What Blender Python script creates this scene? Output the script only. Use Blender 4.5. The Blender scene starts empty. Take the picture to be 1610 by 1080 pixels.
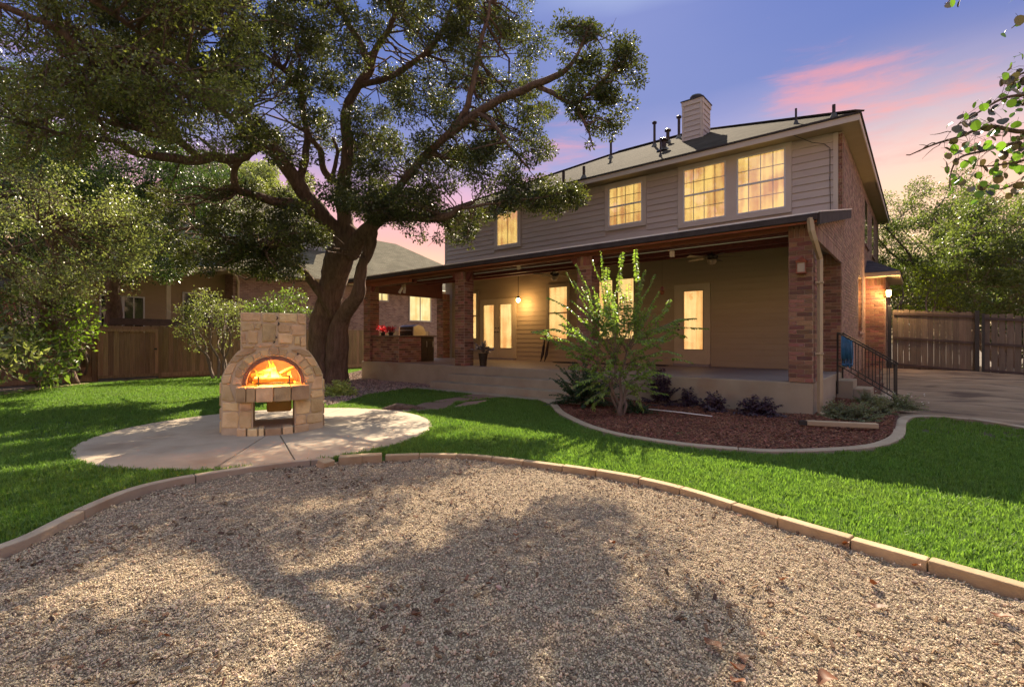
import bpy, math, random
import numpy as np
from mathutils import Vector, Matrix, noise as mnoise
random.seed(7); rng = np.random.default_rng(7)
scene = bpy.context.scene
COL = scene.collection

# ---------------------------------------------------------------- camera
CAM_H = 1.35; YAW = math.radians(39.86); FPX = 772.0; CU = 805.0; HV = 534.0
S_, C_ = math.sin(YAW), math.cos(YAW)
cam_d = bpy.data.cameras.new('camera'); cam = bpy.data.objects.new('camera', cam_d); COL.objects.link(cam)
cam.location = (0, 0, CAM_H); cam.rotation_euler = (math.radians(90), 0, YAW)
cam_d.sensor_width = 36.0; cam_d.lens = FPX / 1610 * 36.0; cam_d.shift_y = -6.0 / 1610
cam_d.clip_end = 2000; cam_d.clip_start = 0.05
scene.camera = cam
# ---------------------------------------------------------------- light
SUN_DIR = Vector((-0.52, 1.0, 0.937)).normalized()
SUN_EL = math.asin(SUN_DIR.z)
sun_d = bpy.data.lights.new('sun', 'SUN'); sun = bpy.data.objects.new('sun', sun_d); COL.objects.link(sun)
sun_d.energy = 4.6; sun_d.angle = math.radians(0.36); sun_d.color = (1.0, 0.84, 0.62)
sun.rotation_euler = SUN_DIR.to_track_quat('Z', 'Y').to_euler()
scene.view_settings.view_transform = 'Standard'; scene.view_settings.look = 'None'
scene.view_settings.gamma = 1.0; scene.view_settings.use_curve_mapping = False
scene.view_settings.exposure = 1.58
scene.cycles.use_denoising = True
scene.cycles.max_bounces = 7; scene.cycles.diffuse_bounces = 4; scene.cycles.glossy_bounces = 3
scene.cycles.transmission_bounces = 4; scene.cycles.transparent_max_bounces = 8
scene.cycles.sample_clamp_indirect = 6.0
scene.cycles.use_adaptive_sampling = True; scene.cycles.adaptive_threshold = 0.02

def lin(c):
    return tuple(((x / 255.0) / 12.92 if x / 255.0 <= 0.04045 else ((x / 255.0 + 0.055) / 1.055) ** 2.4) for x in c)

world = bpy.data.worlds.new('World'); scene.world = world; world.use_nodes = True
wn = world.node_tree.nodes; wl = world.node_tree.links; wn.clear()
def N(t, **kw):
    n = wn.new(t)
    for k, v in kw.items(): setattr(n, k, v)
    return n
def build_world():
    out = N('ShaderNodeOutputWorld')
    sky = N('ShaderNodeTexSky'); sky.sky_type = 'NISHITA'; sky.sun_disc = False
    sky.sun_elevation = SUN_EL; sky.sun_rotation = math.atan2(SUN_DIR.x, SUN_DIR.y)
    sky.altitude = 200; sky.air_density = 1.0; sky.dust_density = 1.0
    bg1 = N('ShaderNodeBackground'); bg1.inputs['Strength'].default_value = 0.05
    wl.new(sky.outputs[0], bg1.inputs[0])
    tc = N('ShaderNodeTexCoord'); sep = N('ShaderNodeSeparateXYZ'); wl.new(tc.outputs['Generated'], sep.inputs[0])
    def math_(op, a, b=None, c=None, clamp=False):
        n = N('ShaderNodeMath', operation=op); n.use_clamp = clamp
        for i, x in enumerate((a, b, c)):
            if x is None: continue
            if isinstance(x, (int, float)): n.inputs[i].default_value = x
            else: wl.new(x, n.inputs[i])
        return n.outputs[0]
    # elevation colours
    zr = math_('MAXIMUM', sep.outputs['Z'], 0.0)
    def noise(scale, sx, sy, sz, detail=5, rough=0.55, dist=0.3):
        mp = N('ShaderNodeMapping'); mp.inputs['Scale'].default_value = (sx, sy, sz)
        mp.inputs['Rotation'].default_value = (0.0, 0.06, 0.0)
        wl.new(tc.outputs['Generated'], mp.inputs[0])
        n = N('ShaderNodeTexNoise'); n.inputs['Scale'].default_value = scale; n.inputs['Detail'].default_value = detail
        n.inputs['Roughness'].default_value = rough; n.inputs['Distortion'].default_value = dist
        wl.new(mp.outputs[0], n.inputs['Vector']); return n.outputs['Fac']
    wob = noise(1.6, 1, 1, 3.5, 4)
    zz = math_('ADD', zr, math_('MULTIPLY', math_('SUBTRACT', wob, 0.5), 0.16))
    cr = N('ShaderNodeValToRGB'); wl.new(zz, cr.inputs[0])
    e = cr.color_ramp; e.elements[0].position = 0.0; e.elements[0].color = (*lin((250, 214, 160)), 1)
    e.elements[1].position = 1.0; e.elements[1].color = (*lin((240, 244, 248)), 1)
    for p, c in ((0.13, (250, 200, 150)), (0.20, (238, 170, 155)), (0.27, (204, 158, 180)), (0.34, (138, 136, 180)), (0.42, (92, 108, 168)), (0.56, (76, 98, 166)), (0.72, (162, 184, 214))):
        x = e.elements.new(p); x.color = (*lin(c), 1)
    # pink cloud streaks
    n1 = noise(2.6, 1, 1, 6.5, 7, 0.62, 0.6); n2 = noise(8.5, 1, 1, 5.0, 7, 0.66, 0.4)
    m = math_('ADD', math_('MULTIPLY', n1, 0.8), math_('MULTIPLY', n2, 0.5))
    def blob(dx, dy, dz, rad, gain):
        v = Vector((dx, dy, dz)).normalized()
        d = N('ShaderNodeVectorMath', operation='DISTANCE'); wl.new(tc.outputs['Generated'], d.inputs[0]); d.inputs[1].default_value = v
        mr = N('ShaderNodeMapRange'); mr.interpolation_type = 'SMOOTHSTEP'
        mr.inputs['From Min'].default_value = rad; mr.inputs['From Max'].default_value = rad * 0.15
        mr.inputs['To Min'].default_value = 0; mr.inputs['To Max'].default_value = gain
        wl.new(d.outputs['Value'], mr.inputs[0]); return mr.outputs[0]
    for b in (blob(-.5665, .83, .33, .2, .14), blob(-0.165, 1.17, 0.535, 0.16, 0.25), blob(0.02, 1.3, 0.40, 0.24, 0.25), blob(-0.50, .95, 0.27, 0.3, 0.16), blob(0.75, 1.0, 0.5, 0.3, 0.12), blob(-1.2, .3, 0.5, 0.4, 0.10)):
        m = math_('ADD', m, b)
    mr = N('ShaderNodeMapRange'); mr.interpolation_type = 'SMOOTHSTEP'; wl.new(m, mr.inputs[0])
    mr.inputs['From Min'].default_value = 0.79; mr.inputs['From Max'].default_value = 1.1; mr.inputs['To Max'].default_value = 0.8
    hi = math_('MULTIPLY', mr.outputs[0], math_('SUBTRACT', 1.0, math_('MULTIPLY', zr, 0.75, clamp=True)))
    mx = N('ShaderNodeMix', data_type='RGBA'); wl.new(hi, mx.inputs['Factor']); wl.new(cr.outputs[0], mx.inputs['A'])
    mx.inputs['B'].default_value = (*lin((240, 136, 118)), 1)
    # warm glow towards the low sky to the right
    g = blob(-0.02, 1.25, 0.10, 0.42, 0.8)
    mx2 = N('ShaderNodeMix', data_type='RGBA'); wl.new(math_('MULTIPLY', g, math_('SUBTRACT', 1.0, math_('MULTIPLY', hi, 0.7))), mx2.inputs['Factor'])
    wl.new(mx.outputs['Result'], mx2.inputs['A']); mx2.inputs['B'].default_value = (*lin((255, 214, 160)), 1)
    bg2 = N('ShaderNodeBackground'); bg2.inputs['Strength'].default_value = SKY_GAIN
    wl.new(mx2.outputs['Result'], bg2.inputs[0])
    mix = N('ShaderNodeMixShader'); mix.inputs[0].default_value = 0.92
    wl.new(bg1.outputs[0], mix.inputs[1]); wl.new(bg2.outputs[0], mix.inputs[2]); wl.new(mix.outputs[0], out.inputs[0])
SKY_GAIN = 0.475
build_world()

# ---------------------------------------------------------------- pixel helpers (lines of sight met with real planes)
def ray(u, v):
    a = (u - CU) / FPX; return (-S_ + C_ * a, C_ + S_ * a, (HV - v) / FPX)
def at(u, v, d):
    r = ray(u, v); return Vector((r[0] * d, r[1] * d, CAM_H + r[2] * d))
def gp(u, v, z=0.0):
    r = ray(u, v); d = (z - CAM_H) / r[2]; return Vector((r[0] * d, r[1] * d, z))
def onY(u, v, y):
    r = ray(u, v); d = y / r[1]; return r[0] * d, CAM_H + r[2] * d
def onX(u, v, x):
    r = ray(u, v); d = x / r[0]; return r[1] * d, CAM_H + r[2] * d
def proj(p):
    rt = p[0] * C_ + p[1] * S_; fw = -p[0] * S_ + p[1] * C_
    return CU + FPX * rt / fw, HV - FPX * (p[2] - CAM_H) / fw, fw

# ---------------------------------------------------------------- objects
MW = {}
def tag(o, label=None, cat=None, group=None, kind=None):
    if label: o['label'] = label
    if cat: o['category'] = cat
    if group: o['group'] = group
    if kind: o['kind'] = kind
    return o
def thing(name, label, cat, loc=(0, 0, 0), rz=0.0, group=None):
    o = bpy.data.objects.new(name, None); COL.objects.link(o); o.empty_display_size = 0.1
    o.location = loc; o.rotation_euler = (0, 0, rz); MW[o.name] = Matrix.Translation(loc) @ Matrix.Rotation(rz, 4, 'Z')
    return tag(o, label, cat, group)
def put(name, me, parent=None, world=None):
    """link mesh object; world = Matrix of the mesh's own frame in world space"""
    o = bpy.data.objects.new(name, me); COL.objects.link(o)
    w = world if world is not None else (MW[parent.name] if parent else Matrix.Identity(4))
    MW[o.name] = w
    if parent is not None:
        o.parent = parent; o.matrix_local = MW[parent.name].inverted() @ w
    else: o.matrix_world = w
    return o

class MB:
    def __init__(s): s.v = []; s.f = []; s.r = []; s.m = []; s.cur = 0.0; s.mi = 0
    def add(s, vs, fs, r=None):
        b = len(s.v); s.v.extend(tuple(x) for x in vs)
        rr = s.cur if r is None else r
        for f in fs: s.f.append(tuple(b + i for i in f)); s.r.append(rr); s.m.append(s.mi)
        return s
    def box(s, x0, y0, z0, x1, y1, z1, r=None):
        x0, x1 = min(x0, x1), max(x0, x1); y0, y1 = min(y0, y1), max(y0, y1); z0, z1 = min(z0, z1), max(z0, z1)
        return s.add([(x0, y0, z0), (x1, y0, z0), (x1, y1, z0), (x0, y1, z0), (x0, y0, z1), (x1, y0, z1), (x1, y1, z1), (x0, y1, z1)],
              [(0, 3, 2, 1), (4, 5, 6, 7), (0, 1, 5, 4), (1, 2, 6, 5), (2, 3, 7, 6), (3, 0, 4, 7)], r)
    def hexa(s, p, r=None):
        return s.add(p, [(0, 3, 2, 1), (4, 5, 6, 7), (0, 1, 5, 4), (1, 2, 6, 5), (2, 3, 7, 6), (3, 0, 4, 7)], r)
    def bar(s, a, b, w, h, up=(0, 0, 1), r=None):
        a = Vector(a); b = Vector(b); d = (b - a).normalized(); u = Vector(up)
        sd = d.cross(u)
        if sd.length < 1e-4: sd = d.cross(Vector((1, 0, 0)))
        sd.normalize(); u = sd.cross(d).normalized(); sd *= w / 2; u *= h / 2
        return s.hexa([a - sd - u, a + sd - u, b + sd - u, b - sd - u, a - sd + u, a + sd + u, b + sd + u, b - sd + u], r)
    def tube(s, pts, rad, n=8, caps=True, r=None):
        pts = [Vector(p) for p in pts]
        if isinstance(rad, (int, float)): rad = [rad] * len(pts)
        b = len(s.v); prev = None; rr = s.cur if r is None else r
        for i, p in enumerate(pts):
            t = (pts[min(i + 1, len(pts) - 1)] - pts[max(i - 1, 0)])
            if t.length < 1e-9: t = Vector((0, 0, 1))
            t.normalize()
            if prev is None:
                a = Vector((1, 0, 0)) if abs(t.x) < 0.9 else Vector((0, 1, 0)); n1 = t.cross(a).normalized()
            else:
                n1 = (prev - t * prev.dot(t)).normalized()
            prev = n1; n2 = t.cross(n1)
            for k in range(n):
                an = 2 * math.pi * k / n; s.v.append(tuple(p + (n1 * math.cos(an) + n2 * math.sin(an)) * rad[i]))
        for i in range(len(pts) - 1):
            for k in range(n):
                k2 = (k + 1) % n; s.f.append((b + i * n + k, b + i * n + k2, b + (i + 1) * n + k2, b + (i + 1) * n + k)); s.r.append(rr); s.m.append(s.mi)
        if caps:
            s.f.append(tuple(b + k for k in range(n - 1, -1, -1))); s.r.append(rr); s.m.append(s.mi)
            e = b + (len(pts) - 1) * n; s.f.append(tuple(e + k for k in range(n))); s.r.append(rr); s.m.append(s.mi)
        return s
    def lathe(s, c, prof, n=16, r=None):
        c = Vector(c); b = len(s.v); rr = s.cur if r is None else r
        for (rad, z) in prof:
            for k in range(n):
                an = 2 * math.pi * k / n; s.v.append((c.x + rad * math.cos(an), c.y + rad * math.sin(an), c.z + z))
        for i in range(len(prof) - 1):
            for k in range(n):
                k2 = (k + 1) % n; s.f.append((b + i * n + k, b + i * n + k2, b + (i + 1) * n + k2, b + (i + 1) * n + k)); s.r.append(rr); s.m.append(s.mi)
        s.f.append(tuple(b + k for k in range(n - 1, -1, -1))); s.r.append(rr); s.m.append(s.mi)
        e = b + (len(prof) - 1) * n; s.f.append(tuple(e + k for k in range(n))); s.r.append(rr); s.m.append(s.mi)
        return s
    def prism(s, poly, z0, z1, r=None):
        n = len(poly); vs = [(p[0], p[1], z0) for p in poly] + [(p[0], p[1], z1) for p in poly]
        fs = [tuple(range(n - 1, -1, -1)), tuple(range(n, 2 * n))] + [(i, (i + 1) % n, n + (i + 1) % n, n + i) for i in range(n)]
        return s.add(vs, fs, r)
    def mesh(s, name, mats, smooth=False, inv=None):
        me = bpy.data.meshes.new(name)
        vs = s.v if inv is None else [tuple(inv @ Vector(v)) for v in s.v]
        me.from_pydata(vs, [], s.f)
        if not isinstance(mats, (list, tuple)): mats = [mats]
        for m in mats: me.materials.append(m)
        at_ = me.attributes.new('rnd', 'FLOAT', 'FACE'); at_.data.foreach_set('value', s.r)
        if len(mats) > 1: me.polygons.foreach_set('material_index', s.m)
        if smooth: me.polygons.foreach_set('use_smooth', [True] * len(s.f))
        me.update(); return me
    def build(s, name, mats, parent=None, smooth=False, bevel=0.0):
        inv = MW[parent.name].inverted() if parent is not None else None
        me = s.mesh(name, mats, smooth, inv)
        o = put(name, me, parent)
        if bevel:
            b = o.modifiers.new('bevel', 'BEVEL'); b.width = bevel; b.segments = 2; b.limit_method = 'ANGLE'
        return o

# ---------------------------------------------------------------- materials
def mat(name, c1, c2=None, scale=4.0, rough=0.8, bump=0.0, bscale=30.0, var=0.0, hue=0.0, detail=6, stretch=(1, 1, 1), metal=0.0,
        c3=None, s3=0.7, f3=0.5, emit=None, estr=0.0, spec=0.5, world_co=False, bdist=0.01):
    m = bpy.data.materials.new(name); m.use_nodes = True; nt = m.node_tree; nd = nt.nodes; lk = nt.links
    p = nd['Principled BSDF']; p.inputs['Roughness'].default_value = rough; p.inputs['Metallic'].default_value = metal
    p.inputs['Specular IOR Level'].default_value = spec
    tc = nd.new('ShaderNodeTexCoord'); src = tc.outputs['Object']
    if world_co:
        g = nd.new('ShaderNodeNewGeometry'); src = g.outputs['Position']
    mp = nd.new('ShaderNodeMapping'); mp.inputs['Scale'].default_value = stretch; lk.new(src, mp.inputs[0])
    at_ = nd.new('ShaderNodeAttribute'); at_.attribute_name = 'rnd'
    oi = nd.new('ShaderNodeObjectInfo')
    ad = nd.new('ShaderNodeMath'); ad.operation = 'ADD'; lk.new(at_.outputs['Fac'], ad.inputs[0]); lk.new(oi.outputs['Random'], ad.inputs[1])
    fr = nd.new('ShaderNodeMath'); fr.operation = 'FRACT'; lk.new(ad.outputs[0], fr.inputs[0])
    vo = nd.new('ShaderNodeVectorMath'); vo.operation = 'ADD'; lk.new(mp.outputs[0], vo.inputs[0])
    sc = nd.new('ShaderNodeVectorMath'); sc.operation = 'SCALE'; sc.inputs[0].default_value = (37., 19., 53.); lk.new(fr.outputs[0], sc.inputs['Scale']); 
    if var > 0: lk.new(sc.outputs[0], vo.inputs[1])
    nz = nd.new('ShaderNodeTexNoise'); nz.inputs['Scale'].default_value = scale; nz.inputs['Detail'].default_value = detail; nz.inputs['Roughness'].default_value = 0.6
    lk.new(vo.outputs[0], nz.inputs['Vector'])
    st = nd.new('ShaderNodeMapRange'); st.inputs['From Min'].default_value = 0.3; st.inputs['From Max'].default_value = 0.7; lk.new(nz.outputs['Fac'], st.inputs[0])
    mx = nd.new('ShaderNodeMix'); mx.data_type = 'RGBA'; lk.new(st.outputs[0], mx.inputs['Factor'])
    mx.inputs['A'].default_value = (*c1, 1); mx.inputs['B'].default_value = (*(c2 or c1), 1); col = mx.outputs['Result']
    if c3 is not None:
        n3 = nd.new('ShaderNodeTexNoise'); n3.inputs['Scale'].default_value = s3; n3.inputs['Detail'].default_value = 5; lk.new(vo.outputs[0], n3.inputs['Vector'])
        r3 = nd.new('ShaderNodeMapRange'); r3.interpolation_type = 'SMOOTHSTEP'; r3.inputs['From Min'].default_value = 1 - f3 - 0.08; r3.inputs['From Max'].default_value = 1 - f3 + 0.12; lk.new(n3.outputs['Fac'], r3.inputs[0])
        m3 = nd.new('ShaderNodeMix'); m3.data_type = 'RGBA'; lk.new(r3.outputs[0], m3.inputs['Factor']); lk.new(col, m3.inputs['A']); m3.inputs['B'].default_value = (*c3, 1); col = m3.outputs['Result']
    if var > 0 or hue > 0:
        hs = nd.new('ShaderNodeHueSaturation')
        vr = nd.new('ShaderNodeMapRange'); vr.inputs['To Min'].default_value = 1 - var; vr.inputs['To Max'].default_value = 1 + var; lk.new(fr.outputs[0], vr.inputs[0]); lk.new(vr.outputs[0], hs.inputs['Value'])
        if hue > 0:
            f2 = nd.new('ShaderNodeMath'); f2.operation = 'MULTIPLY'; f2.inputs[1].default_value = 7.13; lk.new(fr.outputs[0], f2.inputs[0])
            f3_ = nd.new('ShaderNodeMath'); f3_.operation = 'FRACT'; lk.new(f2.outputs[0], f3_.inputs[0])
            hr = nd.new('ShaderNodeMapRange'); hr.inputs['To Min'].default_value = 0.5 - hue; hr.inputs['To Max'].default_value = 0.5 + hue; lk.new(f3_.outputs[0], hr.inputs[0]); lk.new(hr.outputs[0], hs.inputs['Hue'])
        lk.new(col, hs.inputs['Color']); col = hs.outputs['Color']
    lk.new(col, p.inputs['Base Color'])
    if bump > 0:
        nb = nd.new('ShaderNodeTexNoise'); nb.inputs['Scale'].default_value = bscale; nb.inputs['Detail'].default_value = 6; nb.inputs['Roughness'].default_value = 0.65
        lk.new(vo.outputs[0], nb.inputs['Vector'])
        bp = nd.new('ShaderNodeBump'); bp.inputs['Strength'].default_value = bump; bp.inputs['Distance'].default_value = bdist
        lk.new(nb.outputs['Fac'], bp.inputs['Height']); lk.new(bp.outputs[0], p.inputs['Normal'])
    if emit is not None:
        p.inputs['Emission Color'].default_value = (*emit, 1); p.inputs['Emission Strength'].default_value = estr
    return m

def leaf_mat(name, c1, c2, var=0.35, hue=0.03, rough=0.38, trans=0.35, tcol=None, spec=0.5, patch=None):
    m = bpy.data.materials.new(name); m.use_nodes = True; nt = m.node_tree; nd = nt.nodes; lk = nt.links
    p = nd['Principled BSDF']; p.inputs['Roughness'].default_value = rough; p.inputs['Specular IOR Level'].default_value = spec
    at_ = nd.new('ShaderNodeAttribute'); at_.attribute_name = 'rnd'; oi = nd.new('ShaderNodeObjectInfo')
    ad = nd.new('ShaderNodeMath'); ad.operation = 'ADD'; lk.new(at_.outputs['Fac'], ad.inputs[0]); lk.new(oi.outputs['Random'], ad.inputs[1])
    fr = nd.new('ShaderNodeMath'); fr.operation = 'FRACT'; lk.new(ad.outputs[0], fr.inputs[0])
    mx = nd.new('ShaderNodeMix'); mx.data_type = 'RGBA'; lk.new(fr.outputs[0], mx.inputs['Factor']); mx.inputs['A'].default_value = (*c1, 1); mx.inputs['B'].default_value = (*c2, 1)
    f2 = nd.new('ShaderNodeMath'); f2.operation = 'MULTIPLY'; f2.inputs[1].default_value = 9.7; lk.new(fr.outputs[0], f2.inputs[0])
    f3 = nd.new('ShaderNodeMath'); f3.operation = 'FRACT'; lk.new(f2.outputs[0], f3.inputs[0])
    hs = nd.new('ShaderNodeHueSaturation'); lk.new(mx.outputs['Result'], hs.inputs['Color'])
    vr = nd.new('ShaderNodeMapRange'); vr.inputs['To Min'].default_value = 1 - var; vr.inputs['To Max'].default_value = 1 + var; lk.new(f3.outputs[0], vr.inputs[0]); lk.new(vr.outputs[0], hs.inputs['Value'])
    if patch:
        g_ = nd.new('ShaderNodeNewGeometry'); n_ = nd.new('ShaderNodeTexNoise'); n_.inputs['Scale'].default_value = 1.3; n_.inputs['Detail'].default_value = 6; n_.inputs['Roughness'].default_value = .7; lk.new(g_.outputs['Position'], n_.inputs['Vector'])
        r_ = nd.new('ShaderNodeMapRange'); r_.inputs['From Min'].default_value = .35; r_.inputs['From Max'].default_value = .7; lk.new(n_.outputs['Fac'], r_.inputs[0])
        m_ = nd.new('ShaderNodeMix'); m_.data_type = 'RGBA'; lk.new(r_.outputs[0], m_.inputs['Factor']); lk.new(mx.outputs['Result'], m_.inputs['A']); m_.inputs['B'].default_value = (*patch, 1); lk.new(m_.outputs['Result'], hs.inputs['Color'])
    lk.new(hs.outputs['Color'], p.inputs['Base Color'])
    tr = nd.new('ShaderNodeBsdfTranslucent')
    tm = nd.new('ShaderNodeMix'); tm.data_type = 'RGBA'; tm.blend_type = 'MULTIPLY'; tm.inputs['Factor'].default_value = 1.0
    lk.new(hs.outputs['Color'], tm.inputs['A']); tm.inputs['B'].default_value = (*(tcol or (2.2, 2.4, 0.9)), 1); lk.new(tm.outputs['Result'], tr.inputs[0])
    ms = nd.new('ShaderNodeMixShader'); ms.inputs[0].default_value = trans
    lk.new(p.outputs[0], ms.inputs[1]); lk.new(tr.outputs[0], ms.inputs[2]); lk.new(ms.outputs[0], nd['Material Output'].inputs['Surface'])
    return m

def brick_tex_mat(name, c1, c2, cm, bw=0.2, bh=0.075, bump=0.6, axis='x', tint=None):
    """far walls: courses too small to tell apart"""
    m = bpy.data.materials.new(name); m.use_nodes = True; nt = m.node_tree; nd = nt.nodes; lk = nt.links
    p = nd['Principled BSDF']; p.inputs['Roughness'].default_value = 0.9
    tc = nd.new('ShaderNodeNewGeometry'); sp = nd.new('ShaderNodeSeparateXYZ'); lk.new(tc.outputs['Position'], sp.inputs[0])
    cb = nd.new('ShaderNodeCombineXYZ')
    s = nd.new('ShaderNodeMath'); s.operation = 'ADD'; lk.new(sp.outputs['X'], s.inputs[0]); lk.new(sp.outputs['Y'], s.inputs[1])
    lk.new(s.outputs[0], cb.inputs[0]); lk.new(sp.outputs['Z'], cb.inputs[1])
    b = nd.new('ShaderNodeTexBrick'); b.inputs['Scale'].default_value = 1.0; b.inputs['Brick Width'].default_value = bw; b.inputs['Row Height'].default_value = bh
    b.inputs['Mortar Size'].default_value = 0.008; b.inputs['Color1'].default_value = (*c1, 1); b.inputs['Color2'].default_value = (*c2, 1); b.inputs['Mortar'].default_value = (*cm, 1)
    lk.new(cb.outputs[0], b.inputs['Vector'])
    nz = nd.new('ShaderNodeTexNoise'); nz.inputs['Scale'].default_value = 3.0; nz.inputs['Detail'].default_value = 5; lk.new(tc.outputs['Position'], nz.inputs['Vector'])
    hs = nd.new('ShaderNodeHueSaturation'); lk.new(b.outputs['Color'], hs.inputs['Color'])
    vr = nd.new('ShaderNodeMapRange'); vr.inputs['To Min'].default_value = 0.55; vr.inputs['To Max'].default_value = 1.45; lk.new(nz.outputs['Fac'], vr.inputs[0]); lk.new(vr.outputs[0], hs.inputs['Value'])
    lk.new(hs.outputs['Color'], p.inputs['Base Color'])
    bp = nd.new('ShaderNodeBump'); bp.inputs['Strength'].default_value = bump; bp.inputs['Distance'].default_value = 0.01; bp.invert = True
    lk.new(b.outputs['Fac'], bp.inputs['Height']); lk.new(bp.outputs[0], p.inputs['Normal'])
    return m

def shingle_mat(name, c1, c2, slope_scale=1.0):
    m = bpy.data.materials.new(name); m.use_nodes = True; nt = m.node_tree; nd = nt.nodes; lk = nt.links
    p = nd['Principled BSDF']; p.inputs['Roughness'].default_value = 1.0; p.inputs['Specular IOR Level'].default_value = 0.05
    tc = nd.new('ShaderNodeNewGeometry'); sp = nd.new('ShaderNodeSeparateXYZ'); lk.new(tc.outputs['Position'], sp.inputs[0])
    s = nd.new('ShaderNodeMath'); s.operation = 'ADD'; lk.new(sp.outputs['X'], s.inputs[0]); lk.new(sp.outputs['Y'], s.inputs[1])
    cb = nd.new('ShaderNodeCombineXYZ'); lk.new(s.outputs[0], cb.inputs[0]); lk.new(sp.outputs['Z'], cb.inputs[1])
    b = nd.new('ShaderNodeTexBrick'); b.inputs['Scale'].default_value = 1.0; b.inputs['Brick Width'].default_value = 0.3; b.inputs['Row Height'].default_value = 0.065
    b.inputs['Mortar Size'].default_value = 0.006; b.inputs['Color1'].default_value = (*c1, 1); b.inputs['Color2'].default_value = (*c2, 1)
    b.inputs['Mortar'].default_value = tuple(x * 0.45 for x in c1) + (1,); lk.new(cb.outputs[0], b.inputs['Vector'])
    nz = nd.new('ShaderNodeTexNoise'); nz.inputs['Scale'].default_value = 1.2; nz.inputs['Detail'].default_value = 6; lk.new(tc.outputs['Position'], nz.inputs['Vector'])
    hs = nd.new('ShaderNodeHueSaturation'); lk.new(b.outputs['Color'], hs.inputs['Color'])
    vr = nd.new('ShaderNodeMapRange'); vr.inputs['To Min'].default_value = 0.6; vr.inputs['To Max'].default_value = 1.4; lk.new(nz.outputs['Fac'], vr.inputs[0]); lk.new(vr.outputs[0], hs.inputs['Value'])
    lk.new(hs.outputs['Color'], p.inputs['Base Color'])
    bp = nd.new('ShaderNodeBump'); bp.inputs['Strength'].default_value = 0.6; bp.inputs['Distance'].default_value = 0.01; bp.invert = True
    lk.new(b.outputs['Fac'], bp.inputs['Height']); lk.new(bp.outputs[0], p.inputs['Normal'])
    return m

def lit_window_mat(name, c1, c2, strength):
    """curtained room behind the glass, lamps on inside"""
    m = bpy.data.materials.new(name); m.use_nodes = True; nt = m.node_tree; nd = nt.nodes; lk = nt.links
    p = nd['Principled BSDF']; p.inputs['Base Color'].default_value = (0.3, 0.25, 0.18, 1); p.inputs['Roughness'].default_value = 0.9
    tc = nd.new('ShaderNodeNewGeometry'); mp = nd.new('ShaderNodeMapping'); mp.inputs['Scale'].default_value = (1, 1, 0.06); lk.new(tc.outputs['Position'], mp.inputs[0])
    nz = nd.new('ShaderNodeTexNoise'); nz.inputs['Scale'].default_value = 9; nz.inputs['Detail'].default_value = 4; lk.new(mp.outputs[0], nz.inputs['Vector'])
    n2 = nd.new('ShaderNodeTexNoise'); n2.inputs['Scale'].default_value = 1.7; n2.inputs['Detail'].default_value = 3; lk.new(tc.outputs['Position'], n2.inputs['Vector'])
    a = nd.new('ShaderNodeMath'); a.operation = 'ADD'; lk.new(nz.outputs['Fac'], a.inputs[0]); lk.new(n2.outputs['Fac'], a.inputs[1])
    r = nd.new('ShaderNodeMapRange'); r.inputs['From Min'].default_value = 0.82; r.inputs['From Max'].default_value = 1.18; lk.new(a.outputs[0], r.inputs[0])  # curtain folds plus painted mottling that stands in for tree reflections in the panes
    mx = nd.new('ShaderNodeMix'); mx.data_type = 'RGBA'; lk.new(r.outputs[0], mx.inputs['Factor']); mx.inputs['A'].default_value = (*c1, 1); mx.inputs['B'].default_value = (*c2, 1)
    lk.new(mx.outputs['Result'], p.inputs['Emission Color']); p.inputs['Emission Strength'].default_value = strength
    return m

def glass_mat(name, tint=(1, 1, 1), fac=0.12):
    m = bpy.data.materials.new(name); m.use_nodes = True; nt = m.node_tree; nd = nt.nodes; lk = nt.links; nd.remove(nd['Principled BSDF'])
    t = nd.new('ShaderNodeBsdfTransparent'); t.inputs[0].default_value = (*tint, 1); g = nd.new('ShaderNodeBsdfGlossy'); g.inputs['Roughness'].default_value = 0.02
    lw = nd.new('ShaderNodeLayerWeight'); lw.inputs[0].default_value = 0.5
    pw = nd.new('ShaderNodeMath'); pw.operation = 'POWER'; pw.inputs[1].default_value = 4.0; lk.new(lw.outputs['Facing'], pw.inputs[0])
    a = nd.new('ShaderNodeMath'); a.operation = 'MULTIPLY_ADD'; a.inputs[1].default_value = 0.8; a.inputs[2].default_value = fac; a.use_clamp = True; lk.new(pw.outputs[0], a.inputs[0])
    ms = nd.new('ShaderNodeMixShader'); lk.new(a.outputs[0], ms.inputs[0]); lk.new(t.outputs[0], ms.inputs[1]); lk.new(g.outputs[0], ms.inputs[2])
    lk.new(ms.outputs[0], nd['Material Output'].inputs['Surface']); return m

M = {}
M['concrete'] = mat('patio_concrete', (0.33, 0.265, 0.19), (0.42, 0.34, 0.25), 2.5, 0.85, 0.25, 60, c3=(0.26, 0.19, 0.13), s3=0.9, f3=0.42, world_co=True)
M['slab'] = mat('porch_slab', (0.27, 0.22, 0.15), (0.36, 0.30, 0.21), 1.6, 0.85, 0.25, 50, c3=(0.29, 0.20, 0.13), s3=1.3, f3=0.38, world_co=True)
M['floor'] = mat('porch_floor', (0.22, 0.18, 0.16), (0.28, 0.235, 0.21), 1.2, 0.6, 0.1, 40, world_co=True)
M['kerb'] = mat('kerb_concrete', (0.30, 0.235, 0.165), (0.40, 0.32, 0.23), 3.0, 0.9, 0.35, 70, var=0.1, c3=(0.3, 0.2, 0.12), s3=2.0, f3=0.36, world_co=True)
M['block'] = mat('limestone_block', (0.32, 0.22, 0.12), (0.44, 0.32, 0.19), 6.0, 0.9, 0.5, 45, var=0.12, c3=(0.30, 0.19, 0.10), s3=3.0, f3=0.38, world_co=True)
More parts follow.
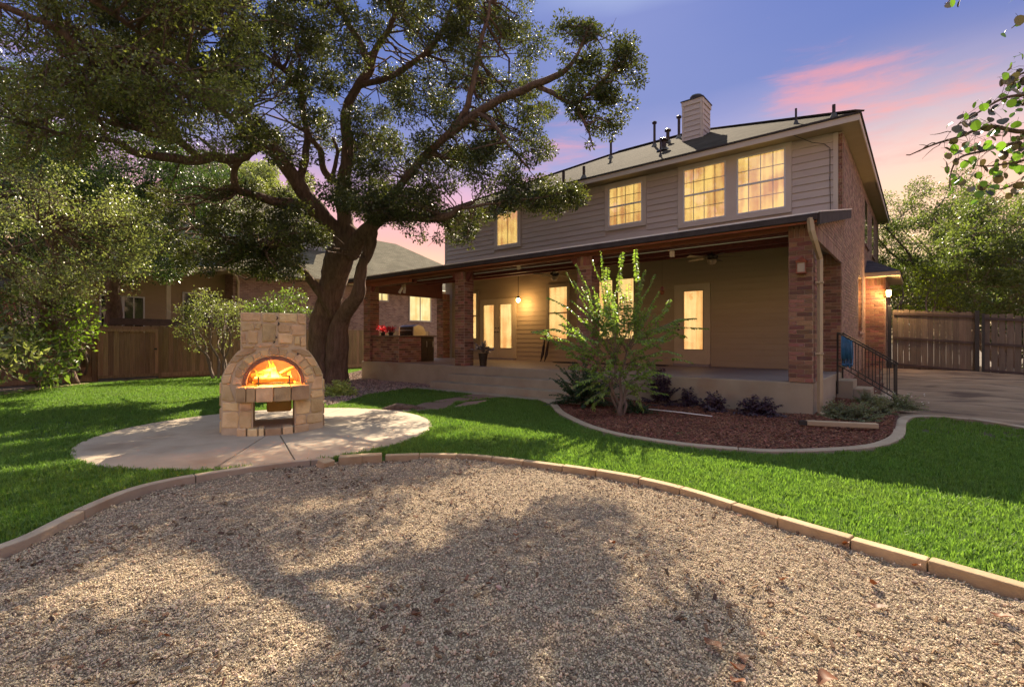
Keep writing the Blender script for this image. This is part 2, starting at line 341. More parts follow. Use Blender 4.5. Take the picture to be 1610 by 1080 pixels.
M['soil'] = mat('soil', (0.075, 0.055, 0.04), (0.13, 0.1, 0.07), 6, 0.95, 0.6, 40, world_co=True)
M['turf_soil'] = mat('turf_soil', (0.05, 0.10, 0.015), (0.085, 0.13, 0.025), 9, 0.95, 0.6, 60, world_co=True)
M['mulch'] = mat('mulch_ground', (0.085, 0.034, 0.02), (0.14, 0.058, 0.034), 14, 0.95, 0.9, 60, world_co=True, bdist=0.03)
M['dirt'] = mat('packed_dirt', (0.17, 0.115, 0.07), (0.32, 0.23, 0.15), 1.1, 0.95, 0.9, 5.0, stretch=(0.6, 2.0, 1), c3=(0.10, 0.065, 0.045), s3=1.6, f3=0.45, world_co=True, bdist=0.05)
M['gravel_bed'] = mat('gravel_bed', (0.18, 0.13, 0.085), (0.36, 0.27, 0.175), 55, 0.95, 1.0, 90, detail=3, c3=(0.20, 0.14, 0.09), s3=60, f3=0.40, world_co=True, bdist=0.02)
M['gravel'] = mat('gravel_stone', (0.40, 0.31, 0.205), (0.56, 0.455, 0.315), 30, 0.9, 0.2, 90, var=0.5, hue=0.02)
M['chip'] = mat('mulch_chip', (0.105, 0.04, 0.022), (0.22, 0.095, 0.055), 20, 0.9, 0.2, 60, var=0.5, hue=0.02)
M['bed_stone'] = mat('bed_rubble', (0.22, 0.15, 0.11), (0.36, 0.26, 0.2), 20, 0.9, 0.2, 60, var=0.5, hue=0.02)
M['brick'] = mat('red_brick', (0.19, 0.085, 0.053), (0.27, 0.14, 0.09), 9, 0.88, 0.5, 90, var=0.42, hue=0.025, c3=(0.20, 0.13, 0.11), s3=1.7, f3=0.40)
M['mortar'] = mat('mortar', (0.34, 0.25, 0.18), (0.42, 0.32, 0.24), 20, 0.95, 0.4, 80)
M['brick_b'] = mat('side_brick', (0.22, 0.13, 0.095), (0.30, 0.20, 0.15), 9, 0.9, 0.4, 90, var=0.28, hue=0.015)
M['siding'] = mat('grey_siding', (0.46, 0.39, 0.345), (0.50, 0.43, 0.385), 3, 0.75, 0.15, 50, var=0.05, stretch=(0.4, 1, 4))
M['tan_siding'] = mat('tan_siding', (0.35, 0.265, 0.155), (0.39, 0.30, 0.18), 2, 0.75, 0.12, 50, var=0.03, stretch=(0.4, 1, 4))
M['trim'] = mat('grey_trim', (0.50, 0.43, 0.37), (0.54, 0.47, 0.41), 3, 0.7, 0.1, 40)
M['cream'] = mat('cream_trim', (0.46, 0.37, 0.23), (0.52, 0.42, 0.27), 3, 0.65, 0.1, 40)
M['tan_trim'] = mat('tan_trim', (0.28, 0.22, 0.13), (0.32, 0.255, 0.155), 3, 0.65, 0.1, 40)
M['vinyl'] = mat('window_vinyl', (0.55, 0.56, 0.58), (0.6, 0.61, 0.63), 3, 0.4)
M['muntin'] = mat('muntin_white', (0.8, 0.72, 0.5), None, 3, 0.4)
M['shingle'] = shingle_mat('roof_shingles', (0.044, 0.036, 0.026), (0.068, 0.056, 0.042))
M['shingle_dk'] = shingle_mat('dark_shingles', (0.05, 0.05, 0.06), (0.09, 0.08, 0.09))
M['shingle_nb'] = shingle_mat('neighbour_shingles', (0.14, 0.125, 0.09), (0.18, 0.165, 0.12))
M['drip'] = mat('dark_fascia', (0.035, 0.028, 0.028), (0.06, 0.05, 0.05), 5, 0.85, spec=.2)
M['flash'] = mat('pale_flashing', (0.6, 0.58, 0.55), (0.7, 0.68, 0.64), 5, 0.45)
M['cedar'] = mat('stained_cedar', (0.22, 0.055, 0.022), (0.34, 0.10, 0.045), 5, 0.6, 0.3, 30, stretch=(0.35, 4, 4), var=0.15)
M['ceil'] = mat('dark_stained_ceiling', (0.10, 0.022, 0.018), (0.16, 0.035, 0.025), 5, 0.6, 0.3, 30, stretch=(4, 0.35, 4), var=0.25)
M['black'] = mat('black_metal', (0.012, 0.012, 0.014), (0.02, 0.02, 0.022), 8, 0.45)
M['dkbrown'] = mat('dark_bronze', (0.03, 0.02, 0.015), (0.05, 0.035, 0.025), 8, 0.4, metal=0.4)
M['steel'] = mat('brushed_steel', (0.5, 0.45, 0.36), (0.6, 0.54, 0.42), 8, 0.35, metal=0.9)
M['spout'] = mat('tan_downspout', (0.34, 0.26, 0.16), (0.40, 0.31, 0.20), 4, 0.5)
M['picket'] = mat('weathered_cedar', (0.20, 0.115, 0.065), (0.35, 0.215, 0.13), 4, 0.85, 0.5, 30, stretch=(6, 6, 0.4), var=0.28, hue=0.012)
M['picket_r'] = mat('weathered_cedar_grey', (0.115, 0.085, 0.06), (0.18, 0.14, 0.10), 4, 0.85, 0.5, 30, stretch=(6, 6, 0.4), var=0.2, hue=0.01)
M['rail_wood'] = mat('dark_rail_wood', (0.05, 0.035, 0.028), (0.09, 0.06, 0.05), 5, 0.8, 0.3, 30)
M['bark'] = mat('oak_bark', (0.12, 0.075, 0.052), (0.30, 0.20, 0.145), 4.5, 0.95, 1.0, 12, stretch=(3.0, 3.0, 0.45), detail=8, bdist=0.12)
M['bark_l'] = mat('pale_bark', (0.15, 0.11, 0.085), (0.24, 0.18, 0.14), 6, 0.95, 0.7, 30, stretch=(3, 3, 0.6), bdist=0.02)
M['glass'] = glass_mat('window_glass', (0.97, 0.97, 0.97), 0.12)
M['glass_dk'] = mat('dark_glass', (0.02, 0.025, 0.02), (0.04, 0.05, 0.035), 2, 0.05, spec=0.9)
M['lit_up'] = lit_window_mat('lit_room_upper', lin((255, 214, 120)), lin((200, 138, 78)), 0.40)
M['lit_dn'] = lit_window_mat('lit_room_lower', lin((255, 215, 135)), lin((232, 160, 88)), 0.46)
M['lit_nb'] = lit_window_mat('lit_room_neighbour', lin((255, 240, 170)), lin((235, 200, 120)), 0.34)
# ================================================================ helpers for brickwork
def unit_box_mesh(name, m, ch=0.06):
    """a slightly chamfered block of unit size, centred"""
    mb = MB(); h = 0.5; c = h - ch
    vs = []
    for z in (-h, h):
        vs += [(-c, -c, z), (c, -c, z), (c, c, z), (-c, c, z)]
    vs2 = []
    for z in (-c, c):
        vs2 += [(-h, -c, z), (-c, -h, z), (c, -h, z), (h, -c, z), (h, c, z), (c, h, z), (-c, h, z), (-h, c, z)]
    mb.v = vs + vs2
    f = [(3, 2, 1, 0), (4, 5, 6, 7)]
    lo, hi = 8, 16
    for k in range(8):
        f.append((lo + k, lo + (k + 1) % 8, hi + (k + 1) % 8, hi + k))
    # top/bottom chamfers
    for (q, ring, flip) in (((0, 1, 2, 3), lo, True), ((4, 5, 6, 7), hi, False)):
        pairs = [(1, 2, q[0], q[1]), (3, 4, q[1], q[2]), (5, 6, q[2], q[3]), (7, 0, q[3], q[0])]
        for a, b, c0, c1 in pairs:
            f.append((ring + a, ring + b, c1, c0) if not flip else (c0, c1, ring + b, ring + a))
        tri = [(0, 1, q[0]), (2, 3, q[1]), (4, 5, q[2]), (6, 7, q[3])]
        for a, b, c0 in tri:
            f.append((ring + a, ring + b, c0) if not flip else (c0, ring + b, ring + a))
    mb.f = f; mb.r = [0.0] * len(f); mb.m = [0] * len(f)
    return mb.mesh(name, m)
BRICK_ME = unit_box_mesh('brick', M['brick'], 0.04)
def block_verts(c, u, w, d, lu, lw, ld):
    """box centred at c; u,w,d unit axes"""
    c = Vector(c); u = Vector(u) * lu / 2; w = Vector(w) * lw / 2; d = Vector(d) * ld / 2
    return [c - u - w - d, c + u - w - d, c + u + w - d, c - u + w - d, c - u - w + d, c + u - w + d, c + u + w + d, c - u + w + d]
def brick_wall(p0, u, nrm, width, height, parent=None, singles=False, mb=None, ztop=None, zbot=None, L=0.235, H=0.075, proud=0.012, holes=(), soldier=None, jit=0.002):
    """running bond on the plane through p0 spanned by u (horizontal) and z; nrm outward"""
    u = Vector(u).normalized(); nrm = Vector(nrm).normalized(); up = Vector((0, 0, 1)); p0 = Vector(p0)
    rows = int(height / H); depth = 0.05
    for i in range(rows + 1):
        z = i * H
        if z + H * 0.6 > height: break
        off = (L / 2) if i % 2 else 0.0
        x = -off
        sold = soldier and soldier[0] <= z < soldier[1]
        if sold and z - soldier[0] > 1e-6 and i != int(math.ceil(soldier[0] / H - 1e-6)): continue
        if sold: x = 0.0
        l = L if not sold else 0.078
        hh = H if not sold else (soldier[1] - soldier[0])
        while x < width - 0.02:
            a, b = max(x, 0.0), min(x + l, width); x += l
            if b - a < 0.03: continue
            xm = (a + b) / 2; zm = z + hh / 2
            if ztop is not None and z + H * 0.8 > ztop(xm): continue
            if zbot is not None and z < zbot(xm): continue
            if any(hx0 < xm < hx1 and hz0 < zm < hz1 for hx0, hx1, hz0, hz1 in holes): continue
            pr = proud + random.uniform(-jit, jit)
            c = p0 + u * xm + up * (z + hh / 2) + nrm * (pr - depth / 2)
            if singles:
                m4 = Matrix((( u.x, nrm.x, 0, c.x), (u.y, nrm.y, 0, c.y), (0, 0, 1, c.z), (0, 0, 0, 1)))
                m4 = m4 @ Matrix.Diagonal((b - a - 0.010, depth, hh - 0.010, 1))
                put('brick', BRICK_ME, parent, m4)
            else:
                vs = block_verts(c, u, up, nrm, b - a - 0.010, hh - 0.010, depth)
                # keep only the faces that can show
                mb.add(vs, [(4, 5, 6, 7), (0, 1, 5, 4), (1, 2, 6, 5), (2, 3, 7, 6), (3, 0, 4, 7)], random.random())
    return mb

SX = -1.41; FY = 9.62; BY = 13.70; LX = -15.0; SLAB = 0.62; EAVE = 6.21
house = thing('brick_house', 'large two-storey house with grey siding above a deep covered brick porch', 'house', (-8.2, 13.7, 0))

# ---------------- porch slab and steps
mb = MB(); mb.box(LX + 0.25, FY, -0.3, SX, BY + 0.02, SLAB - 0.01); mb.build('porch_slab', M['slab'], house, bevel=0.012)
mb = MB(); mb.box(LX + 0.28, FY + 0.03, SLAB - 0.012, SX - 0.03, BY, SLAB); mb.build('porch_floor', M['floor'], house)
for k, (y0, zt) in enumerate(((9.27, 0.41), (8.93, 0.205))):
    mb = MB(); mb.box(-10.05 - 0.35 * k, y0, -0.2, -5.6, FY - 0.003 if k == 0 else 9.268, zt); mb.build('step', M['slab'], house, bevel=0.012)
mb = MB(); mb.box(-10.8, 8.62, -0.1, -5.3, 8.928, 0.03); mb.build('step_apron', M['slab'], house, bevel=0.01)
# side steps to the right, behind the handrail
for k in range(3):
    mb = MB(); mb.box(SX + 0.003 + 0.30 * k, 12.5, -0.1, SX + 0.30 * (k + 1), 13.33, SLAB - 0.16 * (k + 1) + 0.02); mb.build('step', M['slab'], house, bevel=0.01)

# ---------------- columns
CW = 0.36
def column(x0, y0, z0, z1, singles, faces=('f', 'r')):
    t = put('brick_column', MB().box(x0, y0, z0, x0 + CW, y0 + CW, z1).mesh('column_core', M['mortar'], inv=MW[house.name].inverted()), house)
    sol = (z1 - z0 - 0.22, z1 - z0)
    args = dict(soldier=sol)
    mbs = MB()
    brick_wall((x0, y0, z0), (1, 0, 0), (0, -1, 0), CW, z1 - z0, t, singles, mbs, **args)
    brick_wall((x0 + CW, y0, z0), (0, 1, 0), (1, 0, 0), CW, z1 - z0, t, False if not singles == 'both' else True, mbs, **args)
    brick_wall((x0, y0 + CW, z0), (0, -1, 0), (-1, 0, 0), CW, z1 - z0, t, False, mbs, **args)
    o = mbs.build('brickwork', M['brick'], t); tag(o, kind='stuff')
    return t
column(SX - CW, FY, SLAB, 3.25, True)
column(-6.07, FY, SLAB, 3.22, False)
column(-10.12, FY, SLAB, 3.22, False)
column(-14.62, FY, SLAB, 3.12, False)
column(-14.95, 13.2, SLAB, 3.12, False)

# ---------------- side wall of the house (receding brick), lintel, pillar return
side = put('side_wall', MB().box(-1.62, BY, -0.1, SX, 25.6, EAVE - 0.03).mesh('side_wall', M['mortar'], inv=MW[house.name].inverted()), house)
wins = [(17.1 - BY, 18.35 - BY, 1.6, 3.2), (19.2 - BY, 20.35 - BY, 4.42, 5.85), (22.0 - BY, 23.15 - BY, 4.42, 5.85)]
mbs = MB(); brick_wall((SX, BY, 0.0), (0, 1, 0), (1, 0, 0), 25.6 - BY, EAVE - 0.05, side, False, mbs, L=0.24, H=0.075, holes=wins)
tag(mbs.build('brickwork', M['brick_b'], side), kind='stuff')
for (a, b, z0, z1) in wins:
    w = put('side_window', MB().box(SX + 0.001, BY + a, z0, SX + 0.004, BY + b, z1).mesh('side_window', M['glass_dk'], inv=MW[house.name].inverted()), house)
    m_ = MB(); m_.box(SX + 0.004, BY + a, z0, SX + 0.010, BY + a + 0.05, z1); m_.build('frame_side', M['cream'], w); m_ = MB(); m_.box(SX + 0.004, BY + b - 0.05, z0, SX + 0.010, BY + b, z1); m_.build('frame_side', M['cream'], w)
    m_ = MB(); m_.box(SX, BY + a - 0.05, z0 - 0.09, SX + 0.06, BY + b + 0.05, z0 - 0.01); m_.build('sill', M['brick_b'], w)
# pillar return facing the yard beside the side steps
pil = put('brick_pillar', MB().box(-1.84, 13.36, SLAB, SX, BY - 0.002, 3.32).mesh('pillar_core', M['mortar'], inv=MW[house.name].inverted()), house)
brick_wall((-1.84, 13.36, SLAB), (1, 0, 0), (0, -1, 0), 0.43, 2.70, pil, True, soldier=(2.475, 2.70))
mbs = MB(); brick_wall((SX, 13.36, SLAB), (0, 1, 0), (1, 0, 0), 0.34, 2.70, pil, False, mbs); tag(mbs.build('brickwork', M['brick_b'], pil), kind='stuff')
# lintel wall over the side opening, follows the porch roof slope
def rake(y): return 3.42 + (y - 9.3) * 0.211
def rakelo(y): return rake(y) - 0.17
lin_o = MB()
lin_o.hexa([(SX - 0.22, FY + CW, 3.09), (SX, FY + CW, 3.09), (SX, BY - 0.002, 3.325), (SX - 0.22, BY - 0.002, 3.325),
            (SX - 0.22, FY + CW, rakelo(FY + CW)), (SX, FY + CW, rakelo(FY + CW)), (SX, BY - 0.002, rakelo(BY)), (SX - 0.22, BY - 0.002, rakelo(BY))])
lw = lin_o.build('lintel', M['mortar'], house)
mbs = MB()
nS = int((BY - FY - CW) / 0.078)
for k in range(nS):
    y = FY + CW + (k + 0.5) * 0.078
    if y > BY: break
    zb = 3.09 + (0.235 if y > 13.36 else 0.0)
    c = (SX - 0.012, y, zb + 0.115); mbs.add(block_verts(c, (0, 1, 0), (0, 0, 1), (1, 0, 0), 0.068, 0.225, 0.05), [(4, 5, 6, 7), (0, 1, 5, 4), (1, 2, 6, 5), (2, 3, 7, 6), (3, 0, 4, 7)], random.random())
brick_wall((SX, FY + CW, 3.325), (0, 1, 0), (1, 0, 0), BY - FY - CW, 0.95, lw, False, mbs, ztop=lambda s: rakelo(FY + CW + s) - 3.325)
tag(mbs.build('brickwork', M['brick_b'], lw), kind='stuff')
mbs = MB(); brick_wall((SX, BY, 3.325), (0, 1, 0), (1, 0, 0), 0.01, 0.01, lw, False, mbs)

# ---------------- bay on the side
bay = put('side_bay', MB().box(SX, 19.5, -0.1, -0.89, 22.2, 3.33).mesh('side_bay', M['mortar'], inv=MW[house.name].inverted()), house)
brick_wall((SX + 0.003, 19.5, 0.3), (1, 0, 0), (0, -1, 0), 0.51, 3.0, bay, True, soldier=(2.775, 3.0))
mbs = MB(); brick_wall((-0.89, 19.5, 0.3), (0, 1, 0), (1, 0, 0), 2.7, 3.0, bay, False, mbs); tag(mbs.build('brickwork', M['brick_b'], bay), kind='stuff')
m_ = MB(); m_.hexa([(SX, 19.1, 3.46), (-0.5, 19.1, 3.46), (-0.5, 22.6, 3.46), (SX, 22.6, 3.46), (SX, 19.95, 3.95), (-1.3, 19.95, 3.95), (-1.3, 21.7, 3.95), (SX, 21.7, 3.95)])
m_.build('bay_roof', M['shingle_dk'], bay)
m_ = MB(); m_.box(SX, 19.12, 3.33, -0.52, 22.58, 3.457); m_.build('bay_fascia', M['cream'], bay)

# ---------------- upper wall: siding boards on the facade, split at the windows
GZ0, GZ1 = 3.7, EAVE
up_core = MB().box(LX, BY, SLAB - 0.5, -1.62, 25.6, EAVE - 0.03).build('house_walls', M['siding'], house)
upper_wins = []   # (x0,x1,z0,z1,cols,kind)
def uw(u0, u1, vtop, vbot, uref):
    x0 = onY(u0, 400, BY)[0]; x1 = onY(u1, 400, BY)[0]; zt = onY(uref, vtop, BY)[1]; zb = onY(uref, vbot, BY)[1]; return x0, x1, zb, zt
W4 = uw(1159, 1235.8, 232.5, 327, 1235.8)
W3 = uw(1075, 1142, 256, 341, 1142); W3 = (W3[0], W3[1], W4[2], W4[3])
W2 = uw(957.8, 1011, 285.5, 349, 1011)
W1 = uw(782, 816, 330, 383, 816)
TRIMS = [(W3[0] - 0.15, W4[1] + 0.13, W4[2] - 0.13, W4[3] + 0.14), (W2[0] - 0.12, W2[1] + 0.12, W2[2] - 0.12, W2[3] + 0.12), (W1[0] - 0.12, W1[1] + 0.12, W1[2] - 0.12, W1[3] + 0.12)]
def siding(y, x0, x1, z0, z1, expo, holes, m, parent, name='siding_board', tilt=0.026):
    z = z0
    i = 0
    while z < z1 - 0.02:
        zt = min(z + expo, z1)
        cuts = [(hx0, hx1) for hx0, hx1, hz0, hz1 in holes if hz0 < zt - 0.02 and hz1 > z + 0.02]
        cuts.sort(); segs = []; a = x0
        for c0, c1 in cuts:
            if c0 > a: segs.append((a, c0))
            a = max(a, c1)
        if a < x1: segs.append((a, x1))
        for (a, b) in segs:
            if b - a < 0.02: continue
            z_ = z + 0.005
            m_ = MB(); m_.add([(a, y - tilt, z_), (b, y - tilt, z_), (b, y - 0.004, zt), (a, y - 0.004, zt), (a, y + 0.0, z_), (b, y + 0.0, z_), (b, y + 0.001, zt), (a, y + 0.001, zt)],
                   [(0, 1, 2, 3), (0, 4, 5, 1), (1, 5, 6, 2), (0, 3, 7, 4), (3, 2, 6, 7)], random.random())
            m_.build(name, m, parent)
        z = zt; i += 1
facade = MB().box(LX + 0.002, BY - 0.002, 3.6, -1.62, BY + 0.01, EAVE).build('siding_wall', M['siding'], house)
siding(BY - 0.002, LX + 0.1, -1.60, GZ0, GZ1 - 0.02, 0.176, TRIMS, M['siding'], facade)
m_ = MB(); m_.box(-1.60, BY - 0.03, 3.7, -1.505, BY, EAVE - 0.02); m_.build('corner_board', M['trim'], facade)
m_ = MB(); m_.box(LX, BY - 0.03, 3.7, LX + 0.1, BY, EAVE - 0.02); m_.build('corner_board', M['trim'], facade)
m_ = MB(); m_.box(-1.505, BY - 0.003, 3.7, SX, BY + 0.002, EAVE - 0.02); qm = m_.build('brick_return', M['mortar'], facade)
brick_wall((-1.50, BY - 0.003, 3.9), (1, 0, 0), (0, -1, 0), 0.085, 2.28, qm, True, L=0.085)

def window(name, x0, x1, z0, z1, y, lit, parent, cols=4, rows=2, trim=0.12, sash=True, tm=None, only_top=False, trim_box=True, frame_m=None, muntins=True):
    tm = tm or M['trim']; fm = frame_m or M['vinyl']
    w = MB(); w.box(x0, y + 0.02, z0, x1, y + 0.024, z1); w = w.build(name, lit, parent)
    if trim_box:
        t = MB(); t.box(x0 - trim, y - 0.035, z1, x1 + trim, y - 0.004, z1 + trim); t.build('trim', tm, w)
        t = MB(); t.box(x0 - trim, y - 0.035, z0 - trim, x1 + trim, y - 0.004, z0); t.build('trim', tm, w)
        t = MB(); t.box(x0 - trim, y - 0.033, z0, x0, y - 0.004, z1); t.build('trim', tm, w)
        t = MB(); t.box(x1, y - 0.033, z0, x1 + trim, y - 0.004, z1); t.build('trim', tm, w)
    f = MB(); b = 0.035
    f.box(x0, y - 0.028, z0, x0 + b, y + 0.018, z1); f.box(x1 - b, y - 0.028, z0, x1, y + 0.018, z1)
    f.box(x0 + b, y - 0.028, z0, x1 - b, y + 0.018, z0 + b); f.box(x0 + b, y - 0.028, z1 - b, x1 - b, y + 0.018, z1)
    if sash: zm = z0 + (z1 - z0) * 0.5; f.box(x0 + b, y - 0.022, zm - 0.025, x1 - b, y + 0.014, zm + 0.022)
    f.build('frame', fm, w)
    p = MB(); p.box(x0 + b, y - 0.006, z0 + b, x1 - b, y - 0.003, z1 - b); p.build('pane', M['glass'], w)
    if muntins:
        mu = MB(); zm = z0 + (z1 - z0) * 0.5
        for k in range(1, cols):
            xx = x0 + (x1 - x0) * k / cols; mu.box(xx - 0.011, y + 0.001, z0 + b, xx + 0.011, y + 0.012, z1 - b)
        zs = []
        for half in ((z0 + b, zm), (zm, z1 - b)):
            for k in range(1, rows): zs.append(half[0] + (half[1] - half[0]) * k / rows)
        for zz in zs: mu.box(x0 + b, y + 0.002, zz - 0.011, x1 - b, y + 0.011, zz + 0.011)
        mu.build('muntin', M['muntin'], w)
    return w
yw = BY - 0.03
# pair of wide windows share one casing
window('window', *W4[:2], W4[2], W4[3], yw, M['lit_up'], house, 4, 2, trim_box=False)
window('window', *W3[:2], W3[2], W3[3], yw, M['lit_up'], house, 4, 2, trim_box=False)
tx0, tx1, tz0, tz1 = TRIMS[0]
t = MB(); t.box(tx0, BY - 0.055, W4[3], tx1, BY - 0.03, tz1); t.box(tx0, BY - 0.055, tz0, tx1, BY - 0.03, W4[2]); t.box(tx0, BY - 0.053, W4[2], W3[0], BY - 0.03, W4[3]); t.box(W3[1], BY - 0.053, W4[2], W4[0], BY - 0.03, W4[3]); t.box(W4[1], BY - 0.053, W4[2], tx1, BY - 0.03, W4[3])
t.build('window_casing', M['trim'], house)
window('window', *W2[:2], W2[2], W2[3], yw, M['lit_up'], house, 4, 2)
window('window', *W1[:2], W1[2], W1[3], yw, M['lit_up'], house, 2, 1, sash=False, muntins=True)

# ---------------- main roof (hip)
PX1, PX0, EY0, EY1 = -1.05, LX - 0.35, 13.2, 25.9
EZ = 6.38; RZ = 9.08; RY = 18.4
rl, rr = -9.6, -6.3
ry2 = RY + 2.4
m_ = MB()
m_.add([(PX0, EY0, EZ), (PX1, EY0, EZ), (rr, RY, RZ), (rl, RY, RZ), (PX1, EY1, EZ), (rr, ry2, RZ), (rl, ry2, RZ), (PX0, EY1, EZ)],
       [(0, 1, 2, 3), (1, 4, 5, 2), (4, 7, 6, 5), (7, 0, 3, 6), (3, 2, 5, 6)])
# solid thickness at the eaves
roof = m_.build('roof', M['shingle'], house)
m_ = MB(); m_.box(PX0 - 0.03, EY0 - 0.03, EZ - 0.05, PX1 + 0.03, EY1 + 0.03, EZ - 0.006); m_.build('drip_edge', M['drip'], roof)
m_ = MB(); m_.box(PX0, EY0, EZ - 0.19, PX1, EY0 + 0.025, EZ - 0.053); m_.box(PX1 - 0.025, EY0 + 0.027, EZ - 0.19, PX1, EY1, EZ - 0.053); m_.box(PX0, EY0 + 0.027, EZ - 0.19, PX0 + 0.025, EY1, EZ - 0.053)
m_.build('fascia', M['trim'], roof)
m_ = MB(); m_.box(PX0 + 0.027, EY0 + 0.027, EZ - 0.17, PX1 - 0.027, BY + 0.1, EZ - 0.16); m_.box(-1.7, BY + 0.1, EZ - 0.17, PX1 - 0.027, EY1, EZ - 0.16); m_.build('soffit', M['tan_trim'], roof)
slope = (RZ - EZ) / (RY - EY0)
def roof_pt(u, v):
    r = ray(u, v); # CAM_H + r2*d = EZ + slope*(r1*d - EY0)
    d = (EZ - slope * EY0 - CAM_H) / (r[2] - slope * r[1]); return Vector((r[0] * d, r[1] * d, CAM_H + r[2] * d)), d
def ridge_cap(a, b, n, parent):
    m_ = MB(); a = Vector(a); b = Vector(b)
    m_.bar(a + Vector((0, 0, 0.01)), b + Vector((0, 0, 0.01)), 0.22, 0.035); return m_.build('ridge_cap', M['shingle'], parent)
ridge_cap((PX1, EY0, EZ), (rr, RY, RZ), 0, roof); ridge_cap((rl, RY, RZ), (rr, RY, RZ), 0, roof); ridge_cap((PX0, EY0, EZ), (rl, RY, RZ), 0, roof)
# chimney with siding and a round cap
cx0, cx1, cy0, cy1, cz1 = -6.13, -5.48, 16.2, 17.0, 9.23
ch = MB().box(cx0, cy0, 7.5, cx1, cy1, cz1 - 0.02).build('chimney', M['siding'], roof)
cc = MB()
z = 7.7
while z < cz1 - 0.2:
    zt = z + 0.17
    cc.add([(cx0 + .05, cy0 - 0.02, z), (cx1 - .05, cy0 - 0.02, z), (cx1 - .05, cy0 - 0.003, zt), (cx0 + .05, cy0 - 0.003, zt), (cx0 + .05, cy0, z), (cx1 - .05, cy0, z)], [(0, 1, 2, 3), (0, 4, 5, 1)], random.random())
    cc.add([(cx1 + 0.02, cy0 + .05, z), (cx1 + 0.02, cy1 - .05, z), (cx1 + 0.003, cy1 - .05, zt), (cx1 + 0.003, cy0 + .05, zt), (cx1, cy0 + .05, z), (cx1, cy1 - .05, z)], [(0, 1, 2, 3), (0, 4, 5, 1)], random.random())
    z = zt
tag(cc.build('chimney_boards', M['siding'], roof), kind='stuff')
m_ = MB()
for x, y in ((cx0 + 0.025, cy0 - 0.004), (cx1 - 0.025, cy0 - 0.004)): m_.box(x - 0.03, y - 0.022, 7.6, x + 0.03, y, cz1 - 0.15)
m_.box(cx1 + 0.004, cy0, 7.6, cx1 + 0.026, cy0 + 0.06, cz1 - 0.15); m_.box(cx0 - 0.02, cy0 - 0.028, cz1 - 0.15, cx1 + 0.03, cy1 + 0.02, cz1); m_.build('chimney_trim', M['trim'], roof)
m_ = MB(); m_.box(cx0 - 0.05, cy0 - 0.05, cz1, cx1 + 0.05, cy1 + 0.05, cz1 + 0.03); m_.lathe(((cx0 + cx1) / 2 , (cy0 + cy1) / 2 , cz1 + 0.03), [(0.14, 0), (0.14, 0.08), (0.2, 0.09), (0.21, 0.2), (0.19, 0.24), (0.05, 0.28)], 18); m_.build('chimney_cap', M['black'], roof)
# vent pipes
for (u, vb, vt, r_, cap) in ((1029, 230, 193, 0.045, 1), (1038.4, 246, 217, 0.022, 0), (1043.6, 236, 220, 0.08, 1), (1050, 224, 205, 0.06, 1), (1067.5, 217, 184, 0.05, 1), (960.5, 249, 222, 0.045, 1), (918, 280, 262, 0.045, 0), (886, 293, 270, 0.045, 0), (1251.5, 195, 171, 0.025, 0), (1311, 184, 165, 0.035, 0)):
    p, d = roof_pt(u, vb); h = (vb - vt) / FPX * d
    m_ = MB(); m_.tube([p - Vector((0, 0, 0.08)), p + Vector((0, 0, h))], r_, 10)
    m_.lathe(p - Vector((0, 0, 0.06)), [(r_ * 3.0, 0.0), (r_ * 1.3, 0.14)], 10)
    if cap: m_.lathe(p + Vector((0, 0, h - 0.05)), [(r_ * 1.0, 0), (r_ * 1.9, 0.01), (r_ * 1.9, 0.06), (r_ * 1.2, 0.09)], 10)
    m_.build('vent_pipe', M['dkbrown'], roof, smooth=False)

# ---------------- porch roof, beams, ceiling
GX0, GX1 = -15.25, -1.3
pr = MB(); y0 = 9.3
pr.hexa([(GX0, y0, rake(y0) - 0.04), (GX1, y0, rake(y0) - 0.04), (GX1, BY, rake(BY) - 0.04), (GX0, BY, rake(BY) - 0.04), (GX0, y0, rake(y0)), (GX1, y0, rake(y0)), (GX1, BY, rake(BY)), (GX0, BY, rake(BY))])
proof = pr.build('porch_roof', M['shingle'], house)
m_ = MB(); m_.box(GX0, y0 - 0.035, 3.405, GX1 + 0.01, y0 - 0.003, 3.43); m_.build('flashing', M['flash'], proof)
m_ = MB(); m_.add([(GX1 + 0.003, y0, rake(y0)), (GX1 + 0.04, y0, rake(y0)), (GX1 + 0.04, BY + 0.25, rake(BY + 0.25)), (GX1 + 0.003, BY + 0.25, rake(BY + 0.25)),
     (GX1 + 0.003, y0, rake(y0) + 0.02), (GX1 + 0.04, y0, rake(y0) + 0.02), (GX1 + 0.04, BY + 0.25, rake(BY + 0.25) + 0.02), (GX1 + 0.003, BY + 0.25, rake(BY + 0.25) + 0.02)], [(0, 3, 2, 1), (4, 5, 6, 7), (0, 1, 5, 4), (1, 2, 6, 5), (2, 3, 7, 6), (3, 0, 4, 7)]); m_.build('flashing', M['flash'], proof)
m_ = MB(); m_.box(GX0, y0 - 0.06, 3.29, GX1, y0, 3.402); m_.build('gutter', M['drip'], proof, bevel=0.01)
m_ = MB(); m_.hexa([(GX1 - 0.01, y0, rake(y0) - 0.2), (GX1 + 0.03, y0, rake(y0) - 0.2), (GX1 + 0.03, BY + 0.25, rake(BY + 0.25) - 0.2), (GX1 - 0.01, BY + 0.25, rake(BY + 0.25) - 0.2),
     (GX1 - 0.01, y0, rake(y0) - 0.003), (GX1 + 0.03, y0, rake(y0) - 0.003), (GX1 + 0.03, BY + 0.25, rake(BY + 0.25) - 0.003), (GX1 - 0.01, BY + 0.25, rake(BY + 0.25) - 0.003)]); m_.build('rake_board', M['drip'], proof)
m_ = MB(); m_.box(GX0, y0 + 0.002, 3.26, GX1, y0 + 0.05, 3.385); m_.build('fascia', M['cedar'], proof)
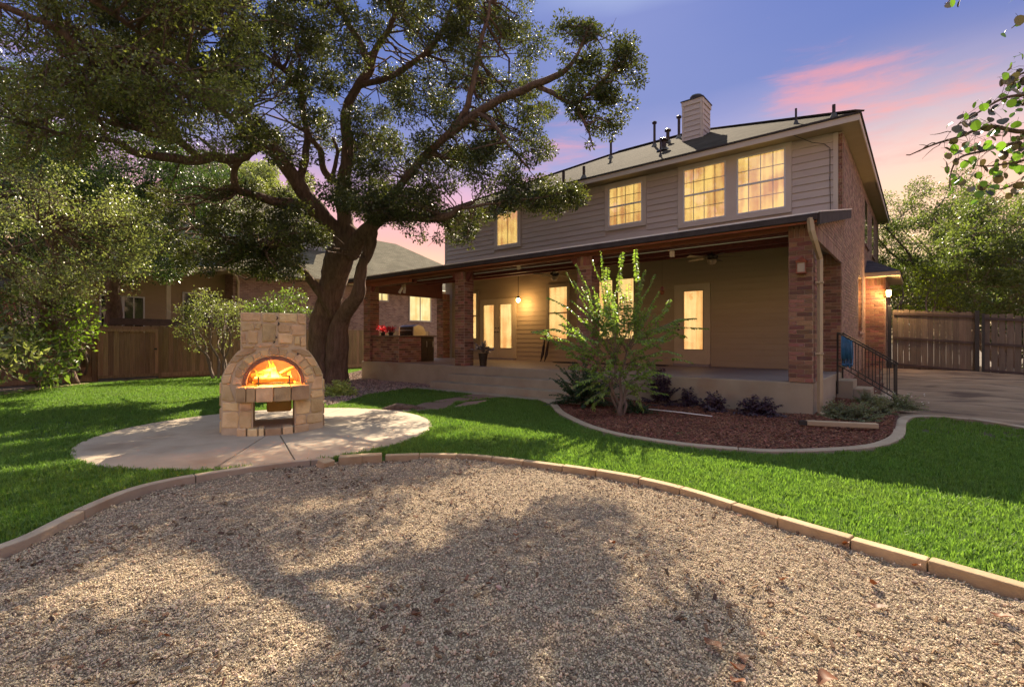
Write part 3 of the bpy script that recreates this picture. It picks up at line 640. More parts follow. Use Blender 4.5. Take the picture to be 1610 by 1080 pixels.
# double beam on the columns
xs = [LX + 0.3, -12.2, -9.95, -6.2, -3.9, SX]
for a, b in zip(xs[:-1], xs[1:]):
    m_ = MB(); m_.box(a + 0.004, FY + 0.03, 3.235 if a > -14 else 3.135, b, FY + 0.12, 3.45, random.random()); m_.build('beam', M['cedar'], proof)
    m_ = MB(); m_.box(a + 0.004, FY + 0.23, 3.235 if a > -14 else 3.135, b, FY + 0.32, 3.47, random.random()); m_.build('beam', M['ceil'], proof)
# sloped board ceiling: every board
nb = 44
for k in range(nb):
    xa = LX + 0.05 + (SX - 0.22 - LX - 0.05) * k / nb; xb = LX + 0.05 + (SX - 0.22 - LX - 0.05) * (k + 1) / nb - 0.012
    ya, yb = FY + 0.33, BY - 0.02; za, zb = 3.36, 3.78; dz = random.uniform(0, 0.004)
    m_ = MB(); m_.hexa([(xa, ya, za - dz), (xb, ya, za - dz), (xb, yb, zb - dz), (xa, yb, zb - dz), (xa, ya, za + 0.02), (xb, ya, za + 0.02), (xb, yb, zb + 0.02), (xa, yb, zb + 0.02)], random.random()); m_.build('ceiling_board', M['ceil'], proof)
for y in (11.0, 12.4):
    z = 3.36 + (y - FY - .33) / (BY - FY - .35) * .42
    m_ = MB(); m_.box(LX + 0.3, y - 0.045, z - 0.2, SX - 0.25, y + 0.045, z - 0.01); m_.build('rafter', M['ceil'], proof)
m_ = MB(); m_.tube([(LX + 0.4, FY + 0.36, 3.2), (SX - 0.4, FY + 0.36, 3.22)], 0.012, 6); m_.build('conduit', M['flash'], proof)
# left end beam and its dark infill
m_ = MB(); m_.hexa([(-14.62, FY + CW, 2.97), (-14.5, FY + CW, 2.97), (-14.62, 13.2, 2.97), (-14.74, 13.2, 2.97), (-14.62, FY + CW, 3.36), (-14.5, FY + CW, 3.36), (-14.62, 13.2, 3.72), (-14.74, 13.2, 3.72)]); m_.build('gable_infill', M['ceil'], proof)
for (x, s) in ((-10.12, -1), (-10.12 + CW, 1), (-14.62 + CW, 1), (-6.07, -1), (-6.07 + CW, 1)):
    m_ = MB(); m_.hexa([(x, FY + 0.06, 2.98), (x, FY + 0.14, 2.98), (x + s * 0.03, FY + 0.14, 2.98), (x + s * 0.03, FY + 0.06, 2.98), (x, FY + 0.06, 3.23), (x, FY + 0.14, 3.23), (x + s * 0.25, FY + 0.14, 3.23), (x + s * 0.25, FY + 0.06, 3.23)]); m_.build('corbel', M['ceil'], proof)

# ---------------- porch back wall
D1 = (-12.42, -10.9); 
def bx(u): return onY(u, 500, BY)[0]
FD = (bx(756), bx(811)); SW = (bx(736), bx(751)); CWN = (bx(863), bx(894)); PW = (bx(939), bx(999)); RD = (bx(1061), bx(1118))
dz1 = onY(1090, 451, BY)[1]
holes = [(FD[0] - 0.02, FD[1] + 0.02, 0, 3.15), (RD[0], RD[1], 0, dz1 + 0.08)]
lower = MB().box(-14.59, BY - 0.004, SLAB, -1.85, BY - 0.001, 3.8).build('porch_wall', M['tan_siding'], house)
wz1 = onY(880, 450, BY)[1]; wz0 = onY(880, 534, BY)[1]
fz1 = onY(785, 470, BY)[1]
holes = [(FD[0], FD[1], 0, fz1), (RD[0], RD[1], 0, dz1 + 0.08), (CWN[0] - .08, CWN[1] + .08, wz0 - .08, wz1 + .08), (PW[0] - .08, PW[1] + .08, wz0 - .08, wz1 + .08), (SW[0] - .08, SW[1] + .08, wz0 - .1, wz1 + .08)]
siding(BY - 0.004, -14.4, -1.86, SLAB, 3.8, 0.155, holes, M['tan_siding'], lower, tilt=0.018)
yl = BY - 0.03
window('window', CWN[0], CWN[1], wz0, wz1, yl, M['lit_dn'], house, tm=M['tan_trim'], trim=0.08, muntins=False, frame_m=M['tan_trim'])
xm = (PW[0] + PW[1]) / 2
window('window', PW[0], xm - 0.06, wz0, wz1 + 0.08, yl, M['lit_dn'], house, tm=M['tan_trim'], trim=0.055, muntins=False, frame_m=M['tan_trim'])
window('window', xm + 0.06, PW[1], wz0, wz1 + 0.08, yl, M['lit_dn'], house, tm=M['tan_trim'], trim=0.055, muntins=False, frame_m=M['tan_trim'])
window('window', SW[0], SW[1], wz0 + 0.02, wz1 + 0.02, yl, M['lit_dn'], house, tm=M['tan_trim'], trim=0.08, muntins=False, frame_m=M['tan_trim'])
def glazed_door(x0, x1, z0, z1, parent, gx0, gx1, gz0, gz1, hside, name='door'):
    y = BY - 0.05
    d = MB(); d.box(x0, y, z0, x1, y + 0.045, gz0); d.box(x0, y, gz1, x1, y + 0.045, z1); d.box(x0, y, gz0, gx0, y + 0.045, gz1); d.box(gx1, y, gz0, x1, y + 0.045, gz1)
    d = d.build(name, M['cream'], parent)
    l = MB(); l.box(gx0, y + 0.04, gz0, gx1, y + 0.044, gz1); l.build('lit_curtain', M['lit_dn'], d)
    g = MB(); g.box(gx0, y + 0.02, gz0, gx1, y + 0.024, gz1); g.build('pane', M['glass'], d)
    m_ = MB(); 
    for a in ((gx0 - 0.02, gz0 - 0.02, gx1 + 0.02, gz0), (gx0 - 0.02, gz1, gx1 + 0.02, gz1 + 0.02), (gx0 - 0.02, gz0, gx0, gz1), (gx1, gz0, gx1 + 0.02, gz1)): m_.box(a[0], y - 0.012, a[1], a[2], y - 0.001, a[3])
    m_.build('moulding', M['tan_trim'], d)
    hx = x1 - 0.06 if hside > 0 else x0 + 0.06
    h = MB(); h.tube([(hx, y, z0 + 0.95), (hx, y - 0.06, z0 + 0.95)], 0.014, 8); h.lathe((hx, y - 0.07, z0 + 0.925), [(0.01, 0), (0.028, 0.01), (0.03, 0.03), (0.01, 0.05)], 10); h.tube([(hx, y - 0.001, z0 + 1.1), (hx, y - 0.03, z0 + 1.1)], 0.022, 10); h.build('handle', M['black'], d)
    return d
dzb = SLAB + 0.06
dzt = onY(785, 473, BY)[1] 
fdm = (FD[0] + FD[1]) / 2
def casing(x0, x1, z0, z1, parent, w=0.09):
    y = BY - 0.045
    c = MB(); c.box(x0 - w, y, z0, x0, y + 0.035, z1); c.box(x1, y, z0, x1 + w, y + 0.035, z1); c.box(x0 - w, y - 0.002, z1, x1 + w, y + 0.035, z1 + w); c.build('door_casing', M['cream'], parent)
    c = MB(); c.box(x0 - w, y - 0.10, SLAB, x1 + w, y + 0.03, z0 - 0.003); c.build('threshold', M['floor'], parent)
gz0 = onY(795, 547, BY)[1]; gz1 = onY(795, 478.5, BY)[1]
dz = dzt - 0.02
glazed_door(FD[0] + 0.1, fdm + 0.02, dzb, dz, house, bx(761.8), bx(778), gz0, gz1, 1, 'french_door')
glazed_door(fdm + 0.027, FD[1] - 0.05, dzb, dz, house, bx(787.6), bx(805.7), gz0, gz1, -1, 'french_door')
casing(FD[0] + 0.1, FD[1] - 0.05, dzb, dz, house)
rz1 = onY(1090, 452, BY)[1]; rg0 = onY(1090, 549, BY)[1]; rg1 = onY(1090, 458, BY)[1]
glazed_door(RD[0] + 0.09, RD[1] - 0.1, dzb, rz1, house, bx(1076.2), bx(1106), rg0, rg1, -1, 'patio_door')
casing(RD[0] + 0.09, RD[1] - 0.1, dzb, rz1, house)

# ---------------- downspout (part of the house)
ds = MB()
xd, yd = SX + 0.09, FY + 0.06
ds.tube([(-1.40, y0 - 0.05, 3.33), (-1.38, y0 - 0.05, 3.12), (-1.35, y0 + 0.02, 2.98), (xd, yd, 2.72), (xd, yd, 2.6), (xd, yd, 0.2), (xd + 0.02, yd - 0.03, 0.1), (xd + 0.16, yd - 0.16, 0.03)], [0.05, 0.05, 0.048, 0.045, 0.045, 0.045, 0.05, 0.05], 4)
ds.build('downspout', M['spout'], house)
for z in (2.3, 1.1):
    m_ = MB(); m_.box(xd - 0.06, yd - 0.05, z, xd + 0.05, yd + 0.05, z + 0.03); m_.build('strap', M['spout'], house)
# cable looping from the eave down the corner
m_ = MB(); m_.tube([(-2.35, EY0 + 0.02, 6.2), (-2.0, 13.5, 6.02), (-1.78, BY - 0.04, 5.98), (-1.66, BY - 0.045, 5.85), (-1.66, BY - 0.045, 5.0), (-1.65, BY - 0.045, 4.4), (-1.72, BY - 0.05, 4.05)], 0.008, 5); m_.build('cable', M['black'], house)
# ================================================================ ground
def smooth(t): t = max(0.0, min(1.0, t)); return t * t * (3 - 2 * t)
def poly_obj(name, pts, z, m, parent=None, kind=None, label=None):
    me = bpy.data.meshes.new(name); n = len(pts)
    me.from_pydata([(p[0], p[1], z) for p in pts], [], [tuple(range(n))]); me.materials.append(m); me.update()
    o = put(name, me, parent)
    if kind: o['kind'] = kind
    if label: o['label'] = label
    return o
def resample(pts, step):
    out = []; P = [Vector((p[0], p[1])) for p in pts]
    # catmull-rom
    for i in range(len(P) - 1):
        p0 = P[max(i - 1, 0)]; p1 = P[i]; p2 = P[i + 1]; p3 = P[min(i + 2, len(P) - 1)]
        n = max(2, int((p2 - p1).length / step))
        for k in range(n):
            t = k / n; t2 = t * t; t3 = t2 * t
            out.append(0.5 * ((2 * p1) + (-p0 + p2) * t + (2 * p0 - 5 * p1 + 4 * p2 - p3) * t2 + (-p0 + 3 * p1 - 3 * p2 + p3) * t3))
    out.append(P[-1]); return out
def offset(line, d):
    out = []
    for i, p in enumerate(line):
        t = (line[min(i + 1, len(line) - 1)] - line[max(i - 1, 0)]).normalized(); out.append(p + Vector((-t.y, t.x)) * d)
    return out
ground = poly_obj('ground', [(-300, -300), (300, -300), (300, 300), (-300, 300)], -0.06, M['soil'], kind='structure')
# gravel edge (kerb, lawn side, top)
KZ = 0.052
kp = [(-1.5, -4.0), (-3.2, -2.6), (-4.3, -1.0)] + [tuple(gp(u, v, KZ)[:2]) for u, v in ((0, 856), (52, 831), (126, 796.5), (209, 764), (320, 742), (465, 722), (565, 715), (700, 711), (800, 718), (951, 738), (1066.6, 760.7), (1197, 800), (1318, 835), (1436, 866), (1524, 891.5), (1610, 914))] + [(1.5, 3.35), (3.0, 2.5), (4.2, 0.6), (4.6, -1.2)]
kerb_out = resample(kp, 0.07); ksg = -1.0
for _ in range(10): kerb_out = [kerb_out[0]] + [(kerb_out[i - 1] + kerb_out[i] * 2 + kerb_out[i + 1]) / 4 for i in range(1, len(kerb_out) - 1)] + [kerb_out[-1]]
_h = len(kerb_out) // 2
if (offset(kerb_out, -0.115)[_h] - Vector((-1, 0))).length > (kerb_out[_h] - Vector((-1, 0))).length: ksg = 1.0
kerb_in = offset(kerb_out, 0.088 * ksg)
grav_poly = [tuple(p) for p in kerb_in] + [(4.0, -4.5), (-1.0, -4.5)]
# gravel bed as an undulating sheet
def inside(poly, xs, ys):
    c = np.zeros(xs.shape, bool); n = len(poly); j = n - 1
    for i in range(n):
        xi, yi = poly[i]; xj, yj = poly[j]
        if yi != yj:
            m = ((yi > ys) != (yj > ys)) & (xs < (xj - xi) * (ys - yi) / (yj - yi) + xi); c ^= m
        j = i
    return c
def hump(x, y): return 0.022 * mnoise.noise(Vector((x * 1.1, y * 1.1, 0))) + 0.014 * mnoise.noise(Vector((x * 3.1, y * 3.1, 4))) + 0.016 * mnoise.noise(Vector((x * 8, y * 8, 7))) + .014 * mnoise.noise(Vector((x * 19, y * 19, 9)))
gb = MB(); nx, ny = 330, 280; X0, X1, Y0, Y1 = -5.6, 4.6, -4.2, 4.5
for j in range(ny + 1):
    for i in range(nx + 1):
        x = X0 + (X1 - X0) * i / nx; y = Y0 + (Y1 - Y0) * j / ny; gb.v.append((x, y, -0.015 + hump(x, y)))
kin_poly = [tuple(p) for p in offset(kerb_out, 0.05 * ksg)] + [(4.0, -4.5), (-1.0, -4.5)]
cxs = np.array([X0 + (X1 - X0) * (i + .5) / nx for j in range(ny) for i in range(nx)]); cys = np.array([Y0 + (Y1 - Y0) * (j + .5) / ny for j in range(ny) for i in range(nx)])
ins = inside(kin_poly, cxs, cys)
for j in range(ny):
    for i in range(nx):
        if ins[j * nx + i]:
            a = j * (nx + 1) + i; gb.f.append((a, a + 1, a + nx + 2, a + nx + 1)); gb.r.append(0); gb.m.append(0)
tag(gb.build('gravel_bed', M['gravel_bed'], smooth=True), kind='structure')
# kerb segments, every cast length a part
def kerb_run(parent, out, inn, z0, z1, lens, m, name='kerb_segment', gap=0.0035, bev=0.008):
    i = 0; n = len(out); acc = 0; start = 0; target = lens()
    for i in range(1, n):
        acc += (out[i] - out[i - 1]).length
        if acc >= target or i == n - 1:
            if i - start >= 1:
                o = out[start:i + 1]; q = inn[start:i + 1]
                t0 = (o[1] - o[0]).normalized() * gap; t1 = (o[-1] - o[-2]).normalized() * gap
                o = [o[0] + t0] + list(o[1:-1]) + [o[-1] - t1]; q = [q[0] + t0] + list(q[1:-1]) + [q[-1] - t1]
                m_ = MB(); k = len(o); dz = random.uniform(-0.006, 0.006); r_ = random.random()
                vs = [(p.x, p.y, z0) for p in o] + [(p.x, p.y, z0) for p in q] + [(p.x, p.y, z1 + dz) for p in o] + [(p.x, p.y, z1 + dz) for p in q]
                fs = []
                for a in range(k - 1):
                    fs += [(2 * k + a, 3 * k + a, 3 * k + a + 1, 2 * k + a + 1), (a, a + 1, 2 * k + a + 1, 2 * k + a)[::-1], (k + a, k + a + 1, 3 * k + a + 1, 3 * k + a)]
                fs += [(0, k, 3 * k, 2 * k), (k - 1, 2 * k - 1, 4 * k - 1, 3 * k - 1)[::-1]]
                m_.add(vs, fs, r_); m_.build(name, m, parent, bevel=bev)
            start = i; acc = 0; target = lens()
gk = thing('gravel_edging', 'long curved edging of pale concrete and stone lengths around the gravel bed', 'edging', (-3.0, 3.9, 0))
# left: concrete curb; right: longer limestone strips
mid = next(i for i, p in enumerate(kerb_out) if proj((p.x, p.y, KZ))[2] > 0 and proj((p.x, p.y, KZ))[0] > 505)
mid2 = next(i for i, p in enumerate(kerb_out) if proj((p.x, p.y, KZ))[2] > 0 and proj((p.x, p.y, KZ))[0] > 596)
kerb_run(gk, kerb_out[:mid + 1], kerb_in[:mid + 1], -0.1, KZ, lambda: random.uniform(0.9, 1.5), M['kerb'])
kerb_run(gk, kerb_out[mid2:], kerb_in[mid2:], -0.1, KZ, lambda: random.uniform(0.34, 0.5), M['block'])
# the three loose blocks in the gap
def block(u, v, L, W, H, rz, label, tiltx=0.0):
    p = gp(u, v, 0)
    m_ = MB(); m_.box(-L / 2, -W / 2, -0.03, L / 2, W / 2, H)
    me = m_.mesh('edging_block', M['block']); o = put('edging_block', me, None, Matrix.Translation((p.x, p.y, -0.01)) @ Matrix.Rotation(rz, 4, 'Z') @ Matrix.Rotation(tiltx, 4, 'X'))
    b = o.modifiers.new('bevel', 'BEVEL'); b.width = 0.012; b.segments = 2
    tag(o, label, 'stone block', 'loose edging blocks'); return o
k_t = (kerb_out[mid2] - kerb_out[mid]); k_a = math.atan2(k_t.y, k_t.x)
block(511, 733, 0.15, 0.11, 0.085, k_a + 0.9, 'small pale stone block kicked out of line, tipped onto the gravel', 0.25)
block(551, 727, 0.24, 0.12, 0.09, k_a + 0.02, 'grey stone edging block beside the tipped one, end of the concrete edging')
block(583, 724, 0.24, 0.12, 0.085, k_a, 'grey stone edging block between its twin and the start of the long stone strip')

# lawn base
lawn_outer = [(-20.2, -6), (-20.2, 20), (-15.4, 20), (-15.4, 9.0), (-5, 9.0), (2.0, 12.2), (9, 11.0), (9, -6)]
def masked_sheet(name, x0, x1, y0, y1, step, z, keep, drop, m, kind='structure'):
    nx_, ny_ = int((x1 - x0) / step), int((y1 - y0) / step); gx, gy_ = np.meshgrid(np.arange(nx_), np.arange(ny_)); cx = x0 + (gx.ravel() + .5) * step; cy = y0 + (gy_.ravel() + .5) * step
    ok = inside(keep, cx, cy)
    for d_ in drop: ok &= ~inside(d_, cx, cy)
    q = MB(); idx = {}
    def vi(i, j):
        if (i, j) not in idx: idx[(i, j)] = len(q.v); q.v.append((x0 + i * step, y0 + j * step, z))
        return idx[(i, j)]
    for i, j in zip(gx.ravel()[ok], gy_.ravel()[ok]):
        i, j = int(i), int(j); q.f.append((vi(i, j), vi(i + 1, j), vi(i + 1, j + 1), vi(i, j + 1))); q.r.append(0); q.m.append(0)
    return tag(q.build(name, m), kind=kind)
kerb_mid_poly = [tuple(p) for p in offset(kerb_out, 0.055 * ksg)] + [(4.0, -4.5), (-1.0, -4.5)]
masked_sheet('lawn_soil', -20.4, 12, -8, 18, 0.07, -0.012, [(-20.35, -8), (12, -8), (12, 9.6), (-15.1, 9.6), (-15.1, 18), (-20.35, 18)], [kerb_mid_poly], M['turf_soil'])
# circular patio of wedge slabs
PC = Vector((-7.35, 3.35)); PR = 2.27
patio = thing('round_patio', 'round concrete patio cut by score lines around the stone fireplace', 'patio', (PC.x, PC.y, 0))
patio['kind'] = 'structure'
angs = [math.atan2(gp(u, v).y - PC.y, gp(u, v).x - PC.x) for u, v in ((465, 729), (660, 662), (545, 643), (300, 640), (150, 700), (340, 738))]
angs = sorted(a % (2 * math.pi) for a in angs)
for i, a in enumerate(angs):
    b = angs[(i + 1) % len(angs)]
    if b <= a: b += 2 * math.pi
    n = max(3, int((b - a) / 0.09)); g = 0.006
    cmid = (a + b) / 2; off = Vector((math.cos(cmid), math.sin(cmid))) * (g / max(0.15, math.sin(min((b - a) / 2, math.pi / 2))))
    pts = [PC + off] + [PC + off + Vector((math.cos(a + (b - a) * k / n), math.sin(a + (b - a) * k / n))) * PR for k in range(n + 1)]
    # keep the wedge clear of the gravel kerb
    q = []
    for p in pts:
        w = Vector(p)
        q.append((w.x, w.y))
    m_ = MB(); m_.prism(q, -0.08, 0.028, random.random()); m_.build('slab', M['concrete'], patio, bevel=0.008)
# stepping path between the patio and the porch steps
pathm = mat('brown_flagstone', (0.17, 0.10, 0.075), (0.25, 0.16, 0.12), 5, 0.9, 0.5, 40, var=0.2, world_co=True)
path = thing('flagstone_path', 'short path of brown flagstones from the porch steps to the round patio', 'path', tuple(gp(690, 632)))
path['kind'] = 'structure'
path_pix = [[(640, 643), (668, 634), (720, 632), (700, 644), (655, 648)], [(672, 633), (715, 626), (768, 628), (728, 632)], [(718, 625), (745, 620.5), (800, 625), (772, 628)], [(706, 643.5), (732, 633), (775, 629), (752, 637)], [(600, 646), (636, 640), (650, 648), (625, 652)]]
path_polys = []
for pp in path_pix:
    pts = [tuple(gp(u, v)[:2]) for u, v in pp]; path_polys.append(pts)
    ar = sum(pts[i][0] * pts[(i + 1) % len(pts)][1] - pts[(i + 1) % len(pts)][0] * pts[i][1] for i in range(len(pts)))
    if ar < 0: pts = pts[::-1]
    m_ = MB(); m_.prism(pts, -0.03, 0.02, random.random()); m_.build('flagstone', pathm, path, bevel=0.01)
root = MB(); root.tube([gp(600, 645, 0.0), gp(625, 641, 0.05), gp(650, 642, 0.03), gp(680, 645, -0.02)], [0.04, 0.10, 0.07, 0.02], 8)
tag(root.build('tree_root', M['bark'], smooth=True), 'pale tree root breaking the surface beside the brown flagstone path', 'tree root')

# rubble bed under the oak and along the porch
rub_pix = [(500, 590), (546, 588), (571, 582), (640, 592), (690, 601), (712, 612), (680, 612), (640, 612), (600, 618), (575, 622), (540, 634), (513, 640), (498, 620)]
rub_poly = [tuple(gp(u, v)[:2]) for u, v in rub_pix]
rub_poly2 = [(-15.3, 9.6), (-10.9, 9.6), (-10.9, 8.9)] 
poly_obj('rubble_bed', rub_poly, 0.0, mat('leafy_soil', (0.10, 0.065, 0.045), (0.2, 0.14, 0.10), 12, 0.95, 0.9, 50, world_co=True), kind='structure')
poly_obj('rubble_bed', [(-15.4, 9.0), (-10.9, 9.0), (-10.9, 9.62), (-15.4, 9.62)], -0.004, bpy.data.materials['leafy_soil'], kind='structure')
# flower bed and its edging
bp_ = [tuple(gp(u, v, 0.06)[:2]) for u, v in ((846, 627), (864, 634.5), (877, 647.6), (914.5, 666), (970.5, 682), (1063.6, 697), (1175.5, 707), (1242.5, 709), (1324.5, 706), (1380.5, 701), (1410, 692), (1423, 681), (1426.7, 660.6), (1446.7, 653.5), (1513, 656.7), (1610, 672))] + [(1.9, 9.2), (4.5, 8.2), (8.5, 7.6)]
bed_out = resample(bp_, 0.1); bed_in = offset(bed_out, 0.14)
if gp(1100, 690).to_2d().y < 0: pass
# inner side must lie nearer the house
if bed_in[len(bed_in) // 3].y < bed_out[len(bed_out) // 3].y: bed_in = offset(bed_out, -0.14)
be = thing('bed_edging', 'curved concrete mowing edge around the red mulch bed', 'edging', tuple(gp(1100, 700)))
kerb_run(be, bed_out, bed_in, -0.08, 0.055, lambda: random.uniform(1.2, 1.7), M['kerb'], gap=0.004)
def side_z(x, y):
    return 0.43 * smooth((y - 11.0) / 8.0) * smooth((x + 2.6) / 1.0)
ie = next(i for i, p in enumerate(bed_out) if proj((p.x, p.y, 0.05))[0] > 1424 and proj((p.x, p.y, .05))[2] > 0)
bed_poly = [tuple(p) for p in bed_in[:ie]] + [(-0.35, 11.3), (-0.6, 12.6), (-1.0, 19.4), (-1.5, 19.4), (-1.5, 9.7), (-5.4, 9.7)]
gm = MB(); nx2, ny2 = 70, 110; bx0, bx1, by0, by1 = -6.0, 1.0, 5.5, 19.5
for j in range(ny2 + 1):
    for i in range(nx2 + 1):
        x = bx0 + (bx1 - bx0) * i / nx2; y = by0 + (by1 - by0) * j / ny2
        gm.v.append((x, y, 0.012 + side_z(x, y) + 0.035 * mnoise.noise(Vector((x * 1.7, y * 1.7, 2))) + 0.02 * mnoise.noise(Vector((x * 6, y * 6, 2))) + (0.05 * smooth((y - 8.6) / 1.0) if x < -1.3 else 0.05 * smooth((y - 8.6)))))
cx_ = np.array([bx0 + (bx1 - bx0) * (i + .5) / nx2 for j in range(ny2) for i in range(nx2)]); cy_ = np.array([by0 + (by1 - by0) * (j + .5) / ny2 for j in range(ny2) for i in range(nx2)])
bed_poly_big = [tuple(p) for p in [a.lerp(b, 0.5) for a, b in zip(bed_out, bed_in)][:ie]] + bed_poly[ie:]
bi = inside(bed_poly_big, cx_, cy_)
for k in np.nonzero(bi)[0]:
    j, i = divmod(int(k), nx2); a = j * (nx2 + 1) + i; gm.f.append((a, a + 1, a + nx2 + 2, a + nx2 + 1)); gm.r.append(0); gm.m.append(0)
tag(gm.build('mulch_bed', M['mulch'], smooth=True), kind='structure')
# dirt yard to the right
dy = MB(); nxd, nyd = 90, 90; dx0, dx1, dy0, dy1 = -1.3, 12.0, 7.0, 24.0
for j in range(nyd + 1):
    for i in range(nxd + 1):
        x = dx0 + (dx1 - dx0) * i / nxd; y = dy0 + (dy1 - dy0) * j / nyd
        z = 0.0 + side_z(x, y) - 0.045 * max(0, x - 1.0) * smooth((y - 13) / 6) + 0.07 * mnoise.noise(Vector((x * 0.6, y * 1.8, 9))) + 0.03 * mnoise.noise(Vector((x * 2.0, y * 5, 9)))
        dy.v.append((x, y, z))
dirt_poly = [tuple(p) for p in [a.lerp(b, 0.5) for a, b in zip(bed_out, bed_in)][ie:]] + [(13, 7), (13, 30), (-1.3, 30), (-1.3, 12), (-0.4, 11.2)]
cx_ = np.array([dx0 + (dx1 - dx0) * (i + .5) / nxd for j in range(nyd) for i in range(nxd)]); cy_ = np.array([dy0 + (dy1 - dy0) * (j + .5) / nyd for j in range(nyd) for i in range(nxd)])
di = inside(dirt_poly, cx_, cy_)
for k in np.nonzero(di)[0]:
    j, i = divmod(int(k), nxd); a = j * (nxd + 1) + i; dy.f.append((a, a + 1, a + nxd + 2, a + nxd + 1)); dy.r.append(0); dy.m.append(0)
tag(dy.build('dirt_yard', M['dirt'], smooth=True), kind='structure')

# ---------------------------------------------------------------- scatter (grass, gravel, chips) with geometry nodes
def scatter(name, pts, meshes, m, smin, smax, kind='stuff', tilt=0.3, flat=False, seed=1):
    me = bpy.data.meshes.new(name); me.vertices.add(len(pts)); me.vertices.foreach_set('co', np.asarray(pts, np.float32).ravel()); me.update()
    me.materials.append(m)
    o = put(name, me)
    src = bpy.data.collections.new(name + '_source')
    for s in meshes:
        so = bpy.data.objects.new(name + '_piece', s); src.objects.link(so)
    ng = bpy.data.node_groups.new(name + '_nodes', 'GeometryNodeTree')
    ng.interface.new_socket('Geometry', in_out='INPUT', socket_type='NodeSocketGeometry'); ng.interface.new_socket('Geometry', in_out='OUTPUT', socket_type='NodeSocketGeometry')
    n = ng.nodes; l = ng.links; gi = n.new('NodeGroupInput'); go = n.new('NodeGroupOutput')
    ci = n.new('GeometryNodeCollectionInfo'); ci.inputs['Collection'].default_value = src; ci.inputs['Separate Children'].default_value = True; ci.inputs['Reset Children'].default_value = True
    ip = n.new('GeometryNodeInstanceOnPoints'); ip.inputs['Pick Instance'].default_value = True
    rr = n.new('FunctionNodeRandomValue'); rr.data_type = 'FLOAT_VECTOR'
    if flat: rr.inputs[0].default_value = (-3.14, -3.14, 0); rr.inputs[1].default_value = (3.14, 3.14, 6.28)
    else: rr.inputs[0].default_value = (-tilt, -tilt, 0); rr.inputs[1].default_value = (tilt, tilt, 6.28)
    rs = n.new('FunctionNodeRandomValue'); rs.data_type = 'FLOAT'; rs.inputs[2].default_value = smin; rs.inputs[3].default_value = smax; rs.inputs['Seed'].default_value = seed + 5
    ri = n.new('FunctionNodeRandomValue'); ri.data_type = 'INT'; ri.inputs[4].default_value = 0; ri.inputs[5].default_value = len(meshes) - 1; ri.inputs['Seed'].default_value = seed + 9
    l.new(gi.outputs[0], ip.inputs['Points']); l.new(ci.outputs[0], ip.inputs['Instance']); l.new(rr.outputs[0], ip.inputs['Rotation']); l.new(rs.outputs[1], ip.inputs['Scale']); l.new(ri.outputs[2], ip.inputs['Instance Index'])
    l.new(ip.outputs[0], go.inputs[0])
    md = o.modifiers.new('scatter', 'NODES'); md.node_group = ng
    o['kind'] = kind; return o
def stone_mesh(m, seed, sx=1, sy=1, sz=0.7):
    r = random.Random(seed); import bmesh
    bm = bmesh.new(); bmesh.ops.create_icosphere(bm, subdivisions=1, radius=0.5)
    for v in bm.verts:
        k = 1 + r.uniform(-0.25, 0.2); v.co = Vector((v.co.x * sx, v.co.y * sy, v.co.z * sz)) * k
    me = bpy.data.meshes.new('stone'); bm.to_mesh(me); bm.free(); me.materials.append(m)
    a = me.attributes.new('rnd', 'FLOAT', 'FACE'); a.data.foreach_set('value', [r.random()] * len(me.polygons)); return me
def tuft_mesh(m, seed, nbl=14, h=0.045, w=0.0035, rad=0.035):
    r = random.Random(seed); mb = MB()
    for k in range(nbl):
        a = r.uniform(0, 6.28); d = rad * math.sqrt(r.random()); x, y = math.cos(a) * d, math.sin(a) * d
        b = r.uniform(0, 6.28); ln = r.uniform(0.1, 0.75) * h; hh = h * r.uniform(0.6, 1.15); ox, oy = math.cos(b), math.sin(b)
        px, py = -oy * w, ox * w
        mb.add([(x - px, y - py, 0), (x + px, y + py, 0), (x + ox * ln * .35 + px * .8, y + oy * ln * .35 + py * .8, hh * .6), (x + ox * ln * .35 - px * .8, y + oy * ln * .35 - py * .8, hh * .6), (x + ox * ln, y + oy * ln, hh)], [(0, 1, 2, 3), (3, 2, 4)], r.random())
    return mb.mesh('tuft', m)
def points_in(poly, dens, zf, holes=(), bbox=None, jitter=True, dfun=None, vis=True):
    P = np.array(poly); x0, y0 = P.min(0); x1, y1 = P.max(0)
    if bbox: x0, y0, x1, y1 = max(x0, bbox[0]), max(y0, bbox[1]), min(x1, bbox[2]), min(y1, bbox[3])
    n = int((x1 - x0) * (y1 - y0) * dens); xs = rng.uniform(x0, x1, n); ys = rng.uniform(y0, y1, n)
    m = inside(poly, xs, ys)
    for h in holes: m &= ~inside(h, xs, ys)
    rt = xs * C_ + ys * S_; fw = -xs * S_ + ys * C_
    if vis: m &= (fw > 0.6) & (np.abs(rt) < fw * 1.22 + 2.6)     # near what the picture and a step aside can see
    if dfun is not None: m &= rng.random(n) < dfun(fw)
    xs, ys = xs[m], ys[m]
    zs = np.array([zf(a, b) for a, b in zip(xs, ys)]) if callable(zf) else np.full(len(xs), zf)
    return np.stack([xs, ys, zs], 1)
circle = [(PC.x + PR * 1.0 * math.cos(a), PC.y + PR * 1.0 * math.sin(a)) for a in np.linspace(0, 2 * math.pi, 60, endpoint=False)]
kerb_poly = [tuple(p) for p in kerb_out] + [(4.0, -4.5), (-1.0, -4.5)]
lb = [p for p in bed_out if p.x < 8.4]
bed_lawn_side = [tuple(p) for p in bed_out]
lawn_poly = [(-19.9, -6), (-19.9, 17), (-15.5, 17), (-15.5, 9.3)] + [(-10.9, 8.85), (-10.8, 8.6), (-6.0, 8.58)] + bed_lawn_side + [(8.4, -6)]
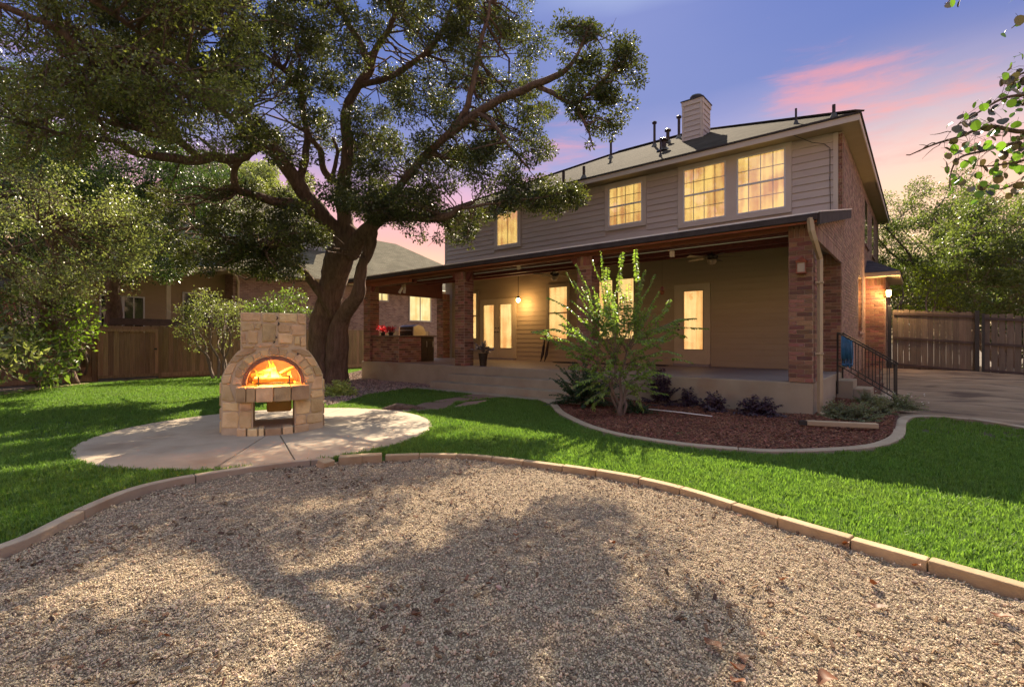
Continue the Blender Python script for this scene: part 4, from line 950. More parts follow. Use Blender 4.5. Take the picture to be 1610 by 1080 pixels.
leftbed_pix = [(-260, 640), (0, 619), (60, 612), (140, 602), (200, 597.5), (246, 594), (246, 585), (-260, 585)]
leftbed_poly = [tuple(gp(u, v)[:2]) for u, v in leftbed_pix[:6]] + [(-20.3, 4.9), (-20.3, -3)]
M['grass'] = leaf_mat('grass_blade', (0.085, 0.185, 0.033), (0.15, 0.265, 0.055), var=0.35, rough=0.55, trans=0.45, tcol=(1.6, 1.6, 0.8), spec=0.3, patch=(0.13, 0.215, 0.05))
M['soil_grass'] = M['turf_soil']
tufts = [tuft_mesh(M['grass'], s) for s in range(5)]
holes = [circle, kerb_poly, rub_poly, leftbed_poly] + path_polys
near = points_in(lawn_poly, 900, 0.0, holes, bbox=(-9, -1, 5, 9), dfun=lambda f: np.clip(1.25 - f / 9.0, 0.25, 1))
far = points_in(lawn_poly, 260, 0.0, holes, dfun=lambda f: np.clip((f - 4.0) / 4.0, 0.0, 1))
scatter('grass', np.concatenate([near, far]), tufts, M['grass'], 0.75, 1.35)
stones = [stone_mesh(M['gravel'], s, 1, r_, 0.65) for s, r_ in ((1, .8), (2, .95), (3, .7), (4, 1.0), (5, .6), (6, .85))]
gpts = points_in(grav_poly, 15000, lambda a, b: -0.012 + hump(a, b), dfun=lambda f: np.clip(1.7 - f / 3.4, 0.28, 1))
scatter('gravel', gpts, stones, M['gravel'], 0.005, 0.0135, flat=True)
def chip_mesh(m, seed):
    r = random.Random(seed); mb = MB(); L, W, H = 1.0, r.uniform(.25, .5), .12
    mb.hexa([(-L / 2, -W / 2, 0), (L / 2, -W / 3, 0), (L / 2.3, W / 2, 0), (-L / 2.2, W / 2.5, 0), (-L / 2, -W / 2, H), (L / 2, -W / 3, H), (L / 2.3, W / 2, H), (-L / 2.2, W / 2.5, H)], r.random()); return mb.mesh('chip', m)
chips = [chip_mesh(M['chip'], s) for s in range(6)]
cpts = points_in(bed_poly, 1300, lambda a, b: 0.02 + side_z(a, b) + 0.035 * mnoise.noise(Vector((a * 1.7, b * 1.7, 2))) + 0.05 * smooth(b - 8.6), bbox=(-6, 5.5, 1.2, 13))
scatter('mulch_chips', cpts, chips, M['chip'], 0.02, 0.06, tilt=0.6)
rstones = [stone_mesh(M['bed_stone'], s, 1, .8, .45) for s in range(11, 16)]
rp = np.concatenate([points_in(rub_poly, 420, 0.01), points_in([(-15.4, 8.7), (-10.9, 8.7), (-10.9, 9.6), (-15.4, 9.6)], 420, 0.0), ])
scatter('rubble', rp, rstones, M['bed_stone'], 0.03, 0.085, flat=True)
poly_obj('left_bed', leftbed_poly, 0.0, bpy.data.materials['leafy_soil'], kind='structure')
lb_line = resample([tuple(gp(u, v, .04)[:2]) for u, v in leftbed_pix[:6]], 0.2)
lbe = thing('left_bed_edging', 'low narrow edging along the shaded bed by the left fence', 'edging', tuple(gp(60, 612)))
kerb_run(lbe, lb_line, offset(lb_line, 0.1), -0.05, 0.045, lambda: 1.6, M['block'])

lit_m = mat('leaf_litter', (0.07, 0.035, 0.02), (0.22, 0.13, 0.07), 20, 0.9, 0.2, 60, var=0.6, hue=0.02)
litter = [chip_mesh(lit_m, s) for s in range(20, 26)]
lp = points_in(grav_poly, 150, lambda a, b: .0 + hump(a, b))
lp = lp[np.array([mnoise.noise(Vector((p[0] * 1.3, p[1] * 1.3, 5))) > -.1 for p in lp])]
scatter('leaf_litter', lp, litter, lit_m, 0.008, 0.04, tilt=0.7, seed=4)
pebbles = [stone_mesh(M['gravel'], s, 1, .8, .6) for s in range(31, 35)]
scatter('larger_gravel', points_in(grav_poly, 260, lambda a, b: -.006 + hump(a, b)), pebbles, M['gravel'], 0.014, 0.026, flat=True, seed=8)
# ================================================================ stone fireplace
fr_c = gp(431, 687)
fdir = Vector((-fr_c.x, -fr_c.y, 0)).normalized()
frz = math.atan2(fdir.x, -fdir.y)
fire = thing('stone_fireplace', 'rounded outdoor fireplace of pale limestone with a fire burning in its arch', 'fireplace', (fr_c.x, fr_c.y, 0.028), frz)
FM = MW[fire.name]
def fw(x, y, z): return FM @ Vector((x, y, z))
M['lime'] = mat('limestone', (0.54, 0.36, 0.17), (0.70, 0.52, 0.29), 5, 0.9, 0.6, 30, var=0.30, hue=0.012, c3=(0.38, 0.26, 0.14), s3=3, f3=0.38, bdist=0.015)
M['lime_m'] = mat('lime_mortar', (0.52, 0.40, 0.25), (0.62, 0.49, 0.32), 7, 0.95, 0.6, 35, bdist=0.01)
M['firebrick'] = mat('sooty_firebrick', (0.10, 0.06, 0.04), (0.20, 0.11, 0.07), 6, 0.95, 0.5, 30)
DY = 0.78                                   # depth of the body
def yf(x): return 0.10 + 0.22 * (x / 0.66) ** 2      # bowed front
ZT = 1.70
def wtop(x):
    ax = abs(x)
    if ax <= 0.42: return ZT
    t = min(1, (ax - 0.42) / 0.24); return 1.18 - 0.38 * t ** 1.45
def arch(x, rx=0.405, rz=0.40): 
    return 0.69 + rz * math.sqrt(max(0, 1 - (x / rx) ** 2)) if abs(x) < rx else 0.69
core = MB(); xs_ = sorted(set([-0.66 + 1.32 * i / 44 for i in range(45)] + [-0.42, 0.42, -0.405, 0.405, -0.265, 0.265, -0.4201, 0.4201]))
def slab4(x0, x1, za0, za1, zb0, zb1, y0=None, y1=None):
    a0, a1 = (yf(x0), yf(x1)) if y0 is None else (y0, y0); b0, b1 = (DY + 0.2 - 0.1 * (x0 / .66) ** 2, DY + 0.2 - 0.1 * (x1 / .66) ** 2) if y1 is None else (y1, y1)
    core.hexa([fw(x0, a0, za0), fw(x1, a1, za1), fw(x1, b1, za1), fw(x0, b0, za0), fw(x0, a0, zb0), fw(x1, a1, zb1), fw(x1, b1, zb1), fw(x0, b0, zb0)])
for a, b in zip(xs_[:-1], xs_[1:]):
    if b - a < 0.0005: continue
    xm = (a + b) / 2
    slab4(a, b, 0, 0, 0.085, 0.085)
    if abs(xm) > 0.265: slab4(a, b, 0.085, 0.085, 0.46, 0.46)
    slab4(a, b, 0.46, 0.46, 0.66, 0.66)
    ta, tb = (ZT, ZT) if abs(xm) < 0.42 else (wtop(a), wtop(b))
    if abs(xm) < 0.405: slab4(a, b, arch(a), arch(b), ta, tb)
    else: slab4(a, b, 0.66, 0.66, ta, tb)
core.build('mortar_body', M['lime_m'], fire)
# firebox lining: back and inner arch
m_ = MB(); m_.box(-0.44, 0.84, 0.62, 0.44, 0.86, 1.12)
m_.v = [tuple(FM @ Vector(v)) for v in m_.v]; m_.build('firebox_back', M['firebrick'], fire)
m_ = MB()
na = 18
for k in range(na):
    t0 = math.pi * k / na; t1 = math.pi * (k + 1) / na
    p = [(-0.40 * math.cos(t0), 0.395 * math.sin(t0)), (-0.40 * math.cos(t1), 0.395 * math.sin(t1))]; q = [(-0.352 * math.cos(t0), 0.35 * math.sin(t0)), (-0.352 * math.cos(t1), 0.35 * math.sin(t1))]
    m_.hexa([fw(p[0][0], yf(p[0][0]) + .01, .69 + p[0][1]), fw(q[0][0], yf(p[0][0]) + .01, .69 + q[0][1]), fw(q[0][0], .83, .69 + q[0][1]), fw(p[0][0], .83, .69 + p[0][1]),
             fw(p[1][0], yf(p[1][0]) + .01, .69 + p[1][1]), fw(q[1][0], yf(p[1][0]) + .01, .69 + q[1][1]), fw(q[1][0], .83, .69 + q[1][1]), fw(p[1][0], .83, .69 + p[1][1])])
m_.build('arch_lining', mat('reddish_lining', (0.24, 0.12, 0.08), (0.3, 0.16, 0.11), 8, 0.8, 0.3, 30), fire)
# irregular face stones, each a part
rs = random.Random(21)
def face_stone(poly, name='stone', out=0.018, yfun=yf, m=None):
    """poly: (x,z) ccw corners on the bowed face"""
    n = len(poly); cx = sum(p[0] for p in poly) / n; cz = sum(p[1] for p in poly) / n
    # subdivide + wobble
    pts = []
    for i in range(n):
        a, b = poly[i], poly[(i + 1) % n]
        L = math.hypot(b[0] - a[0], b[1] - a[1]); k = 3 if L > 0.07 else 2
        for j in range(k):
            t = j / k; x = a[0] + (b[0] - a[0]) * t; z = a[1] + (b[1] - a[1]) * t
            if j == 0: x += (cx - x) * 0.07; z += (cz - z) * 0.07
            s = 0.013; x += (cx - x) * (0.006 / max(0.03, abs(cx - x) + abs(cz - z))) + rs.uniform(-s, s) * .7; z += (cz - z) * (0.006 / max(0.03, abs(cx - x) + abs(cz - z))) + rs.uniform(-s, s) * .7
            pts.append((x, z))
    N_ = len(pts); mb = MB(); vs = []; o_ = out * rs.uniform(0.55, 1.1)
    for x, z in pts: vs.append(fw(x, yfun(x) + 0.02, z))
    for x, z in pts: vs.append(fw(x, yfun(x) - o_ * 0.6, z))
    for x, z in pts:
        xx = x + (cx - x) * 0.16; z2 = z + (cz - z) * 0.16; vs.append(fw(xx, yfun(xx) - o_ - rs.uniform(0, 0.006), z2))
    vs.append(fw(cx, yfun(cx) - o_ - 0.004, cz))
    fs = []
    for i in range(N_):
        j = (i + 1) % N_; fs += [(i, j, N_ + j, N_ + i), (N_ + i, N_ + j, 2 * N_ + j, 2 * N_ + i), (2 * N_ + i, 2 * N_ + j, 3 * N_)]
    mb.add(vs, fs, rs.random()); mb.build(name, m or M['lime'], fire, smooth=False)
G = 0.003
# ring of wedge stones
nr = 13
for k in range(nr):
    t0 = math.pi * k / nr + 0.012; t1 = math.pi * (k + 1) / nr - 0.012
    o1 = 0.535 + rs.uniform(-.02, .02)
    face_stone([(-0.415 * math.cos(t0), .69 + .41 * math.sin(t0)), (-o1 * math.cos(t0), .69 + o1 * .97 * math.sin(t0)), (-o1 * math.cos(t1), .69 + o1 * .97 * math.sin(t1)), (-0.415 * math.cos(t1), .69 + .41 * math.sin(t1))][::-1], out=0.02)
def xin(z):
    if z < 0.46: return 0.275
    if z < 0.69: return 0.475
    if z < 1.215: return 0.55 * math.sqrt(max(0, 1 - ((z - .69) / 0.53) ** 2))
    return 0
def xout(z):
    if z <= 0.80: return 0.66
    if z >= 1.18: return 0.42
    t = 0.0
    lo, hi = 0.42, 0.66
    for _ in range(20):
        m = (lo + hi) / 2
        if wtop(m) > z: lo = m
        else: hi = m
    return lo
rows = {-1: [(0.09, 0.33), (0.33, 0.455), (0.465, 0.70), (0.70, 0.84), (0.84, 1.0), (1.0, 1.09), (1.09, 1.19)], 1: [(0.09, 0.24), (0.24, 0.455), (0.465, 0.58), (0.58, 0.78), (0.78, 0.93), (0.93, 1.08), (1.08, 1.19)]}
for s in (-1, 1):
    for (za, zb) in rows[s]:
        i0, i1 = xin(za + .005), xin(zb - .005); o0, o1 = xout(za + .005) , xout(zb - .005)
        w = ((o0 - i0) + (o1 - i1)) / 2
        if w < 0.05: continue
        n = 1 if w < 0.21 else 2
        cuts = [0] + sorted(rs.uniform(.35, .65) if n == 2 else ((q + 1) / n + rs.uniform(-.07, .07)) for q in range(n - 1)) + [1]
        for q in range(n):
            c0, c1 = cuts[q], cuts[q + 1]
            x00, x01 = i0 + (o0 - i0) * c0 + G, i0 + (o0 - i0) * c1 - G; x10, x11 = i1 + (o1 - i1) * c0 + G, i1 + (o1 - i1) * c1 - G
            p = [(s * x00, za + G), (s * x01, za + G), (s * x11, zb - G), (s * x10, zb - G)]
            if s < 0: p = p[::-1]
            face_stone(p)
# chimney stones, laid by eye from the photograph
chim = [(-.42, -.16, 1.58, 1.70), (-.16, .03, 1.56, 1.70), (.05, .30, 1.56, 1.70), (.30, .42, 1.54, 1.70), (-.42, -.24, 1.43, 1.57), (-.24, -.16, 1.46, 1.57), (-.16, .03, 1.28, 1.55), (.05, .22, 1.42, 1.55), (.22, .42, 1.38, 1.53),
        (-.42, -.35, 1.26, 1.42), (-.34, -.20, 1.26, 1.45), (.04, .24, 1.26, 1.41), (.26, .34, 1.24, 1.37), (.34, .42, 1.22, 1.37), (-.42, -.24, 1.205, 1.255), (-.23, -.02, 1.215, 1.275), (0, .2, 1.215, 1.255)]
for (a, b, c, d) in chim: face_stone([(a + G, c + G), (b - G, c + G), (b - G, d - G), (a + G, d - G)], out=0.022)
# mantel shelf of five dressed blocks
sx = [-.475, -.345, -.23, -.01, .215, .46]
for a, b in zip(sx[:-1], sx[1:]):
    mb = MB(); y1 = 0.2; oa, ob = -0.055 + .12 * (a / .47) ** 2, -0.055 + .12 * (b / .47) ** 2
    mb.hexa([fw(a + .004, oa, .465), fw(b - .004, ob, .465), fw(b - .004, y1, .465), fw(a + .004, y1, .465), fw(a + .004, oa, .672), fw(b - .004, ob, .672), fw(b - .004, y1, .672), fw(a + .004, y1, .672)], rs.random())
    mb.build('shelf_block', M['lime'], fire, bevel=0.014)
# low bowed step of stones
sx = [-.47, -.34, -.20, -.12, .10, .25, .46]
for a, b in zip(sx[:-1], sx[1:]):
    mb = MB(); oa, ob = -0.02 + .16 * (a / .47) ** 2, -0.02 + .16 * (b / .47) ** 2; za = 0.095 + rs.uniform(-.006, .006)
    mb.hexa([fw(a + .008, oa, -.02), fw(b - .008, ob, -.02), fw(b - .008, .3, -.02), fw(a + .008, .3, -.02), fw(a + .008, oa, za), fw(b - .008, ob, za), fw(b - .008, .3, za), fw(a + .008, .3, za)], rs.random())
    mb.build('stone', M['lime'], fire, bevel=0.014)
# side stones
for s in (-1, 1):
    for i, z in enumerate((0.02, 0.2, 0.39, 0.56)):
        ys_ = [0.34, 0.56 + 0.08 * (i % 2), 0.86]
        for a, b in zip(ys_[:-1], ys_[1:]):
            mb = MB(); x0, x1 = s * 0.64, s * 0.685; mb.box(min(x0, x1), a + .008, z + .006, max(x0, x1), b - .008, z + .165, rs.random())
            mb.v = [tuple(FM @ Vector(v)) for v in mb.v]; mb.build('stone', M['lime'], fire, bevel=0.012)
# block of stone hanging in the wood store
mb = MB(); mb.box(-.1, .62, .235, .24, .86, .45); mb.v = [tuple(FM @ Vector(v)) for v in mb.v]
mb.build('rear_block', mat('ochre_stone', (0.50, 0.30, 0.08), (0.60, 0.38, 0.12), 6, 0.8, 0.3, 30), fire, bevel=0.03)
# cracks along the chimney
mb = MB()
for (x, z, h) in ((.035, 1.60, .05), (.05, 1.52, .05), (.02, 1.33, .04), (-.005, 1.27, .035), (.30, 1.10, .04)):
    mb.tube([fw(x, yf(x) - .012, z + h), fw(x + .012, yf(x) - .014, z + h / 2), fw(x - .006, yf(x) - .012, z)], [.004, .011, .003], 5)
mb.build('soot_crack', M['black'], fire)
# grate, logs and flames: things in the firebox
grate = thing('fire_grate', 'black iron grate holding the burning logs in the fireplace arch', 'grate', tuple(fw(0, .45, .672)), frz)
mb = MB()
for x in (-.2, -.07, .06, .19): mb.tube([fw(x, .26, .70), fw(x, .62, .70)], .010, 6)
mb.tube([fw(-.26, .3, .695), fw(.26, .3, .695)], .011, 6); mb.tube([fw(-.26, .58, .695), fw(.26, .58, .695)], .011, 6); mb.build('bars', M['black'], grate)
for x in (-.2, .2):
    mb = MB(); mb.tube([fw(x, .24, .672), fw(x, .24, .80)], .012, 6); mb.build('leg', M['black'], grate)
logs = []
logm = mat('glowing_log', (0.05, 0.025, 0.015), (0.4, 0.14, 0.03), 9, 0.9, 0.6, 20, emit=lin((255, 120, 20)), estr=0.25)
for i, (a, b, r_, lab) in enumerate((((-.27, .33, .735), (.26, .36, .735), .04, 'charred log lying across the front of the grate'), ((-.25, .52, .74), (.22, .46, .76), .042, 'charred log lying across the back of the grate'), ((-.30, .40, .80), (.02, .44, .90), .03, 'burning log leaning up to the left in the flames'), ((.08, .42, .82), (.28, .40, .92), .028, 'burning log leaning up to the right in the flames'))):
    mb = MB(); mb.tube([fw(*a), fw(*[(p + q) / 2 + (0.006 if k == 2 else 0) for k, (p, q) in enumerate(zip(a, b))]), fw(*b)], [r_, r_ * 1.08, r_ * .9], 9); tag(mb.build('log', logm, smooth=False), lab, 'log', 'logs in the fire')
def flame_mat(name, c0, c1, c2, s):
    m = bpy.data.materials.new(name); m.use_nodes = True; nt = m.node_tree; nd = nt.nodes; lk = nt.links; nd.remove(nd['Principled BSDF'])
    tc = nd.new('ShaderNodeTexCoord'); sp = nd.new('ShaderNodeSeparateXYZ'); lk.new(tc.outputs['Generated'], sp.inputs[0])
    cr = nd.new('ShaderNodeValToRGB'); lk.new(sp.outputs['Z'], cr.inputs[0]); e = cr.color_ramp; e.elements[0].color = (*c0, 1); e.elements[1].color = (*c2, 1); x = e.elements.new(.45); x.color = (*c1, 1)
    em = nd.new('ShaderNodeEmission'); lk.new(cr.outputs[0], em.inputs[0]); em.inputs[1].default_value = s
    tr = nd.new('ShaderNodeBsdfTransparent'); mx = nd.new('ShaderNodeMixShader')
    lw_ = nd.new('ShaderNodeLayerWeight'); lw_.inputs[0].default_value = 0.35
    r2 = nd.new('ShaderNodeMapRange'); lk.new(sp.outputs['Z'], r2.inputs[0]); r2.inputs['To Min'].default_value = 0.25; r2.inputs['To Max'].default_value = 0.85
    ad = nd.new('ShaderNodeMath'); ad.operation = 'MAXIMUM'; lk.new(lw_.outputs['Facing'], ad.inputs[0]); lk.new(r2.outputs[0], ad.inputs[1])
    lk.new(ad.outputs[0], mx.inputs[0]); lk.new(em.outputs[0], mx.inputs[1]); lk.new(tr.outputs[0], mx.inputs[2]); lk.new(mx.outputs[0], nd['Material Output'].inputs['Surface']); return m
fm1 = flame_mat('flame', lin((255, 225, 120)), lin((255, 170, 40)), lin((255, 90, 10)), 2.4)
flames = thing('fire', 'orange and yellow flames rising from the logs in the fireplace arch', 'fire', tuple(fw(0, .45, .74)), frz)
fr_ = random.Random(4)
for i in range(15):
    x = fr_.uniform(-.27, .27); y = fr_.uniform(.34, .56); h = (0.13 + .20 * (1 - (abs(x) / .3) ** 1.5)) * fr_.uniform(.45, 1.0)
    if i == 0: x, y, h = -.03, .40, .36
    if i == 1: x, y, h = .03, .42, .24
    r0 = fr_.uniform(.018, .034); b = fr_.uniform(-.05, .05); pts = []; rad = []
    for k in range(9):
        t = k / 8; pts.append(fw(x + b * t + .018 * math.sin(t * 5 + i), y + .01 * math.sin(t * 4 + i), .74 + h * t)); rad.append(max(.0015, r0 * (math.sin(math.pi * (t * .8 + .2)) ** 1.1) * (1 - t * .55)))
    mb = MB(); mb.tube(pts, rad, 9); mb.build('flame', fm1, flames, smooth=True)
emb = MB()
for i in range(60):
    c = fw(fr_.uniform(-.28, .28), fr_.uniform(.28, .62), .69); emb.lathe(c, [(.004, 0), (fr_.uniform(.008, .018), .006), (.004, .016)], 5)
tag(emb.build('embers', mat('glowing_ember', (0.2, 0.05, 0.02), (0.4, 0.1, 0.02), 20, 0.9, emit=lin((255, 120, 20)), estr=6.0), None), kind='stuff')
for (x, z, e_, r_) in ((0, .92, 9.0, .07), (0.0, .80, 3.0, .1)):
    ld = bpy.data.lights.new('fire_glow', 'POINT'); ld.energy = e_ * 3.5; ld.color = (1.0, 0.48, 0.14); ld.shadow_soft_size = r_
    lo = bpy.data.objects.new('fire_glow', ld); COL.objects.link(lo); lo.location = fw(x, .36 if z > .85 else .45, z)

# ================================================================ outdoor kitchen
kit = thing('brick_kitchen_island', 'brick outdoor kitchen counter with a dark cabinet end at the far end of the porch', 'outdoor kitchen', (-13.5, 10.3, SLAB))
mb = MB(); mb.box(-14.25, FY + 0.10, SLAB + .001, -12.82, 10.62, 1.44); mb.build('counter_body', M['mortar'], kit)
mbs = MB(); brick_wall((-14.25, FY + 0.10, SLAB), (1, 0, 0), (0, -1, 0), 1.43, 0.825, kit, False, mbs); brick_wall((-12.82, FY + 0.10, SLAB), (0, 1, 0), (1, 0, 0), .90, 0.825, kit, False, mbs)
tag(mbs.build('brickwork', M['brick'], kit), kind='stuff')
mb = MB(); mb.box(-14.25, 10.62, SLAB + .001, -12.84, 11.2, 1.44); mb.build('cabinet', M['dkbrown'], kit)
for (a, b) in ((10.65, 10.9), (10.92, 11.17)):
    mb = MB(); mb.box(-12.838, a, SLAB + .08, -12.825, b, 1.38); d_ = mb.build('cabinet_door', M['dkbrown'], kit, bevel=.003)
    mb = MB(); mb.tube([(-12.80, b - .04, 1.1), (-12.80, b - .04, 1.3)], .006, 6); mb.build('handle', M['steel'], d_)
mb = MB(); mb.box(-14.3, FY + 0.04, 1.442, -12.74, 11.26, 1.487); mb.build('countertop', mat('dark_counter', (0.10, .06, .045), (.18, .12, .09), 12, .35, .1, 50), kit, bevel=.008)
grill = thing('gas_grill', 'stainless gas grill with a closed dark hood on the brick counter', 'grill', (-13.2, 10.9, 1.488))
prof = [(0, 0), (.52, 0), (.52, .12), (.40, .30), (.20, .36), (.02, .30), (0, .14)]
gx0, gx1, gy0 = -13.75, -12.95, 10.42
def extr(mb, x0, x1):
    n = len(prof); vs = [(x0, gy0 + p[0], 1.489 + p[1]) for p in prof] + [(x1, gy0 + p[0], 1.489 + p[1]) for p in prof]
    mb.add(vs, [tuple(range(n)), tuple(range(2 * n - 1, n - 1, -1))] + [(i, n + i, n + (i + 1) % n, (i + 1) % n) for i in range(n)])
mb = MB(); extr(mb, gx0 + .05, gx1 - .05); mb.build('hood', M['dkbrown'], grill)
for a, b in ((gx0, gx0 + .048), (gx1 - .048, gx1)):
    mb = MB(); extr(mb, a, b); mb.build('end_panel', M['steel'], grill)
mb = MB(); mb.tube([(gx0 + .1, gy0 - .04, 1.66), (gx1 - .1, gy0 - .04, 1.66)], .012, 8); mb.tube([(gx0 + .12, gy0 - .04, 1.66), (gx0 + .12, gy0 + .02, 1.66)], .008, 6); mb.tube([(gx1 - .12, gy0 - .04, 1.66), (gx1 - .12, gy0 + .02, 1.66)], .008, 6); mb.build('handle', M['steel'], grill)
for k in range(4):
    mb = MB(); x = gx0 + .16 + k * .16; mb.tube([(x, gy0 - .003, 1.53), (x, gy0 - .03, 1.53)], .02, 10); mb.build('knob', M['black'], grill)

# ================================================================ lamps and fans
warm = mat('lit_bulb', (1, .8, .5), None, 3, .5, emit=lin((255, 190, 100)), estr=22.0)
def lamp_light(p, e, c=(1.0, .62, .28), r_=.05):
    ld = bpy.data.lights.new('lamp_light', 'POINT'); ld.energy = e; ld.color = c; ld.shadow_soft_size = r_; lo = bpy.data.objects.new('lamp_light', ld); COL.objects.link(lo); lo.location = p
px_, pz_ = onY(814.8, 471.5, 13.25)
pend = thing('pendant_lamp', 'lit jelly jar pendant lamp hanging beside the french doors', 'lamp', (px_, 13.25, pz_))
mb = MB(); mb.tube([(px_, 13.25, pz_ + .12), (px_, 13.25, 3.66)], .010, 6); mb.build('rod', M['dkbrown'], pend)
mb = MB(); mb.lathe((px_, 13.25, pz_ + .05), [(.085, 0), (.09, .02), (.05, .05), (.03, .08)], 14); mb.build('cap', M['dkbrown'], pend)
mb = MB(); mb.lathe((px_, 13.25, pz_ - .08), [(.03, 0), (.06, .03), (.068, .08), (.05, .128)], 14); mb.build('bulb', warm, pend, smooth=True)
lamp_light((px_, 13.25, pz_ - .18), 12)
lx, lz = -0.82, 2.80
sl = thing('entry_wall_lamp', 'lit carriage lamp on the bay corner above the right fence post', 'lamp', (lx, 19.42, lz))
mb = MB(); mb.box(lx - .05, 19.43, lz - .12, lx + .05, 19.497, lz + .16); mb.build('bracket', M['black'], sl)
mb = MB(); mb.lathe((lx + .02, 19.33, lz - .1), [(.03, 0), (.055, .02), (.065, .16), (.05, .19)], 10); mb.build('bulb', warm, sl, smooth=True)
mb = MB(); mb.lathe((lx + .02, 19.33, lz + .092), [(.08, 0), (.07, .04), (.02, .09)], 10); mb.build('cap', M['black'], sl)
lamp_light((lx + .05, 19.2, lz - .05), 30)
# lantern on the near column (off)
clx, clz = onY(1262, 420, FY)
lan = thing('column_lantern', 'unlit square copper lantern on the near brick column by the downspout', 'lantern', (clx, FY - .05, clz))
mb = MB(); mb.box(clx - .05, FY - .03, clz - .13, clx + .05, FY - .014, clz + .13); mb.build('back_plate', M['cedar'], lan)
mb = MB(); mb.box(clx - .075, FY - .17, clz + .06, clx + .075, FY - .031, clz + .085); mb.add([(clx - .09, FY - .185, clz + .086), (clx + .09, FY - .185, clz + .086), (clx + .09, FY - .031, clz + .086), (clx - .09, FY - .031, clz + .086), (clx, FY - .08, clz + .16)], [(0, 1, 4), (1, 2, 4), (2, 3, 4), (3, 0, 4), (3, 2, 1, 0)])
mb.box(clx - .075, FY - .17, clz - .12, clx + .075, FY - .031, clz - .10)
for sx_ in (-.07, .06): mb.box(clx + sx_, FY - .168, clz - .10, clx + sx_ + .01, FY - .158, clz + .06)
mb.build('cage', M['cedar'], lan)
mb = MB(); mb.box(clx - .055, FY - .15, clz - .099, clx + .055, FY - .05, clz + .058); mb.build('glass', mat('frosted_glass', (.3, .24, .18), (.36, .3, .22), 5, .3), lan)
def fan(x, y, z, label):
    f = thing('ceiling_fan', label, 'ceiling fan', (x, y, z), 0, 'ceiling fans under the porch roof')
    zc = 3.36 + (y - FY - .33) / (BY - FY - .35) * .42
    mb = MB(); mb.tube([(x, y, z), (x, y, zc)], .014, 8); mb.lathe((x, y, zc - .05), [(.03, 0), (.07, .045)], 12); mb.build('downrod', M['dkbrown'], f)
    mb = MB(); mb.lathe((x, y, z - .05), [(.07, 0), (.13, .03), (.14, .09), (.06, .14)], 16); mb.build('motor', M['dkbrown'], f)
    mb = MB(); mb.lathe((x, y, z - .17), [(.02, 0), (.07, .02), (.11, .08), (.115, .115)], 14); mb.build('light_kit', mat('amber_glass_%d' % int(abs(x)), (.35, .25, .15), (.4, .3, .18), 4, .3), f, smooth=True)
    for k in range(5):
        a = 2 * math.pi * k / 5 + .35; d = Vector((math.cos(a), math.sin(a), 0)); n = Vector((-d.y, d.x, 0)); c0 = Vector((x, y, z))
        mb = MB(); mb.hexa([c0 + d * .2 - n * .055 - Vector((0, 0, .012)), c0 + d * .66 - n * .07 - Vector((0, 0, .015)), c0 + d * .66 + n * .07 + Vector((0, 0, .012)), c0 + d * .2 + n * .055 + Vector((0, 0, .008)),
                            c0 + d * .2 - n * .055 - Vector((0, 0, .006)), c0 + d * .66 - n * .07 - Vector((0, 0, .009)), c0 + d * .66 + n * .07 + Vector((0, 0, .018)), c0 + d * .2 + n * .055 + Vector((0, 0, .014))]); b_ = mb.build('blade', M['dkbrown'], f)
        mb = MB(); mb.bar(c0 + d * .1, c0 + d * .24, .03, .008); mb.build('blade_arm', M['black'], b_)
fan(-3.83, 12.0, 3.30, 'dark bronze ceiling fan with a light kit left of the near brick column')
fan(*(lambda q: (q[0], 12.0, 3.28))(onY(872, 428, 12.0)), 'dark ceiling fan mostly hidden behind the leafy young tree')
# junction box / spotlights under the beam
def boxy(name, label, cat, p, s, m, group=None):
    mb = MB(); mb.box(p[0] - s[0] / 2, p[1] - s[1] / 2, p[2] - s[2] / 2, p[0] + s[0] / 2, p[1] + s[1] / 2, p[2] + s[2] / 2); o = mb.build(name, m, None, bevel=.006); return tag(o, label, cat, group)
bq = onY(1057.5, 396, FY + .02); boxy('junction_box', 'small beige junction box on the porch beam above the patio door', 'junction box', (bq[0], FY + .0, bq[1] - .05), (.09, .05, .12), M['cream'], 'beam junction boxes')
bq = onY(816.5, 421, FY + .02); boxy('junction_box', 'small beige junction box on the porch beam above the french doors', 'junction box', (bq[0], FY + .0, bq[1]), (.09, .05, .10), M['cream'], 'beam junction boxes')
sp_ = thing('twin_spotlight', 'pale twin spotlight under the beam above the gas grill', 'spotlight', (-13.2, 10.2, 3.05))
for k, dx in enumerate((-.07, .07)):
    mb = MB(); mb.tube([(-13.2 + dx, 10.2, 3.08), (-13.2 + dx * 1.9, 10.12, 2.90)], [.035, .05], 10); mb.build('lamp_head', M['flash'], sp_)
mb = MB(); mb.box(-13.28, 10.17, 3.08, -13.12, 10.23, 3.40); mb.build('bracket', M['cream'], sp_)
